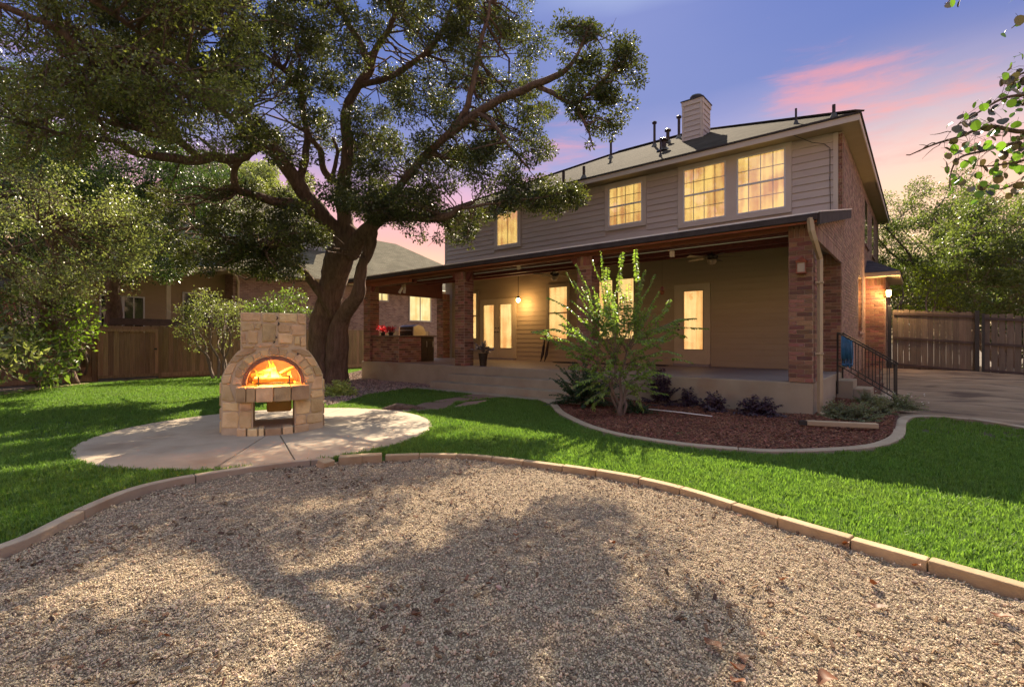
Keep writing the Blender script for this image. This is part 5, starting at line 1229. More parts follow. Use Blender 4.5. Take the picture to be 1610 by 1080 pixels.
# hanging pink flower ornament near the patio door
hx_, hz_ = onY(1041, 456, 12.6)
orn = thing('hanging_flower_ornament', 'small pink flower ornament hanging left of the patio door', 'ornament', (hx_, 12.6, hz_))
mb = MB(); mb.tube([(hx_, 12.6, hz_ + .1), (hx_, 12.6, 3.6)], .003, 4); mb.build('string', M['black'], orn)
mb = MB()
for k in range(16):
    a = random.uniform(0, 6.28); e_ = random.uniform(-.4, 1.2); d = Vector((math.cos(a) * math.cos(e_), math.sin(a) * math.cos(e_), math.sin(e_))); c0 = Vector((hx_, 12.6, hz_)); n = d.cross(Vector((0, 0, 1))).normalized() * .03
    mb.add([c0, c0 + d * .07 + n, c0 + d * .12, c0 + d * .07 - n], [(0, 1, 2, 3)], random.random())
mb.build('petals', mat('pink_petals', (.45, .12, .15), (.5, .2, .2), 9, .6, var=.3), orn)
mb = MB(); mb.lathe((hx_, 12.6, hz_ - .13), [(.02, 0), (.05, .03), (.06, .11)], 10); mb.build('pot', M['cedar'], orn)

# ================================================================ hand rails by the side steps
def rail(y, label, yoff=0):
    r = thing('handrail', label, 'handrail', (SX, y, SLAB), 0, 'black handrails of the side steps')
    a = Vector((SX + .03, y, 1.50)); b = Vector((-.42, y, .86)); drop = Vector((0, 0, -.68))
    mb = MB(); mb.bar(a, b + (b - a) * .04, .045, .03); mb.build('top_rail', M['black'], r)
    mb = MB(); mb.bar(a + drop, b + drop, .03, .022); mb.build('bottom_rail', M['black'], r)
    mb = MB(); mb.tube([a, (a.x, y, .2)], .018, 4); mb.build('post', M['black'], r)
    mb = MB(); mb.tube([b, (b.x, y, .02)], .018, 4); mb.build('post', M['black'], r)
    for k in range(1, 8):
        t = k / 8; p = a.lerp(b, t); mb = MB(); mb.tube([p, p + drop], .008, 4); mb.build('baluster', M['black'], r)
rail(12.47, 'black iron handrail on the near side of the porch side steps')
rail(13.36, 'black iron handrail on the far side of the steps against the brick wall')
# coiled hose hung on the rail
hs = thing('garden_hose', 'blue garden hose hung in long loops over the near handrail', 'hose', (-1.25, 12.44, 1.4))
hm = mat('blue_hose', (.03, .12, .26), (.05, .2, .36), 6, .4, var=.25)
for k in range(9):
    x = -1.30 + k * .021; dy_ = random.uniform(-.015, .015); zt = 1.50 - (x + 1.38) * .64; zb_ = .80 + random.uniform(-.05, .05)
    mb = MB(); y = 12.44 + dy_; pts = [(x, y - .012, zb_ + .15), (x - .004, y - .022, (zt + zb_) / 2 + .1), (x, y - .008, zt - .05), (x + .006, y + .03, zt + .0), (x + .01, y + .07, zt - .08), (x + .02, y + .075, (zt + zb_) / 2), (x + .014, y + .05, zb_ + .06), (x + .01, y + .018, zb_), (x + .004, y - .006, zb_ + .05)]
    mb.tube(pts, .0105, 7); mb.build('loop', hm, hs, smooth=True)

# ================================================================ potted plants on the porch
def pot(name, label, cat, p, r_, h, m, leafm, n, ll, spread, up=.6, seedv=1):
    t = thing(name, label, cat, p)
    mb = MB(); mb.lathe(p, [(r_ * .7, 0), (r_ * .85, h * .5), (r_, h * .93), (r_ * 1.08, h * .95), (r_ * 1.08, h), (r_ * .9, h * .99)], 18); mb.build('pot', m, t, smooth=False)
    rr = random.Random(seedv); mb = MB(); st = MB()
    for k in range(n):
        a = rr.uniform(0, 6.28); e_ = rr.uniform(.2, 1.3); d = Vector((math.cos(a) * math.cos(e_), math.sin(a) * math.cos(e_), math.sin(e_) * up * 1.6)).normalized()
        base = Vector(p) + Vector((0, 0, h)) ; tip = base + d * spread * rr.uniform(.4, 1); st.tube([base, tip], [.004, .002], 4)
        for q in range(6):
            c0 = base.lerp(tip, rr.uniform(.4, 1.0)); dd = (d + Vector((rr.uniform(-1, 1), rr.uniform(-1, 1), rr.uniform(-.7, .7)))).normalized(); nn = dd.cross(Vector((rr.uniform(-1, 1), rr.uniform(-1, 1), 1))).normalized()
            L = ll * rr.uniform(.7, 1.2); mb.add([c0, c0 + dd * L * .45 + nn * L * .28, c0 + dd * L, c0 + dd * L * .45 - nn * L * .28], [(0, 1, 2, 3)], rr.random())
    mb.build('foliage', leafm, t); st.build('stems', M['bark_l'], t)
M['silver_leaf'] = leaf_mat('silver_leaf', (.30, .28, .24), (.14, .10, .12), rough=.5, trans=.15, tcol=(1, 1, 1))
M['red_leaf'] = leaf_mat('red_leaf', (.55, .03, .05), (.7, .10, .13), rough=.5, trans=.35, tcol=(1.5, .6, .6))
pot('potted_plant', 'dark tall planter with silvery leaves beside the second brick column', 'potted plant', (-9.35, 9.95, SLAB), .13, .36, M['dkbrown'], M['silver_leaf'], 26, .12, .34, seedv=3)
pot('red_flower_pot', 'pot of bright red flowers at the left end of the brick counter', 'flowers', (-14.05, 10.0, 1.488), .09, .10, M['dkbrown'], M['red_leaf'], 40, .07, .30, seedv=5)
pot('red_flower_pot', 'pot of bright red flowers right of the other, nearer the grill on the counter', 'flowers', (-13.62, 10.0, 1.488), .09, .10, M['dkbrown'], M['red_leaf'], 40, .06, .26, seedv=6)
# loops of cable and a folded umbrella pair on the porch floor
mb = MB()
for k in range(5):
    cx = -8.6 + .75 * k + random.uniform(-.2, .2); pts = [(cx + .5 * math.cos(t), 12.9 + .22 * math.sin(t) + .05 * k % .1, SLAB + .014 + .004 * k) for t in np.linspace(0, 6.0, 22)]; mb.tube(pts, .012, 6)
tag(mb.build('extension_cable', M['black'], smooth=True), 'dark cable lying in loose loops on the porch floor', 'cable')
for k, (u, lab) in enumerate(((850, 'brown folded parasol leaning on the porch wall, left of the pair'), (856, 'brown folded parasol leaning on the porch wall, right of the pair'))):
    x = onY(u, 550, 13.2)[0]; mb = MB(); mb.tube([(x, 13.2, SLAB + .002), (x + .01, 13.3, SLAB + .25), (x + .02, 13.45, SLAB + .95)], [.012, .05, .025], 8); tag(mb.build('folded_parasol', M['dkbrown'], smooth=True), lab, 'parasol', 'folded parasols on the porch')

# ================================================================ fences
def fence(name, label, p0, p1, h, parent=None, pw=.14, gapf=(0.0, .006), m=None, rails=(.25, 1.0, 1.7), nrm_side=1, zf=None, posts=True, rail_m=None, gapped=False, loc=None, group=None):
    p0 = Vector(p0); p1 = Vector(p1); d = (p1 - p0); L = d.length; d.normalize(); n = Vector((-d.y, d.x, 0)) * nrm_side
    t = thing(name, label, 'fence', (p0.x, p0.y, zf(p0) if zf else 0), 0, group)
    s = 0.0
    up = Vector((0, 0, 1))
    while s < L - .03:
        w = pw * random.uniform(.93, 1.03); w = min(w, L - s); c = p0 + d * (s + w / 2); zb = (zf(c) if zf else 0) + random.uniform(-.012, .012); hh = h + random.uniform(-.02, .02); lean = random.uniform(-.006, .006)
        a = d * (w / 2 - .0008); th = n * .018; b0 = Vector((c.x, c.y, zb)); ofs = n * random.uniform(0, .006); b0 = b0 + ofs
        mb = MB(); e_ = .025; top = up * hh
        vs = []
        for q in (Vector((0, 0, 0)), th):
            vs += [b0 - a + q, b0 + a + q, b0 + a + q + top - up * e_ + d * lean, b0 + a * .72 + q + top + d * lean, b0 - a * .72 + q + top + d * lean, b0 - a + q + top - up * e_ + d * lean]
        mb.add(vs, [(0, 1, 2, 3, 4, 5), (11, 10, 9, 8, 7, 6)] + [(i, 6 + i, 6 + (i + 1) % 6, (i + 1) % 6) for i in range(6)], random.random())
        mb.build('picket', m or M['picket'], t)
        s += w + random.uniform(*gapf)
    return t, d, n
# left boundary along x = -20.4
FXL = -20.4
t, d, n = fence('boundary_fence', 'long weathered board fence with a gate along the left side of the yard', (FXL, -2.0, 0), (FXL, 3.62, 0), 1.80)
fl = t
def more(y0, y1, h, zo=0.0, parent=None, nm='picket', xo=0.0, gaps=(0, .006)):
    s = y0
    while s < y1 - .03:
        w = .14 * random.uniform(.93, 1.03); w = min(w, y1 - s); hh = h + random.uniform(-.02, .02); x = FXL + xo + random.uniform(0, .006)
        mb = MB(); a, b = s + .003, s + w - .003; e_ = .03
        vs = [(x, a, zo), (x, b, zo), (x, b, hh - e_), (x, b - .02, hh), (x, a + .02, hh), (x, a, hh - e_)]; vs += [(v[0] - .018, v[1], v[2]) for v in vs]
        mb.add(vs, [(5, 4, 3, 2, 1, 0), (6, 7, 8, 9, 10, 11)] + [(i, (i + 1) % 6, 6 + (i + 1) % 6, 6 + i) for i in range(6)], random.random()); mb.build(nm, M['picket'], parent)
        s += w + random.uniform(*gaps)
gy = [onX(u, 550, FXL)[0] for u in (153, 248)]
for o in [c for c in fl.children]: pass
more(3.62, gy[0] - .05, 1.80, 0, fl); more(gy[1] + .05, 17.5, 1.80, 0, fl)
gate = thing('board_gate', 'weathered board gate with framed rails in the left fence', 'gate', (FXL, (gy[0] + gy[1]) / 2, 0))
more(gy[0], gy[1], 1.62, .12, gate, 'board', .03)
for z in (.14, 1.66):
    mb = MB(); mb.box(FXL + .038, gy[0], z - .045, FXL + .075, gy[1], z + .045); mb.build('rail', M['picket'], gate)
for y in (gy[0], gy[1] - .09):
    mb = MB(); mb.box(FXL + .04, y, .19, FXL + .07, y + .09, 1.61); mb.build('stile', M['picket'], gate)
mb = MB(); mb.box(FXL + .0, gy[0] - .05, 1.70, FXL + .05, gy[1] + .05, 1.80); mb.build('header', M['picket'], gate)
mb = MB(); mb.box(FXL + .07, gy[1] - .12, 1.0, FXL + .10, gy[1] - .04, 1.06); mb.build('latch', M['black'], gate)
for y in (gy[0] - .1, gy[1] + .05, 9.0, 11.5, 14.0):
    mb = MB(); mb.box(FXL - .02, y - .045, 0, FXL + .06, y + .045, 1.78); mb.build('post', M['picket'], fl)
mb = MB(); mb.box(FXL + .009, gy[1] + .1, .06, FXL + .04, 17.5, .2); mb.build('kick_board', M['picket'], fl)
mb = MB(); mb.box(FXL + .009, -2, .02, FXL + .05, gy[0] - .1, .16); mb.build('kick_board', M['picket'], fl)
# right fence and drive gate
def zr_(p): return .44 - .085 * max(0, p[0] + .8)
FYR = 19.55
fr, d, n = fence('side_yard_fence', 'tall grey board fence with dark rails right of the house', (-.72, FYR, 0), (1.20, FYR, 0), 1.86, m=M['picket_r'], zf=zr_, nrm_side=1, gapf=(.0, .004))
def rails_(parent, x0, x1, zs, y):
    for z in zs:
        mb = MB(); mb.hexa([(x0, y - .045, zr_((x0,)) + z - .035), (x1, y - .045, zr_((x1,)) + z - .035), (x1, y - .004, zr_((x1,)) + z - .035), (x0, y - .004, zr_((x0,)) + z - .035), (x0, y - .045, zr_((x0,)) + z + .035), (x1, y - .045, zr_((x1,)) + z + .035), (x1, y - .004, zr_((x1,)) + z + .035), (x0, y - .004, zr_((x0,)) + z + .035)]); mb.build('rail', M['rail_wood'], parent)
rails_(fr, -.68, 1.18, (.16, .98, 1.74), FYR)
for x in (-.78, 1.22):
    mb = MB(); mb.box(x - .05, FYR - .10, zr_((x,)) - .1, x + .05, FYR, zr_((x,)) + 1.98 if x < 0 else zr_((x,)) + 1.92); mb.build('post', M['black'], fr, bevel=.006)
gr, d, n = fence('drive_gate', 'open slatted board gate right of the black gate post', (1.36, FYR + .02, 0), (5.6, FYR + .02, 0), 1.74, m=M['picket_r'], zf=lambda p: zr_(p) + .1, gapf=(.018, .03))
gr['category'] = 'gate'; rails_(gr, 1.34, 5.6, (.22, .98, 1.7), FYR + .02)
mb = MB(); mb.box(1.32, FYR - .06, zr_((1.32,)) + .15, 1.38, FYR + .016, zr_((1.32,)) + 1.84); mb.build('frame_post', M['black'], gr)
for x in (1.45, 2.2, 3.1):
    mb = MB(); mb.box(x, FYR - .05, zr_((x,)) + .0, x + .14, FYR + .01, zr_((x,)) + .16); mb.build('foot_block', M['rail_wood'], gr)

# ================================================================ neighbours
nb = thing('neighbour_house', 'brick neighbour house with a broad grey hip roof and lit windows beyond the left fence', 'house', (-24, 12, 0))
nbrick = brick_tex_mat('neighbour_brick', (.22, .12, .09), (.36, .23, .17), (.34, .27, .22))
nbrick2 = brick_tex_mat('red_neighbour_brick', (.36, .10, .07), (.48, .17, .12), (.36, .22, .18))
NX = -22.95; NEZ = 4.35
mb = MB(); mb.box(-33, 8.6, 0, NX, 27, NEZ); mb.build('wall', nbrick, nb)
mb = MB(); mb.box(-33, 2.9, 0, NX - .9, 8.597, NEZ - .1); mb.build('recessed_wall', M['tan_siding'], nb)
mb = MB(); ex = -22.4
mb.add([(ex, 8.2, NEZ), (ex, 27.5, NEZ), (-28.3, 21.2, 8.05), (-28.3, 13.2, 8.05), (-34, 27.5, NEZ), (-34, 8.2, NEZ)], [(0, 1, 2, 3), (1, 4, 2), (4, 5, 3, 2), (5, 0, 3)])
rf = mb.build('roof', M['shingle_nb'], nb)
mb = MB(); mb.box(ex - .03, 8.2, NEZ - .2, ex, 27.5, NEZ - .01); mb.box(-34, 8.2, NEZ - .2, ex - .033, 8.23, NEZ - .01); mb.build('fascia', M['cream'], rf)
mb = MB(); mb.box(-23.1, 8.24, NEZ - .19, ex - .035, 27.4, NEZ - .17); mb.build('soffit', M['tan_trim'], rf)
# patio cover with post
mb = MB(); mb.add([(-22.2, 3.1, 3.35), (-22.2, 8.18, 4.25), (-26, 8.18, 4.6), (-26, 3.1, 3.8), (-22.2, 3.1, 3.5), (-22.2, 8.18, 4.4), (-26, 8.18, 4.75), (-26, 3.1, 3.95)], [(0, 1, 2, 3), (7, 6, 5, 4), (0, 4, 5, 1), (1, 5, 6, 2), (2, 6, 7, 3), (3, 7, 4, 0)]); mb.build('patio_cover', M['cream'], nb)
mb = MB(); mb.box(-22.5, 3.5, 0, -22.36, 3.64, 3.45); mb.build('post', M['cream'], nb)
mb = MB(); mb.box(-22.5, 6.0, 0, -22.36, 6.14, 3.9); mb.build('post', M['cream'], nb)
for (ya, yb, z0, z1) in ((4.3, 4.9, 1.6, 3.0), (5.0, 5.6, 1.6, 3.0), (7.0, 8.3, 1.5, 3.3)):
    x = NX - .9
    mb = MB(); mb.box(x + .002, ya, z0, x + .01, yb, z1); w = mb.build('window', M['glass_dk'], nb)
    mb = MB(); mb.box(x + .01, ya - .05, z0, x + .05, ya, z1); mb.box(x + .01, yb, z0, x + .05, yb + .05, z1); mb.box(x + .01, ya - .05, z1, x + .05, yb + .05, z1 + .05); mb.box(x + .01, (ya + yb) / 2 - .02, z0, x + .03, (ya + yb) / 2 + .02, z1); mb.build('frame', M['vinyl'], w)
def nwin(u0, u1, v0, v1, lit):
    ya, _ = onX(u0, 480, NX); yb, _ = onX(u1, 480, NX); z1 = onX((u0 + u1) / 2, v0, NX)[1]; z0 = onX((u0 + u1) / 2, v1, NX)[1]; x = NX
    mb = MB(); mb.box(x + .002, ya, z0, x + .01, yb, z1); w = mb.build('window', lit, nb)
    mb = MB(); mb.box(x + .012, ya - .07, z0, x + .05, ya, z1); mb.box(x + .012, yb, z0, x + .05, yb + .07, z1); mb.box(x + .012, ya - .07, z1, x + .05, yb + .07, z1 + .07); mb.box(x + .012, ya - .07, z0 - .07, x + .05, yb + .07, z0); mb.box(x + .012, (ya + yb) / 2 - .03, z0, x + .03, (ya + yb) / 2 + .03, z1); mb.build('frame', M['trim'], w)
nwin(644, 676, 467.5, 504, M['lit_nb']); nwin(591, 609, 461, 472, M['lit_nb'])
gd = MB(); gd.tube([(-22.35, 8.3, 4.22), (-22.35, 8.5, 4.05), (-22.8, 8.75, 3.85), (-22.88, 8.78, 3.7), (-22.88, 8.78, .2)], .06, 6); gd.tube([(-22.3, 8.25, 4.25), (-22.3, 27, 4.25)], .07, 6); gd.build('gutter_downspout', M['cream'], nb, smooth=True)
# upper storey with pale siding
mb = MB(); mb.box(-31, 5.8, 4.0, -25.4, 14.5, 7.35); us = mb.build('upper_storey', mat('pale_blue_siding', (.33, .35, .36), (.38, .4, .4), 2, .8, stretch=(.3, .3, 3)), nb)
z = 4.3
bl = MB()
while z < 7.2:
    bl.add([(-25.382, 5.8, z), (-25.382, 14.5, z), (-25.398, 14.5, z + .18), (-25.398, 5.8, z + .18), (-25.4, 5.8, z), (-25.4, 14.5, z)], [(0, 1, 2, 3), (0, 4, 5, 1)], random.random()); z += .18
tag(bl.build('siding_rows', bpy.data.materials['pale_blue_siding'], us), kind='stuff')
mb = MB(); mb.add([(-24.9, 5.3, 7.35), (-24.9, 15, 7.35), (-28.2, 12, 9.0), (-28.2, 8.3, 9.0), (-31.5, 15, 7.35), (-31.5, 5.3, 7.35)], [(0, 1, 2, 3), (1, 4, 2), (4, 5, 3, 2), (5, 0, 3), (0, 5, 4, 1)]); mb.build('upper_roof', M['shingle_nb'], nb)
mb = MB(); mb.box(-29, 9.0, 7.8, -27.9, 9.9, 10.4); mb.build('chimney', M['tan_siding'], nb)
for y in (6.3, 8.2):
    mb = MB(); mb.box(-25.396, y, 5.0, -25.36, y + .7, 6.4); w = mb.build('window', M['glass_dk'], us)
# dark deck rail beyond the fence
dr = thing('deck_railing', 'dark low deck railing beyond the left fence gate', 'railing', (-21.4, 5.6, 0))
for z in (2.0,):
    mb = MB(); mb.box(-21.45, 4.1, z - .14, -21.38, 7.4, z + .1); mb.build('top_rail', M['rail_wood'], dr)
for y in np.arange(4.2, 7.4, .26):
    mb = MB(); mb.box(-21.44, y, 1.0, -21.40, y + .05, 1.85); mb.build('baluster', M['rail_wood'], dr)
# red brick house far left
rb = thing('red_brick_house', 'distant red brick house glimpsed between the left trees', 'house', (-42, 4, 0))
mb = MB(); mb.box(-52, -4, 0, -40, 13, 4.2); mb.build('wall', nbrick2, rb)
mb = MB(); mb.add([(-39.5, -4.5, 4.2), (-39.5, 13.5, 4.2), (-46, 8, 8), (-46, 1, 8), (-52.5, 13.5, 4.2), (-52.5, -4.5, 4.2)], [(0, 1, 2, 3), (1, 4, 2), (4, 5, 3, 2), (5, 0, 3), (0, 5, 4, 1)]); mb.build('roof', M['shingle_nb'], rb)
for (u0, u1, v0, v1) in ((157, 178, 474, 487), (211, 229, 474, 489)):
    ya, _ = onX(u0, 480, -40); yb, _ = onX(u1, 480, -40); z1 = onX(u0, v0, -40)[1]; z0 = onX(u0, v1, -40)[1]
    mb = MB(); mb.box(-39.98, ya, z0, -39.95, yb, z1); w = mb.build('window', M['glass_dk'], rb)
    mb = MB(); mb.box(-39.95, ya - .1, z0 - .1, -39.92, yb + .1, z0); mb.box(-39.95, ya - .1, z1, -39.92, yb + .1, z1 + .1); mb.box(-39.95, ya - .1, z0, -39.92, ya, z1); mb.box(-39.95, yb, z0, -39.92, yb + .1, z1); mb.build('frame', M['vinyl'], w)

# ================================================================ small things on the ground
mb = MB(); a = gp(1020, 643, .14); b = gp(1068, 648, .12); c = gp(1120, 654.5, .09); mb.tube([a, b, c], .009, 8); tag(mb.build('drip_pipe', M['flash'], smooth=True), 'thin white pipe lying on the red mulch below the porch', 'pipe')
ext = thing('downspout_extension', 'loose tan downspout length lying on the mulch at the porch corner', 'downspout', tuple(gp(1325, 672, .05)))
a = gp(1268, 664.5, .10); b = gp(1380, 669.5, .10); mb = MB(); mb.bar(a, b, .10, .075); mb.build('pipe', M['spout'], ext, bevel=.012)
mb = MB(); mb.bar(a - (b - a).normalized() * .1, a, .085, .06); mb.build('end_collar', M['black'], ext)
# fallen leaves, twigs and stones on the gravel
M['dead'] = leaf_mat('dead_leaf', (.22, .08, .03), (.13, .05, .025), rough=.6, trans=.15, tcol=(1.4, 1, .6))
def fallen(u, v, s, rz, label):
    p = gp(u, v, .012); p.z = hump(p.x, p.y) + .008
    mb = MB(); n = 7; L = s
    vs = []
    for k in range(n + 1):
        t = k / n; w = .33 * L * math.sin(math.pi * (t * .92 + .04)); zc = .012 * math.sin(t * 5 + rz) + .01
        vs += [(-w, t * L - L / 2, zc + w * .5), (0, t * L - L / 2, zc), (w, t * L - L / 2, zc + w * .35)]
    fs = []
    for k in range(n): b = 3 * k; fs += [(b, b + 1, b + 4, b + 3), (b + 1, b + 2, b + 5, b + 4)]
    mb.add(vs, fs, random.random()); me = mb.mesh('fallen_leaf', M['dead'], smooth=True)
    o = put('fallen_leaf', me, None, Matrix.Translation(p) @ Matrix.Rotation(rz, 4, 'Z') @ Matrix.Rotation(random.uniform(-.3, .3), 4, 'X')); tag(o, label, 'leaf', 'dead leaves fallen on the gravel')
fl_ = [(1167, 1033, .085, .5, 'curled orange dead leaf, uppermost of the three at the bottom edge of the gravel'), (1158, 1052, .07, 2.4, 'brown dead leaf, middle of the three at the bottom edge of the gravel'), (1160, 1072, .07, 1.2, 'reddish dead leaf, lowest of the three at the bottom edge of the gravel'),
      (1302, 1068, .09, -.7, 'large upright orange dead leaf at the bottom edge, right of the group of three'), (1575, 972, .085, 1.3, 'orange dead leaf lying alone below the right end of the stone edging'), (1376, 920, .07, 0.4, 'pale orange dead leaf on the bright gravel right of centre'),
      (962, 856, .07, 0.1, 'standing orange dead leaf in the middle of the gravel'), (1330, 856, .06, .8, 'orange dead leaf against the stone edging, farther of two'), (1440, 890, .06, .8, 'orange dead leaf against the stone edging, nearer of two'), (1380, 952, .08, 1.7, 'tan curled dead leaf beside a small shadow on the gravel'),
      (655, 968, .075, 1.4, 'tan dead leaf near the lower middle of the gravel'), (1120, 1010, .09, 1.2, 'pale dead leaf in the deep shade above the bottom group'), (258, 1000, .06, .5, 'small brown dead leaf in the lower left of the gravel'), (812, 838, .05, 1.9, 'brown dead leaf close to the far middle of the gravel'), (1232, 912, .06, 1.2, 'brown dead leaf at the shade edge in the middle right gravel')]
for a in fl_: fallen(*a)
def rock(u, v, s, label, m=None):
    p = gp(u, v, .012); me = stone_mesh(m or M['bed_stone'], int(u), s, s * .8, s * .6); o = put('rock', me, None, Matrix.Translation((p.x, p.y, hump(p.x, p.y) + s * .12))); tag(o, label, 'stone', 'odd stones on the gravel')
rock(603, 946, .055, 'reddish stone lying alone in the lower middle gravel'); rock(202, 838, .05, 'dark stone near the left part of the kerb'); rock(563, 948, .04, 'small brown stone just left of the reddish stone'); rock(638, 1074, .045, 'reddish stone at the very bottom edge of the gravel'); rock(1438, 914, .035, 'dark stone below the right stone edging'); rock(785, 920, .045, 'dark stone in the shaded centre of the gravel')
for (u0, v0, u1, v1, lab) in ((55, 1045, 100, 1035, 'pale twig in the bottom left corner of the gravel'), (690, 940, 716, 926, 'pale stick across the lower middle gravel'), (1395, 1010, 1425, 1040, 'dry twig on the bright gravel at the lower right'), (455, 905, 480, 920, 'forked dark twig in the left half of the gravel'), (1440, 905, 1465, 925, 'thin dark twig beside the dark stone at the right')):
    a = gp(u0, v0, .015); b = gp(u1, v1, .015); mb = MB(); c = a.lerp(b, .5) + Vector((.01, -.01, .012)); mb.tube([a, c, b], [.003, .006, .003], 6); mb.tube([c, c + (b - a).cross(Vector((0, 0, 1))) * .25 + Vector((0, 0, .006))], [.004, .002], 5); tag(mb.build('twig', M['bark_l']), lab, 'twig', 'twigs on the gravel')
# ================================================================ vegetation
def np_mesh(name, verts, quads, rnd, m, smooth=False):
    me = bpy.data.meshes.new(name); nv, nq = len(verts), len(quads)
    me.vertices.add(nv); me.vertices.foreach_set('co', verts.astype(np.float32).ravel())
    me.loops.add(nq * 4); me.loops.foreach_set('vertex_index', quads.astype(np.int32).ravel())
    me.polygons.add(nq); me.polygons.foreach_set('loop_start', np.arange(nq, dtype=np.int32) * 4)
    a = me.attributes.new('rnd', 'FLOAT', 'FACE'); a.data.foreach_set('value', rnd.astype(np.float32))
    me.materials.append(m); me.update(); me.validate(); return me
def unit(a): return a / np.maximum(np.linalg.norm(a, axis=-1, keepdims=True), 1e-9)
def leaves(C, size, ratio=0.5, droop=0.25, upb=0.5, out=None, fold=0.18, jit=0.35):
    """rhombic folded leaves at points C"""
    n = len(C); d = rng.normal(size=(n, 3)); d[:, 2] -= droop
    if out is not None: d += out * 1.1
    d = unit(d); nn = rng.normal(size=(n, 3)) * 0.8; nn[:, 2] += upb; s = unit(np.cross(d, nn)); nrm = np.cross(s, d)
    L = (size * rng.uniform(1 - jit, 1 + jit, n))[:, None]; W = L * ratio * 0.5
    b = C; t = C + d * L; mid = C + d * L * 0.48 + nrm * W * fold
    v = np.stack([b, mid - s * W + nrm * W * fold, t, mid + s * W + nrm * W * fold], 1).reshape(-1, 3)
    q = np.arange(n * 4).reshape(n, 4); return v, q
def cluster_leaves(centers, radii, per, size, ratio=.5, flat=.75, **kw):
    Cs = []; Os = []; R = []
    for c, r in zip(centers, radii):
        n = max(3, int(per * (r / .4) ** 2 * rng.uniform(.7, 1.3))); d = unit(rng.normal(size=(n, 3))); rr = r * rng.uniform(.15, 1.0, n) ** .6
        p = d * rr[:, None]; p[:, 2] *= flat; Cs.append(np.asarray(c) + p); Os.append(d); R.append(rng.random(n) * .35 + rng.random() * .65)
    C = np.concatenate(Cs); O = np.concatenate(Os); v, q = leaves(C, size, ratio, out=O, **kw); return v, q, np.concatenate(R)
def branch_path(a, b, wob, n=6, sag=0.0):
    a = Vector(a); b = Vector(b); L = (b - a).length; pts = []; ph = random.random() * 50
    for i in range(n + 1):
        t = i / n; w = math.sin(math.pi * t) * wob * L
        p = a.lerp(b, t) + Vector((mnoise.noise(Vector((t * 2.5, ph, 0))), mnoise.noise(Vector((t * 2.5, ph, 7))), mnoise.noise(Vector((t * 2.5, ph, 13))))) * w * 2 + Vector((0, 0, sag * math.sin(math.pi * t) * L))
        pts.append(p)
    return pts
def smooth_path(pts, rad, sub=5, wob=0.0):
    P = []; R_ = []; n = len(pts)
    for i in range(n - 1):
        p0, p1, p2, p3 = pts[max(i - 1, 0)], pts[i], pts[i + 1], pts[min(i + 2, n - 1)]
        for k in range(sub):
            t = k / sub; q = 0.5 * ((2 * p1) + (-p0 + p2) * t + (2 * p0 - 5 * p1 + 4 * p2 - p3) * t * t + (-p0 + 3 * p1 - 3 * p2 + p3) * t ** 3)
            P.append(q + Vector((mnoise.noise(q * 2.1), mnoise.noise(q * 2.1 + Vector((9, 0, 0))), mnoise.noise(q * 2.1 + Vector((0, 9, 0))))) * wob); R_.append(rad[i] * (1 - t) + rad[i + 1] * t)
    P.append(pts[-1]); R_.append(rad[-1]); return P, R_
def roughen(mb, start, amt, sc):
    for i in range(start, len(mb.v)):
        p = Vector(mb.v[i]); k = mnoise.noise(p * sc); mb.v[i] = tuple(p + Vector((mnoise.noise(p * sc + Vector((3, 0, 0))), mnoise.noise(p * sc + Vector((0, 5, 0))), k * .3)) * amt)
def pix_inside(polys, u, v):
    return any(inside(p, np.array([u]), np.array([v]))[0] for p in polys)
def crown_points(poly, n, dlo, dhi, zmin=2.2, zmax=13, holes=(), dfun=None, clump=True):
    P = np.array(poly); x0, y0 = P.min(0); x1, y1 = P.max(0); out = []
    while len(out) < n:
        u = rng.uniform(x0, x1); v = rng.uniform(y0, y1)
        if not inside(poly, np.array([u]), np.array([v]))[0]: continue
        if any(inside(h, np.array([u]), np.array([v]))[0] for h in holes): continue
        lo, hi = (dlo, dhi) if dfun is None else dfun(u, v); d = rng.uniform(lo, hi); p = at(u, v, d)
        if zmin < p.z < zmax and (not clump or mnoise.noise(p * .75) + .5 * mnoise.noise(p * 1.9) > -.10): out.append(p)
    return out
def twigs(mb, centers, skel, r0=.014, r1=.003, maxlen=3.2, n=4, second=0.5):
    S = np.array([tuple(s) for s in skel])
    for c in centers:
        d = np.linalg.norm(S - np.array(tuple(c)), axis=1); k = int(np.argmin(d + (S[:, 2] > c[2]) * .3))
        if d[k] > maxlen: continue
        a = skel[k]; L = d[k]; pts = branch_path(a, c, .16, 5 if L > .8 else 3); m_ = len(pts); R_ = [max(r1, r0 * (0.6 + .5 * L) * (1 - i / (m_ - 1)) + r1) for i in range(m_)]
        mb.tube(pts, R_, n, caps=False)
        for q in range(3):
            e = Vector(c) + Vector((random.uniform(-1, 1), random.uniform(-1, 1), random.uniform(-.8, .7))) * .28; mb.tube([pts[-2], Vector(c).lerp(e, .5) + Vector((0, 0, .03)), e], [r1 * 1.6, r1 * 1.2, r1 * .7], 3, caps=False)

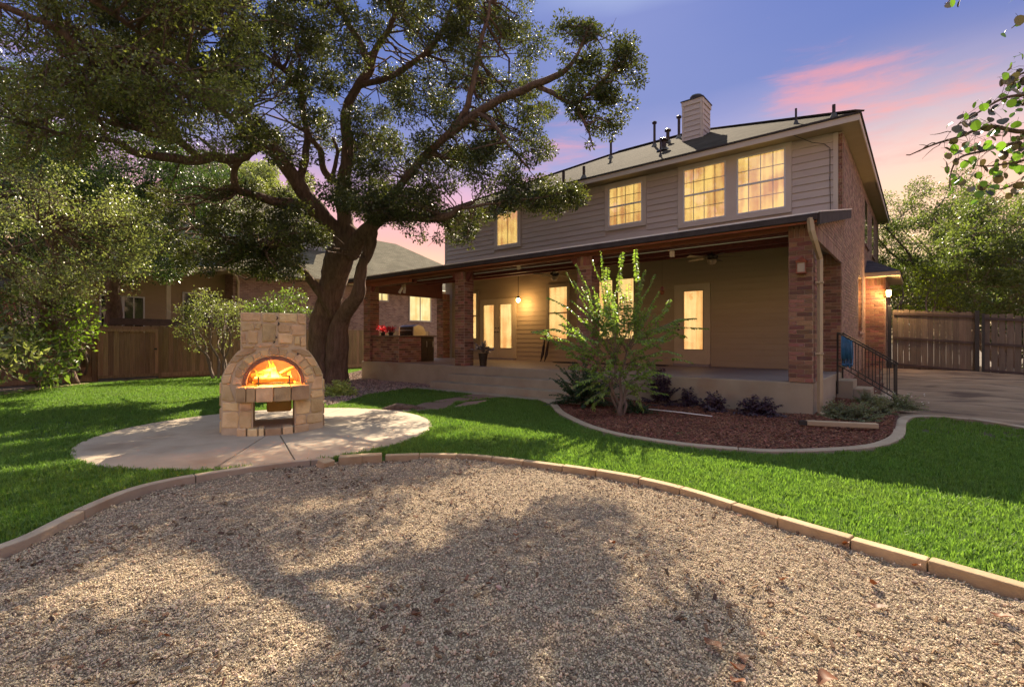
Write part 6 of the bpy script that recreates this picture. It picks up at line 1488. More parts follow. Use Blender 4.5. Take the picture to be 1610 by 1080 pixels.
M['oak_leaf'] = leaf_mat('oak_leaf', (0.045, 0.06, 0.022), (0.09, 0.105, 0.04), var=.5, rough=.5, trans=.30, tcol=(2.2, 2.1, .8), spec=.5)
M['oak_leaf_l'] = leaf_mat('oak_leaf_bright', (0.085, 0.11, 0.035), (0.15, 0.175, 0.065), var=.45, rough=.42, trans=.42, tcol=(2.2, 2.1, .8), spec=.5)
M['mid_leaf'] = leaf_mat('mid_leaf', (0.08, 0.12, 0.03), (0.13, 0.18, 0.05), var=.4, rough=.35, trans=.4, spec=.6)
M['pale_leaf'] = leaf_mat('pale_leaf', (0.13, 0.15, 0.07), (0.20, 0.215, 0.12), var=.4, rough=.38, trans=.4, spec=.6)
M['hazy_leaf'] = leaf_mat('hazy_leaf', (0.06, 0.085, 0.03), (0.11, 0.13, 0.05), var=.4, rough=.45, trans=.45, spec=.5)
M['dark_leaf'] = leaf_mat('dark_leaf', (0.035, 0.065, 0.022), (0.065, 0.10, 0.035), var=.4, rough=.35, trans=.25, spec=.6)

# ---------------------------------------------------------------- the live oak
oak_base = at(512, 600, 15.4); oak_base.z = 0
oak = thing('live_oak', 'great spreading live oak with a forked dark trunk beside the porch end', 'tree', tuple(oak_base))
def limb(name, spec, wob=.05, n=10, rough=.02, parent=oak, m=None, jit=True):
    pts = [at(u, v, d) for u, v, d, r in spec]; rad = [r for *_, r in spec]; P, R_ = smooth_path(pts, rad, 5, wob); mb = MB(); mb.tube(P, R_, n); roughen(mb, 0, rough, 5.0); mb.build(name, m or M['bark'], parent, smooth=True); return P
skel = []
skel += limb('trunk', [(508, 612, 15.3, .42), (508, 575, 15.3, .36), (505, 535, 15.3, .38), (508, 500, 15.2, .36), (519, 465, 15.1, .36), (526, 432, 15.0, .40), (535, 405, 14.9, .44), (545, 380, 14.8, .36), (552, 360, 14.8, .24)], .04, 16, .05)
skel += limb('trunk', [(531, 612, 15.1, .38), (530, 580, 15.1, .32), (530, 545, 15.0, .34), (534, 512, 14.9, .27), (545, 488, 14.7, .22), (562, 464, 14.4, .20), (566, 437, 14.3, .17), (571, 412, 14.3, .16), (583, 385, 14.3, .16), (585, 358, 14.1, .15)], .03, 14, .04)
mb_ = limb('limb', [(524, 500, 15.0, .12), (510, 470, 14.8, .16), (495, 450, 14.7, .13), (478, 428, 14.4, .11), (452, 414, 14.0, .08), (430, 402, 13.6, .05), (408, 398, 13.2, .03)], .03, 8); skel += mb_
skel += limb('limb', [(545, 388, 14.8, .26), (520, 355, 14.6, .25), (495, 325, 14.2, .22), (470, 292, 13.8, .20), (450, 262, 13.4, .18), (428, 236, 13.0, .16), (408, 228, 12.6, .13), (385, 248, 12.3, .12)], .05, 12)
skel += limb('limb', [(390, 245, 12.3, .12), (362, 251, 12.0, .12), (335, 246, 11.6, .115), (300, 252, 11.2, .11), (268, 248, 10.8, .10), (238, 243, 10.4, .09), (212, 240, 10.1, .075), (184, 224, 9.8, .05), (150, 218, 9.4, .04), (100, 211, 9.0, .028), (50, 198, 8.6, .018)], .04, 10)
skel += limb('limb', [(318, 252, 11.4, .09), (295, 232, 11.1, .085), (272, 219, 10.8, .08), (245, 211, 10.5, .075), (218, 203, 10.2, .07), (184, 196, 9.9, .055), (160, 187, 9.6, .035), (140, 182, 9.4, .03), (112, 186, 9.2, .018)], .04, 9)
skel += limb('limb', [(186, 197, 9.9, .05), (168, 172, 9.7, .05), (150, 149, 9.5, .045), (130, 125, 9.3, .04), (114, 104, 9.1, .035), (112, 84, 9.0, .02)], .04, 8)
skel += limb('limb', [(378, 250, 12.3, .08), (368, 272, 12.4, .075), (372, 296, 12.6, .09), (395, 305, 12.9, .10), (425, 315, 13.3, .12), (460, 320, 13.8, .14), (492, 335, 14.2, .15)], .03, 9)
skel += limb('limb', [(264, 92, 9.2, .05), (248, 78, 9.0, .055), (236, 62, 8.8, .055), (214, 46, 8.6, .05), (190, 30, 8.4, .045), (154, 8, 8.1, .04), (120, -12, 7.9, .03)], .04, 8)
skel += limb('limb', [(330, 160, 10.0, .035), (300, 125, 9.6, .045), (262, 92, 9.2, .055), (264, 60, 9.1, .05), (268, 25, 9.0, .045), (276, -15, 8.9, .03)], .03, 8)
skel += limb('limb', [(428, 236, 13.0, .09), (395, 215, 12.0, .07), (360, 185, 11.0, .06), (330, 160, 10.0, .05)], .05, 8)
skel += limb('limb', [(146, 100, 8.2, .05), (100, 52, 7.9, .06), (55, 30, 7.7, .055), (0, 6, 7.5, .05), (-50, -10, 7.4, .05)], .03, 8)
skel += limb('limb', [(330, 160, 10.0, .04), (260, 140, 9.2, .045), (200, 122, 8.6, .05), (146, 100, 8.2, .05)], .03, 8)
skel += limb('limb', [(470, 292, 13.8, .12), (482, 240, 13.7, .10), (480, 190, 13.5, .09), (470, 140, 13.3, .09), (452, 112, 13.2, .08), (430, 98, 13.1, .07), (410, 82, 13.0, .05), (396, 60, 12.9, .035), (372, 34, 12.8, .025), (350, 0, 12.8, .018)], .05, 8)
skel += limb('limb', [(548, 375, 14.8, .26), (541, 335, 14.7, .22), (540, 300, 14.6, .20), (545, 262, 14.5, .18), (548, 225, 14.4, .17), (544, 200, 14.3, .15), (548, 165, 14.2, .13), (562, 135, 14.0, .12), (580, 112, 13.8, .12), (590, 80, 13.6, .09), (612, 45, 13.4, .07), (628, 0, 13.3, .05), (634, -60, 13.2, .03)], .05, 12)
skel += limb('limb', [(580, 112, 13.8, .10), (572, 80, 13.7, .09), (552, 45, 13.5, .08), (536, 10, 13.4, .06), (525, -40, 13.3, .04)], .04, 8)
skel += limb('limb', [(536, 290, 14.6, .12), (518, 280, 14.6, .11), (508, 262, 14.5, .10), (503, 238, 14.4, .09), (492, 222, 14.3, .07), (478, 205, 14.2, .05)], .03, 8)
skel += limb('limb', [(522, 282, 14.6, .08), (528, 255, 14.4, .06), (530, 235, 14.3, .05), (522, 215, 14.2, .03)], .03, 7)
skel += limb('limb', [(548, 400, 14.7, .26), (566, 375, 14.4, .24), (582, 358, 14.1, .20), (600, 343, 13.8, .17), (625, 339, 13.4, .15), (655, 341, 13.0, .13), (690, 343, 12.6, .11), (708, 338, 12.4, .09), (722, 328, 12.2, .06), (745, 318, 12.0, .035)], .04, 10)
skel += limb('limb', [(590, 350, 14.0, .13), (606, 322, 13.8, .12), (630, 290, 13.5, .11), (665, 250, 13.1, .11), (705, 212, 12.6, .10), (750, 178, 12.1, .10), (800, 150, 11.6, .09), (838, 136, 11.2, .085), (870, 122, 10.9, .07), (893, 109, 10.7, .055), (912, 80, 10.6, .035), (925, 45, 10.5, .02)], .05, 9)
skel += limb('limb', [(844, 136, 11.2, .06), (872, 150, 11.0, .055), (903, 163, 10.8, .045), (922, 150, 10.6, .03), (938, 136, 10.5, .025), (965, 110, 10.4, .015)], .03, 7)
skel += limb('limb', [(904, 163, 10.8, .035), (913, 182, 10.7, .03), (926, 210, 10.6, .02), (932, 232, 10.5, .012)], .02, 6)
skel += limb('limb', [(705, 212, 12.6, .09), (735, 165, 12.3, .08), (748, 110, 12.1, .06), (756, 60, 12.0, .05), (770, 5, 11.9, .035)], .05, 8)
skel += limb('limb', [(750, 178, 12.1, .06), (775, 195, 11.8, .05), (800, 230, 11.6, .035), (830, 262, 11.5, .02)], .05, 7)
skel += limb('limb', [(565, 135, 14.0, .09), (615, 120, 13.4, .08), (668, 85, 12.8, .07), (700, 40, 12.4, .05), (712, 0, 12.3, .03)], .05, 8)
skel += limb('limb', [(722, 328, 12.2, .04), (765, 322, 11.7, .035), (805, 315, 11.4, .028), (850, 310, 11.1, .02), (890, 300, 10.9, .012)], .03, 6)
def c2(pt): return pt
holeA = [(390, 140), (440, 150), (470, 190), (455, 215), (425, 200), (395, 170)]
holeB = [(405, 250), (450, 255), (465, 300), (440, 300), (400, 285)]
holeC = [(500, 225), (530, 230), (545, 285), (515, 290)]
holeD = [(690, 300), (760, 290), (790, 300), (730, 320), (690, 320)]
holeE = [(300, 40), (350, 20), (365, 70), (320, 100)]
hl = [holeA, holeB, holeC, holeD, holeE, [(880, 62), (905, 60), (915, 78), (890, 84)], [(940, 75), (975, 85), (965, 100), (940, 92)], [(620, 350), (690, 352), (690, 400), (620, 395)], [(860, -60), (960, -60), (960, 10), (860, 20)]]
polyA = [(120, -260), (840, -260), (832, -40), (842, 20), (858, 70), (862, 130), (868, 190), (862, 235), (835, 270), (800, 285), (700, 300), (620, 325), (560, 330), (480, 300), (420, 240), (300, 215), (180, 190), (100, 120)]
polyB = [(866, 60), (882, 30), (930, 38), (995, 75), (1022, 115), (1000, 165), (968, 195), (948, 220), (935, 240), (922, 222), (905, 185), (872, 155), (858, 110)]
polyC = [(560, 305), (780, 285), (850, 280), (918, 288), (918, 308), (880, 326), (850, 335), (790, 342), (745, 372), (700, 385), (690, 360), (620, 350), (560, 345)]
polyD = [(330, 300), (400, 290), (470, 315), (500, 350), (520, 420), (480, 435), (430, 432), (400, 425), (345, 420), (318, 360)]
polyE = [(-80, -260), (430, -260), (420, 60), (400, 130), (420, 235), (300, 238), (230, 232), (120, 190), (-60, 230)]
CC = []; RR = []
def addc(pts, r0, r1): CC.extend(pts); RR.extend(rng.uniform(r0, r1, len(pts)))
addc(crown_points(polyA, 760, 0, 0, 3.6, 12.5, hl, lambda u, v: (11.2, 15.8) if u > 500 else (11.0 - (500 - u) * .006, 15.0)), .2, .48)
addc(crown_points(polyB, 66, 10.0, 11.4, 3.6, 12.5, hl), .16, .32)
addc(crown_points(polyC, 95, 0, 0, 3.0, 12.5, hl, lambda u, v: (10.9, 12.2) if u > 760 else (11.8, 14.5)), .18, .36)
addc(crown_points(polyD, 95, 11.8, 14.5, 2.8, 12.5, hl), .2, .4)
addc(crown_points([(215, 300), (330, 300), (345, 420), (290, 440), (270, 400), (215, 340)], 34, 12.0, 15, 2.8, 12.5, hl), .2, .35)
for (u, v, d, r_) in ((928, 228, 10.5, .12), (932, 205, 10.6, .15), (960, 150, 10.5, .25), (985, 110, 10.4, .25), (1005, 130, 10.4, .2), (900, 60, 10.5, .22), (930, 95, 10.6, .3), (735, 372, 12.0, .16), (740, 388, 12.0, .09), (738, 355, 12.0, .2), (885, 300, 10.9, .25), (905, 297, 10.9, .18), (862, 310, 11.1, .25), (838, 322, 11.2, .2), (690, 375, 12.6, .2), (660, 372, 13, .25), (640, 362, 13.2, .22)):
    CC.append(at(u, v, d)); RR.append(r_)
v, q, r_ = cluster_leaves([tuple(c) for c in CC], RR, 460, .07, .5, .75, upb=.6)
ce = len(CC)
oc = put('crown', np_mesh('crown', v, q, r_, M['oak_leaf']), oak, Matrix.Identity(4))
CE = crown_points(polyE, 300, 0, 0, 2.8, 9.5, hl, lambda u, v: (7.2, 10.5)); RE = list(rng.uniform(.18, .42, len(CE)))
CE += crown_points([(0, 120), (180, 150), (300, 215), (260, 250), (150, 240), (0, 260)], 40, 7.6, 9.6, 2.4, 9); RE += list(rng.uniform(.18, .3, 40))
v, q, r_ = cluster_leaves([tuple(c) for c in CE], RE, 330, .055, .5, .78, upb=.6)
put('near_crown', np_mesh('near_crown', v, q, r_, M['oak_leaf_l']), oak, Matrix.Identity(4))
tw = MB(); twigs(tw, CC + CE, skel, .016, .004, 4.0)
tag(tw.build('twigs', M['bark'], oak, smooth=True), kind='stuff')

# ---------------------------------------------------------------- generic trees
def tree(name, label, base, height, trunk_r, crown_c, crown_r, nclu, per, lsize, m, bark='bark', stems=1, seedv=0, group=None, rad=(.25, .5), lean=(0, 0), ratio=.5, spread=.5, flat=.8, shell=.25):
    rr = random.Random(seedv); t = thing(name, label, 'tree', (base[0], base[1], base[2] if len(base) > 2 else 0), 0, group); bz = Vector((base[0], base[1], base[2] if len(base) > 2 else 0)); sk = []
    cc = Vector(crown_c); cr = Vector(crown_r)
    for s in range(stems):
        a = 2 * math.pi * s / max(1, stems) + rr.random(); top = cc + Vector((math.cos(a) * cr.x * spread * (stems > 1), math.sin(a) * cr.y * spread * (stems > 1), cr.z * .35)); b0 = bz + Vector((math.cos(a), math.sin(a), 0)) * .18 * (stems > 1) - Vector((0, 0, .1))
        pts = branch_path(b0, top, .07, 6); rd = [trunk_r * (1 - .78 * i / 6) for i in range(7)]; P, R_ = smooth_path(pts, rd, 4, .03); mb = MB(); mb.tube(P, R_, 9); mb.build('trunk', M[bark], t, smooth=True); sk += P[len(P) // 3:]
        for k in range(max(2, 7 // stems)):
            i = rr.randint(len(P) // 3, len(P) - 3); e = cc + Vector((rr.gauss(0, .5) * cr.x, rr.gauss(0, .5) * cr.y, rr.uniform(-.5, .7) * cr.z)); pp = branch_path(P[i], e, .14, 5); P2, R2 = smooth_path(pp, [R_[i] * .6 * (1 - .8 * j / 5) for j in range(6)], 3, .02); mb = MB(); mb.tube(P2, R2, 6); mb.build('limb', M[bark], t, smooth=True); sk += P2[3:]
    cs = []
    while len(cs) < nclu:
        d = unit(rng.normal(size=3)); f = rng.uniform(shell, 1) ** .5; p = cc + Vector((d[0] * cr.x, d[1] * cr.y, d[2] * cr.z)) * f
        if mnoise.noise(p * 1.3) > -.22 and p.z > bz.z + .25: cs.append(p)
    v, q, r_ = cluster_leaves([tuple(c) for c in cs], rng.uniform(rad[0], rad[1], len(cs)), per, lsize, ratio, flat)
    put('crown', np_mesh('crown', v, q, r_, m), t, Matrix.Identity(4))
    tw = MB(); twigs(tw, cs, sk, .012, .004, 3.5, 3); tag(tw.build('twigs', M[bark], t), kind='stuff'); return t
# left side
p = gp(118, 602); tree('elm_tree', 'sunlit tree with small glinting leaves leaning over the left fence', (p.x - 1.2, p.y + .2), 5, .17, at(85, 375, 11.5), (2.7, 2.2, 1.6), 190, 150, .062, M['pale_leaf'], seedv=2, ratio=.45, rad=(.22, .42))
p = at(140, 500, 17.5); tree('dark_oak', 'tall dark evergreen oak behind the sunlit tree on the left', (p.x, p.y), 9, .34, at(232, 325, 17.5), (3.9, 3.0, 2.6), 210, 190, .085, M['dark_leaf'], seedv=3, rad=(.35, .6))
tree('dark_oak', 'dark evergreen oak filling the far left edge above the fence', (-17.5, -.6), 9, .3, at(-20, 250, 15), (3.5, 3.2, 3.2), 190, 170, .085, M['dark_leaf'], seedv=4, rad=(.35, .6))
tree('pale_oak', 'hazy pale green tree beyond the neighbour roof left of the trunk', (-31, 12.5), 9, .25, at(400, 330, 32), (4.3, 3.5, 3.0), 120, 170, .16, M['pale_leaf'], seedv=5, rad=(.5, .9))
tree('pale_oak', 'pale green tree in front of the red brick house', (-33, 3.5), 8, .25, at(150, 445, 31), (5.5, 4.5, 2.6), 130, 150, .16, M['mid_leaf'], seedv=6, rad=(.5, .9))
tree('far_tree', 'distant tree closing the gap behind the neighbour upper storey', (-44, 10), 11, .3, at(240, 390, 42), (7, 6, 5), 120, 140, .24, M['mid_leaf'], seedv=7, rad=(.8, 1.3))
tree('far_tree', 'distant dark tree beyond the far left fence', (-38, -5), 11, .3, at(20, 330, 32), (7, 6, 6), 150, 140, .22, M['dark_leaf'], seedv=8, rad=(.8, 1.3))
# right side trees
tree('crape_myrtle', 'tall multi stemmed tree right behind the side fence', (2.6, 27.5, .3), 9, .12, at(1465, 400, 20.5), (3.1, 2.6, 3.3), 230, 200, .085, M['hazy_leaf'], 'bark_l', stems=7, seedv=9, rad=(.3, .55), spread=.7, shell=.1)
tree('hackberry_tree', 'bushy bright tree filling the right edge above the drive gate', (7.5, 24.5, .3), 7, .16, at(1600, 400, 16.5), (2.8, 2.6, 2.6), 190, 200, .085, M['hazy_leaf'], 'bark_l', stems=3, seedv=10, rad=(.3, .5), shell=.1)
tree('yellow_green_shrub', 'yellow green shrub glowing behind the fence beside the bay lamp', (-.2, 21.6, .3), 3, .06, at(1438, 462, 18.5), (1.4, 1.2, 1.2), 70, 140, .08, leaf_mat('yellow_leaf', (.16, .2, .03), (.28, .32, .05), rough=.4, trans=.5), 'bark_l', stems=4, seedv=11, rad=(.2, .35))
tree('backdrop_tree', 'dark tree mass low behind the side fence', (6, 32, 0), 8, .2, (5.2, 33, 3.2), (7, 2.5, 3.2), 130, 150, .15, M['dark_leaf'], 'bark_l', stems=3, seedv=12, rad=(.6, .9))
# shrub against the left fence
p = gp(345, 596); tree('fence_shrub', 'loose pale shrub with bare lower stems against the left fence', (p.x, p.y), 4, .05, at(335, 505, 17.5), (1.35, 1.2, 1.15), 90, 110, .07, M['pale_leaf'], 'bark_l', stems=6, seedv=13, rad=(.18, .34), shell=.1)
p = gp(440, 590); tree('fence_shrub', 'green shrub behind the fireplace chimney by the fence', (p.x - .5, p.y), 3, .05, at(440, 490, 17.8), (1.5, 1.0, .85), 60, 110, .075, M['mid_leaf'], 'bark_l', stems=4, seedv=14, rad=(.18, .34), shell=.1)
p = gp(55, 604); tree('hedge_tree', 'dense mid green shrubby tree under the sunlit tree by the left fence', (p.x - .8, p.y), 3, .06, at(50, 495, 14.5), (1.5, 1.4, 1.15), 110, 150, .075, M['mid_leaf'], 'bark_l', stems=4, seedv=18, rad=(.2, .38), shell=.1)
# big leaved bushes at the left edge
p = gp(75, 606); tree('broadleaf_bush', 'glossy broad leaved bush low in the left bed', (p.x, p.y), 2, .03, at(55, 560, 12.6), (1.3, 1.0, .62), 34, 42, .17, M['mid_leaf'], 'bark_l', stems=5, seedv=15, rad=(.2, .34), ratio=.42, shell=.1)
p = gp(-40, 620); tree('broadleaf_bush', 'bright leaved bush cut by the left edge of the picture', (p.x, p.y), 2, .03, at(-25, 550, 10.5), (.9, .9, .9), 30, 42, .16, M['pale_leaf'], 'bark_l', stems=4, seedv=16, rad=(.2, .34), ratio=.42, shell=.1)
p = gp(120, 600); tree('leaning_bush', 'lime green bush leaning out in front of the fence gate', (p.x, p.y), 3, .04, at(118, 510, 13.2), (1.0, .8, .75), 32, 50, .12, leaf_mat('lime_leaf', (.12, .2, .03), (.2, .28, .05), rough=.35, trans=.5), 'bark_l', stems=4, seedv=17, rad=(.16, .3), ratio=.4, shell=.1)
mb = MB(); mb.tube(smooth_path([at(120, 605, 14.5), at(100, 560, 14.4), at(75, 500, 14), at(100, 455, 13.6), at(125, 430, 13.2)], [.11, .10, .09, .08, .06], 4, .04)[0], smooth_path([Vector()] * 5, [.11, .10, .09, .08, .06], 4)[1], 9); tag(mb.build('leaning_tree', M['bark'], smooth=True), 'bare leaning tree trunk in the shade of the left bed', 'tree')

# ---------------------------------------------------------------- sprays: branch with leaves set in two rows
def spray(parent, base, tip, m, bark, L=.07, ratio=.42, r0=.006, sag=.18, start=.3, step=.022, name='branch', droop=.75, rseed=0):
    pts = branch_path(base, tip, .05, 8, sag); mb = MB(); mb.tube(pts, [r0 * (1 - .85 * i / 8) for i in range(9)], 4, caps=False); mb.mi = 1; mb.cur = 0
    tot = (Vector(tip) - Vector(base)).length; n = int(tot * (1 - start) / step); rr = random.Random(rseed)
    for k in range(n):
        t = start + (1 - start) * k / n; i = min(7, int(t * 8)); p = pts[i].lerp(pts[i + 1], t * 8 - i); d = (pts[i + 1] - pts[i]).normalized(); s = d.cross(Vector((0, 0, 1))); s = s.normalized() if s.length > .05 else Vector((1, 0, 0))
        side = 1 if k % 2 else -1; dd = (s * side + d * .55 + Vector((rr.uniform(-.3, .3), rr.uniform(-.3, .3), -droop + rr.uniform(-.35, .35)))).normalized(); w = dd.cross(Vector((rr.uniform(-1, 1), rr.uniform(-1, 1), .55))).normalized(); nn = w.cross(dd)
        l = L * rr.uniform(.7, 1.15) * (1 - .35 * t); W = l * ratio / 2; a = p; b = p + dd * l * .33 + w * W + nn * W * .3; c = p + dd * l * .7 + w * W * .8 + nn * W * .2; e = p + dd * l - nn * l * .08; f = p + dd * l * .7 - w * W * .8 + nn * W * .2; g = p + dd * l * .33 - w * W + nn * W * .3; mid = p + dd * l * .5
        mb.add([a, b, c, e, f, g, mid], [(0, 1, 6), (1, 2, 6), (2, 3, 6), (3, 4, 6), (4, 5, 6), (5, 0, 6)], rr.random())
    return mb.build(name, [M[bark], m], parent)
p0 = gp(975, 656); p0.z = .03
M['myrtle_leaf'] = leaf_mat('young_leaf', (.12, .21, .05), (.22, .31, .09), var=.35, rough=.35, trans=.5, tcol=(2.0, 2.0, .8), spec=.6)
ym = thing('young_tree', 'airy young tree with arching leafy wands in front of the porch', 'tree', tuple(p0))
D0 = 8.6; hubs = []
for k, (u, v, d) in enumerate(((962, 600, 8.6), (975, 590, 8.5), (988, 600, 8.7), (968, 560, 8.5), (985, 555, 8.7))):
    a = p0 + Vector((random.uniform(-.06, .06), random.uniform(-.06, .06), -.05)); b = at(u, v, d); mb = MB(); pts = branch_path(a, b, .08, 5); mb.tube(pts, [.032, .028, .025, .022, .02, .018], 8); mb.build('stem', M['bark_l'], ym, smooth=True); hubs.append(b)
tips = [(890, 426), (905, 414), (931, 407), (944, 393), (955, 420), (978, 396), (999, 391), (1014, 424), (1029, 431), (1036, 457), (860, 467), (872, 490), (836, 521), (850, 530), (874, 547), (882, 510), (904, 578), (925, 590), (930, 470), (915, 450), (960, 450), (1074, 501), (1051, 487), (1062, 520), (1112, 516), (1095, 500), (1073, 558), (1040, 565), (1010, 520), (1000, 575), (950, 585), (1022, 590), (988, 445), (1030, 480), (905, 535), (890, 560), (965, 478), (1045, 535), (940, 520), (1005, 560), (985, 500), (920, 500), (1018, 455), (948, 440), (902, 440), (1055, 590), (1000, 620), (940, 620), (1030, 615), (900, 610), (920, 635), (1010, 640), (975, 530), (955, 545), (1015, 545)]
for k, (u, v) in enumerate(tips):
    d = D0 + random.uniform(-.85, .85) * (.45 if v < 470 else 1); tip = at(u, v, d); hb = min(hubs, key=lambda h: (h - tip).length + random.uniform(0, .2)); sp0 = hb.lerp(p0, random.uniform(-.1, .5)) if v > 470 else hb
    up = v < 470; spray(ym, sp0, tip, M['myrtle_leaf'], 'bark_l', .088, .45, .008, .12 if not up else .03, .25, .012 if up else .013, rseed=k)
    if True:
        for j in range(1 if up else 3): e = sp0.lerp(tip, .55 + .15 * j) + Vector((random.uniform(-.3, .3), random.uniform(-.3, .3), random.uniform(.05, .3) if up else random.uniform(-.25, .3))); e.z = max(e.z, .12); spray(ym, sp0.lerp(tip, .3 + .2 * j), e, M['myrtle_leaf'], 'bark_l', .08, .45, .005, .05, .2, .012, rseed=k * 7 + j)
# dark feathery shrub left of it, against the steps
def bush(name, label, c, r_, n, m, L, ratio=.4, up=.7, step=.02, sag=.06, hub=None, cat='shrub', group=None, st=.2, r0=.005, zmin=.05, nm='branch'):
    t = thing(name, label, cat, (c[0], c[1], 0), 0, group); c = Vector(c)
    for k in range(n):
        a = random.uniform(0, 6.28); e_ = random.uniform(-.1, 1.3); d = Vector((math.cos(a) * math.cos(e_) * r_[0], math.sin(a) * math.cos(e_) * r_[1], max(.05, math.sin(e_)) * r_[2])) * random.uniform(.6, 1.05)
        b = Vector((c.x + random.uniform(-.1, .1), c.y + random.uniform(-.1, .1), c.z + (.02 if hub is None else hub))); tip = Vector((c.x, c.y, c.z)) + d; tip.z = max(tip.z, c.z + zmin)
        spray(t, b, tip, m, 'bark_l', L, ratio, r0, sag, st, step, name=nm, rseed=k + int(abs(c.x) * 100))
    return t
M['yaupon'] = leaf_mat('yaupon_leaf', (.018, .05, .02), (.035, .08, .03), rough=.35, trans=.25)
M['purple_leaf'] = leaf_mat('purple_leaf', (.035, .02, .035), (.07, .04, .06), rough=.4, trans=.2, tcol=(1.5, 1, 1.4))
M['sage_leaf'] = leaf_mat('sage_leaf', (.11, .13, .07), (.17, .19, .11), rough=.5, trans=.3)
M['lime2'] = leaf_mat('chartreuse_leaf', (.32, .38, .08), (.5, .55, .18), rough=.4, trans=.4, tcol=(1.4, 1.4, .8))
q = gp(918, 640); bush('yaupon_shrub', 'dark feathery evergreen shrub left of the young tree by the steps', (q.x, q.y, .0), (.85, .75, 1.1), 110, M['yaupon'], .075, .42, step=.011, hub=.1)
q = gp(1000, 650); bush('yaupon_shrub', 'low dark green shrub at the foot of the young tree', (q.x, q.y, .0), (.45, .4, .32), 45, M['yaupon'], .065, .45, step=.012)
q = gp(1040, 640); bush('purple_shrub', 'tall dark purple shrub left of the white pipe against the porch', (q.x, q.y, .02), (.42, .32, .85), 48, M['purple_leaf'], .10, .38, step=.012)
q = gp(1083, 644); bush('purple_shrub', 'small upright purple shrub just right of the tall purple one', (q.x, q.y, .02), (.26, .24, .45), 44, M['purple_leaf'], .10, .34, step=.012)
q = gp(1122, 650); bush('purple_shrub', 'small purple shrub with one tall shoot at the end of the white pipe', (q.x, q.y, .02), (.3, .26, .42), 48, M['purple_leaf'], .10, .34, step=.012)
q = gp(1192, 656); bush('purple_shrub', 'wide low purple shrub nearest the porch corner', (q.x, q.y, .02), (.48, .34, .4), 80, M['purple_leaf'], .10, .34, step=.012)
for k, (u, v, rx, rz, lab) in enumerate(((1318, 655, .35, .35, 'grey green bushy herb beside the downspout foot'), (1352, 658, .38, .38, 'grey green bushy herb in front of the handrail'), (1385, 650, .3, .4, 'grey green bushy herb under the lower end of the handrail'), (1418, 642, .42, .36, 'pale flowered herb at the right end of the mulch bed'), (1365, 635, .3, .35, 'darker herb half hidden behind the bushy herbs'))):
    q = gp(u, v, .08); bush('bushy_herb', lab, (q.x, q.y, .05), (rx, rx, rz), 100, M['sage_leaf'], .05, .35, step=.009, sag=.03, cat='herb', group='grey green herbs by the side steps', r0=.003)
q = gp(534, 622); bush('chartreuse_shrub', 'rounded yellow green shrub at the foot of the oak', (q.x, q.y, 0), (.5, .5, .42), 170, M['lime2'], .085, .5, step=.016, sag=.02)
# white flowers dotted on the end herb
fm_ = mat('white_petal', (.7, .68, .62), (.8, .78, .7), 9, .6); mb = MB(); q = gp(1418, 642, .08)
for k in range(26):
    a = random.uniform(0, 6.28); rr_ = random.uniform(.1, .4); c = Vector((q.x + math.cos(a) * rr_, q.y + math.sin(a) * rr_, .08 + random.uniform(.1, .3))); mb.lathe(c, [(.002, 0), (.013, .004), (.004, .008)], 5)
tag(mb.build('flowers', fm_), kind='stuff')

# ---------------------------------------------------------------- redbud branches reaching in from the right
fol_pts = []
rbd = thing('redbud_tree', 'redbud branches with large round leaves hanging in from the right edge', 'tree', (3.2, 4.3, 0))
mb = MB(); P, R_ = smooth_path([Vector((3.2, 4.3, -.1)), Vector((3.15, 4.35, 1.2)), Vector((2.9, 4.4, 2.3)), Vector((2.3, 4.6, 3.2))], [.12, .10, .085, .06], 5, .03); mb.tube(P, R_, 10); mb.build('trunk', M['bark'], rbd, smooth=True)
M['redbud'] = leaf_mat('redbud_leaf', (.05, .10, .02), (.10, .20, .03), var=.5, rough=.35, trans=.4, tcol=(2, 2, .8))
M['redbud_d'] = leaf_mat('redbud_leaf_dark', (.035, .03, .03), (.07, .05, .04), var=.5, rough=.4, trans=.2)
J = Vector((2.3, 4.6, 3.2)); J2 = Vector((2.9, 4.4, 2.3))
rpaths = []
def rb(spec, r0, src=J):
    pts = [src] + [at(*s) for s in spec]; n = len(pts); P, R_ = smooth_path(pts, [r0 * (1 - .85 * i / (n - 1)) for i in range(n)], 5, .02); mb = MB(); mb.tube(P, R_, 6); mb.build('branch', M['bark'], rbd, smooth=True); rpaths.append(P[2:]); fol_pts.extend([P[0].lerp(P[6], t) for t in (.2, .35, .5, .65, .8, .95)])
rb([(1660, 190, 3.6), (1610, 205, 3.5), (1560, 200, 3.4), (1510, 215, 3.3), (1470, 225, 3.3), (1425, 244, 3.3)], .022)
rb([(1650, 215, 3.9), (1600, 225, 3.8), (1555, 235, 3.7), (1515, 248, 3.6), (1500, 270, 3.6), (1495, 300, 3.6)], .018)
rb([(1660, 150, 3.4), (1620, 150, 3.3), (1580, 155, 3.3), (1545, 175, 3.3), (1500, 200, 3.3)], .018)
rb([(1660, 90, 3.8), (1630, 105, 3.7), (1600, 120, 3.6), (1592, 135, 3.6)], .018)
rb([(1680, 270, 4.3), (1640, 285, 4.2), (1600, 290, 4.1), (1570, 300, 4.0), (1545, 290, 4.0)], .018, J2)
rb([(1640, 240, 3.7), (1600, 255, 3.6), (1560, 262, 3.6), (1530, 260, 3.6)], .014)
rb([(1700, -20, 4.0), (1650, 5, 3.9), (1610, 30, 3.8), (1590, 45, 3.8)], .018)
rb([(1640, -80, 3.6), (1560, -45, 3.5), (1500, -8, 3.4), (1485, 6, 3.4)], .014)
mb = MB()
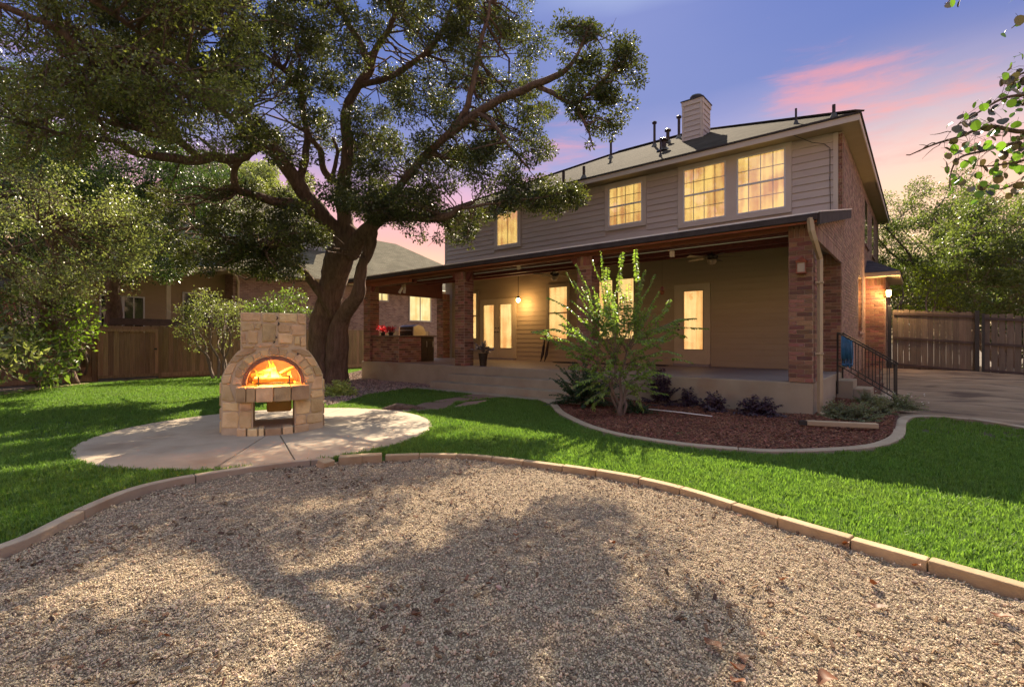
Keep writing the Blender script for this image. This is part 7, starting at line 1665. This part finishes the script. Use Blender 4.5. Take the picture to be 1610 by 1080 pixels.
for (a, b) in (((1470, 225), (1445, 228)), ((1480, 224), (1450, 250)), ((1495, 208), (1462, 212)), ((1460, 230), (1440, 240))): pa, pb = at(*a, 3.3), at(*b, 3.32); mb.tube(branch_path(pa, pb, .1, 4), [.004, .003, .003, .002, .001], 4)
mb.build('bare_twig', M['bark'], rbd)
def heart_leaf(c, d, n, s, m, parent):
    s_ = d.cross(n).normalized(); n = s_.cross(d); k = 9; outl = []
    for i in range(k):
        t = -math.pi * .86 + 2 * math.pi * .86 * i / (k - 1); r_ = .5 * (1 - .12 * abs(math.cos(t / 2)) ** 6) ; outl.append((math.sin(t) * r_ * .98, .5 + math.cos(t) * .5 * (1.04 if abs(t) < .2 else 1)))
    vs = [c]; 
    for x, y in outl: vs.append(c + s_ * x * s + d * y * s + n * (abs(x) * .22 - .1 * y * y) * s)
    vs.append(c + d * s * .45 - n * s * .03); K = len(outl); fs = [(K + 1, i, i + 1) for i in range(1, K)] + [(K + 1, 0, 1), (K + 1, K, 0)]
    mb = MB(); mb.add(vs, fs, random.random()); mb.tube([c - d * s * .35 - n * .01, c], [.0012, .0012], 3, caps=False); mb.build('leaf', m, parent)
rr = random.Random(3); spots = []; tw2 = MB()
for (u, v) in ((1487, 254), (1502, 249), (1500, 232), (1513, 203), (1489, 199), (1530, 231), (1516, 229), (1560, 207), (1575, 213), (1575, 165), (1600, 190), (1560, 175), (1545, 262), (1538, 210), (1535, 160), (1520, 178), (1502, 298), (1518, 283), (1498, 290), (1538, 270), (1590, 232), (1600, 240), (1598, 172), (1608, 30), (1600, 25), (1579, 52), (1592, 100), (1585, 115), (1600, 130), (1596, 90), (1606, 85), (1490, 5), (1495, 0), (1480, 3), (1510, 0), (1593, 0), (1545, 197), (1528, 190)): spots.append(at(u, v, rr.uniform(3.2, 3.8)))
for P in rpaths[:6]:
    for _ in range(42):
        b_ = P[rr.randint(2, len(P) - 1)]; c_ = b_ + Vector((rr.gauss(0, .07), rr.gauss(0, .07), rr.gauss(-.02, .06))); spots.append(c_)
        if proj(c_)[0] > 1484: tw2.tube([b_, b_.lerp(c_, .5) + Vector((0, 0, .012)), c_], [.002, .0015, .001], 3, caps=False)
tag(tw2.build('twigs', M['bark'], rbd), kind='stuff')
for c in spots:
    if proj(c)[0] < 1484 or (proj(c)[1] > 15 and proj(c)[1] < 140 and proj(c)[0] < 1572): continue
    d = Vector((rr.gauss(0, .6), rr.gauss(0, .6), -.7 + rr.gauss(0, .4))).normalized(); n = Vector((rr.gauss(0, .7), rr.gauss(0, .7) - .5, .5)).normalized(); heart_leaf(c, d, n, rr.uniform(.038, .07), M['redbud'] if rr.random() < .6 else M['redbud_d'], rbd)

v, q, r_ = cluster_leaves([tuple(c) for c in fol_pts if proj(c)[0] > 1680 or proj(c)[2] < 0], [.28] * sum(1 for c in fol_pts if proj(c)[0] > 1680 or proj(c)[2] < 0), 60, .06, .8, .8)
tag(put('foliage', np_mesh('foliage', v, q, r_, M['redbud']), rbd, Matrix.Identity(4)), kind='stuff')
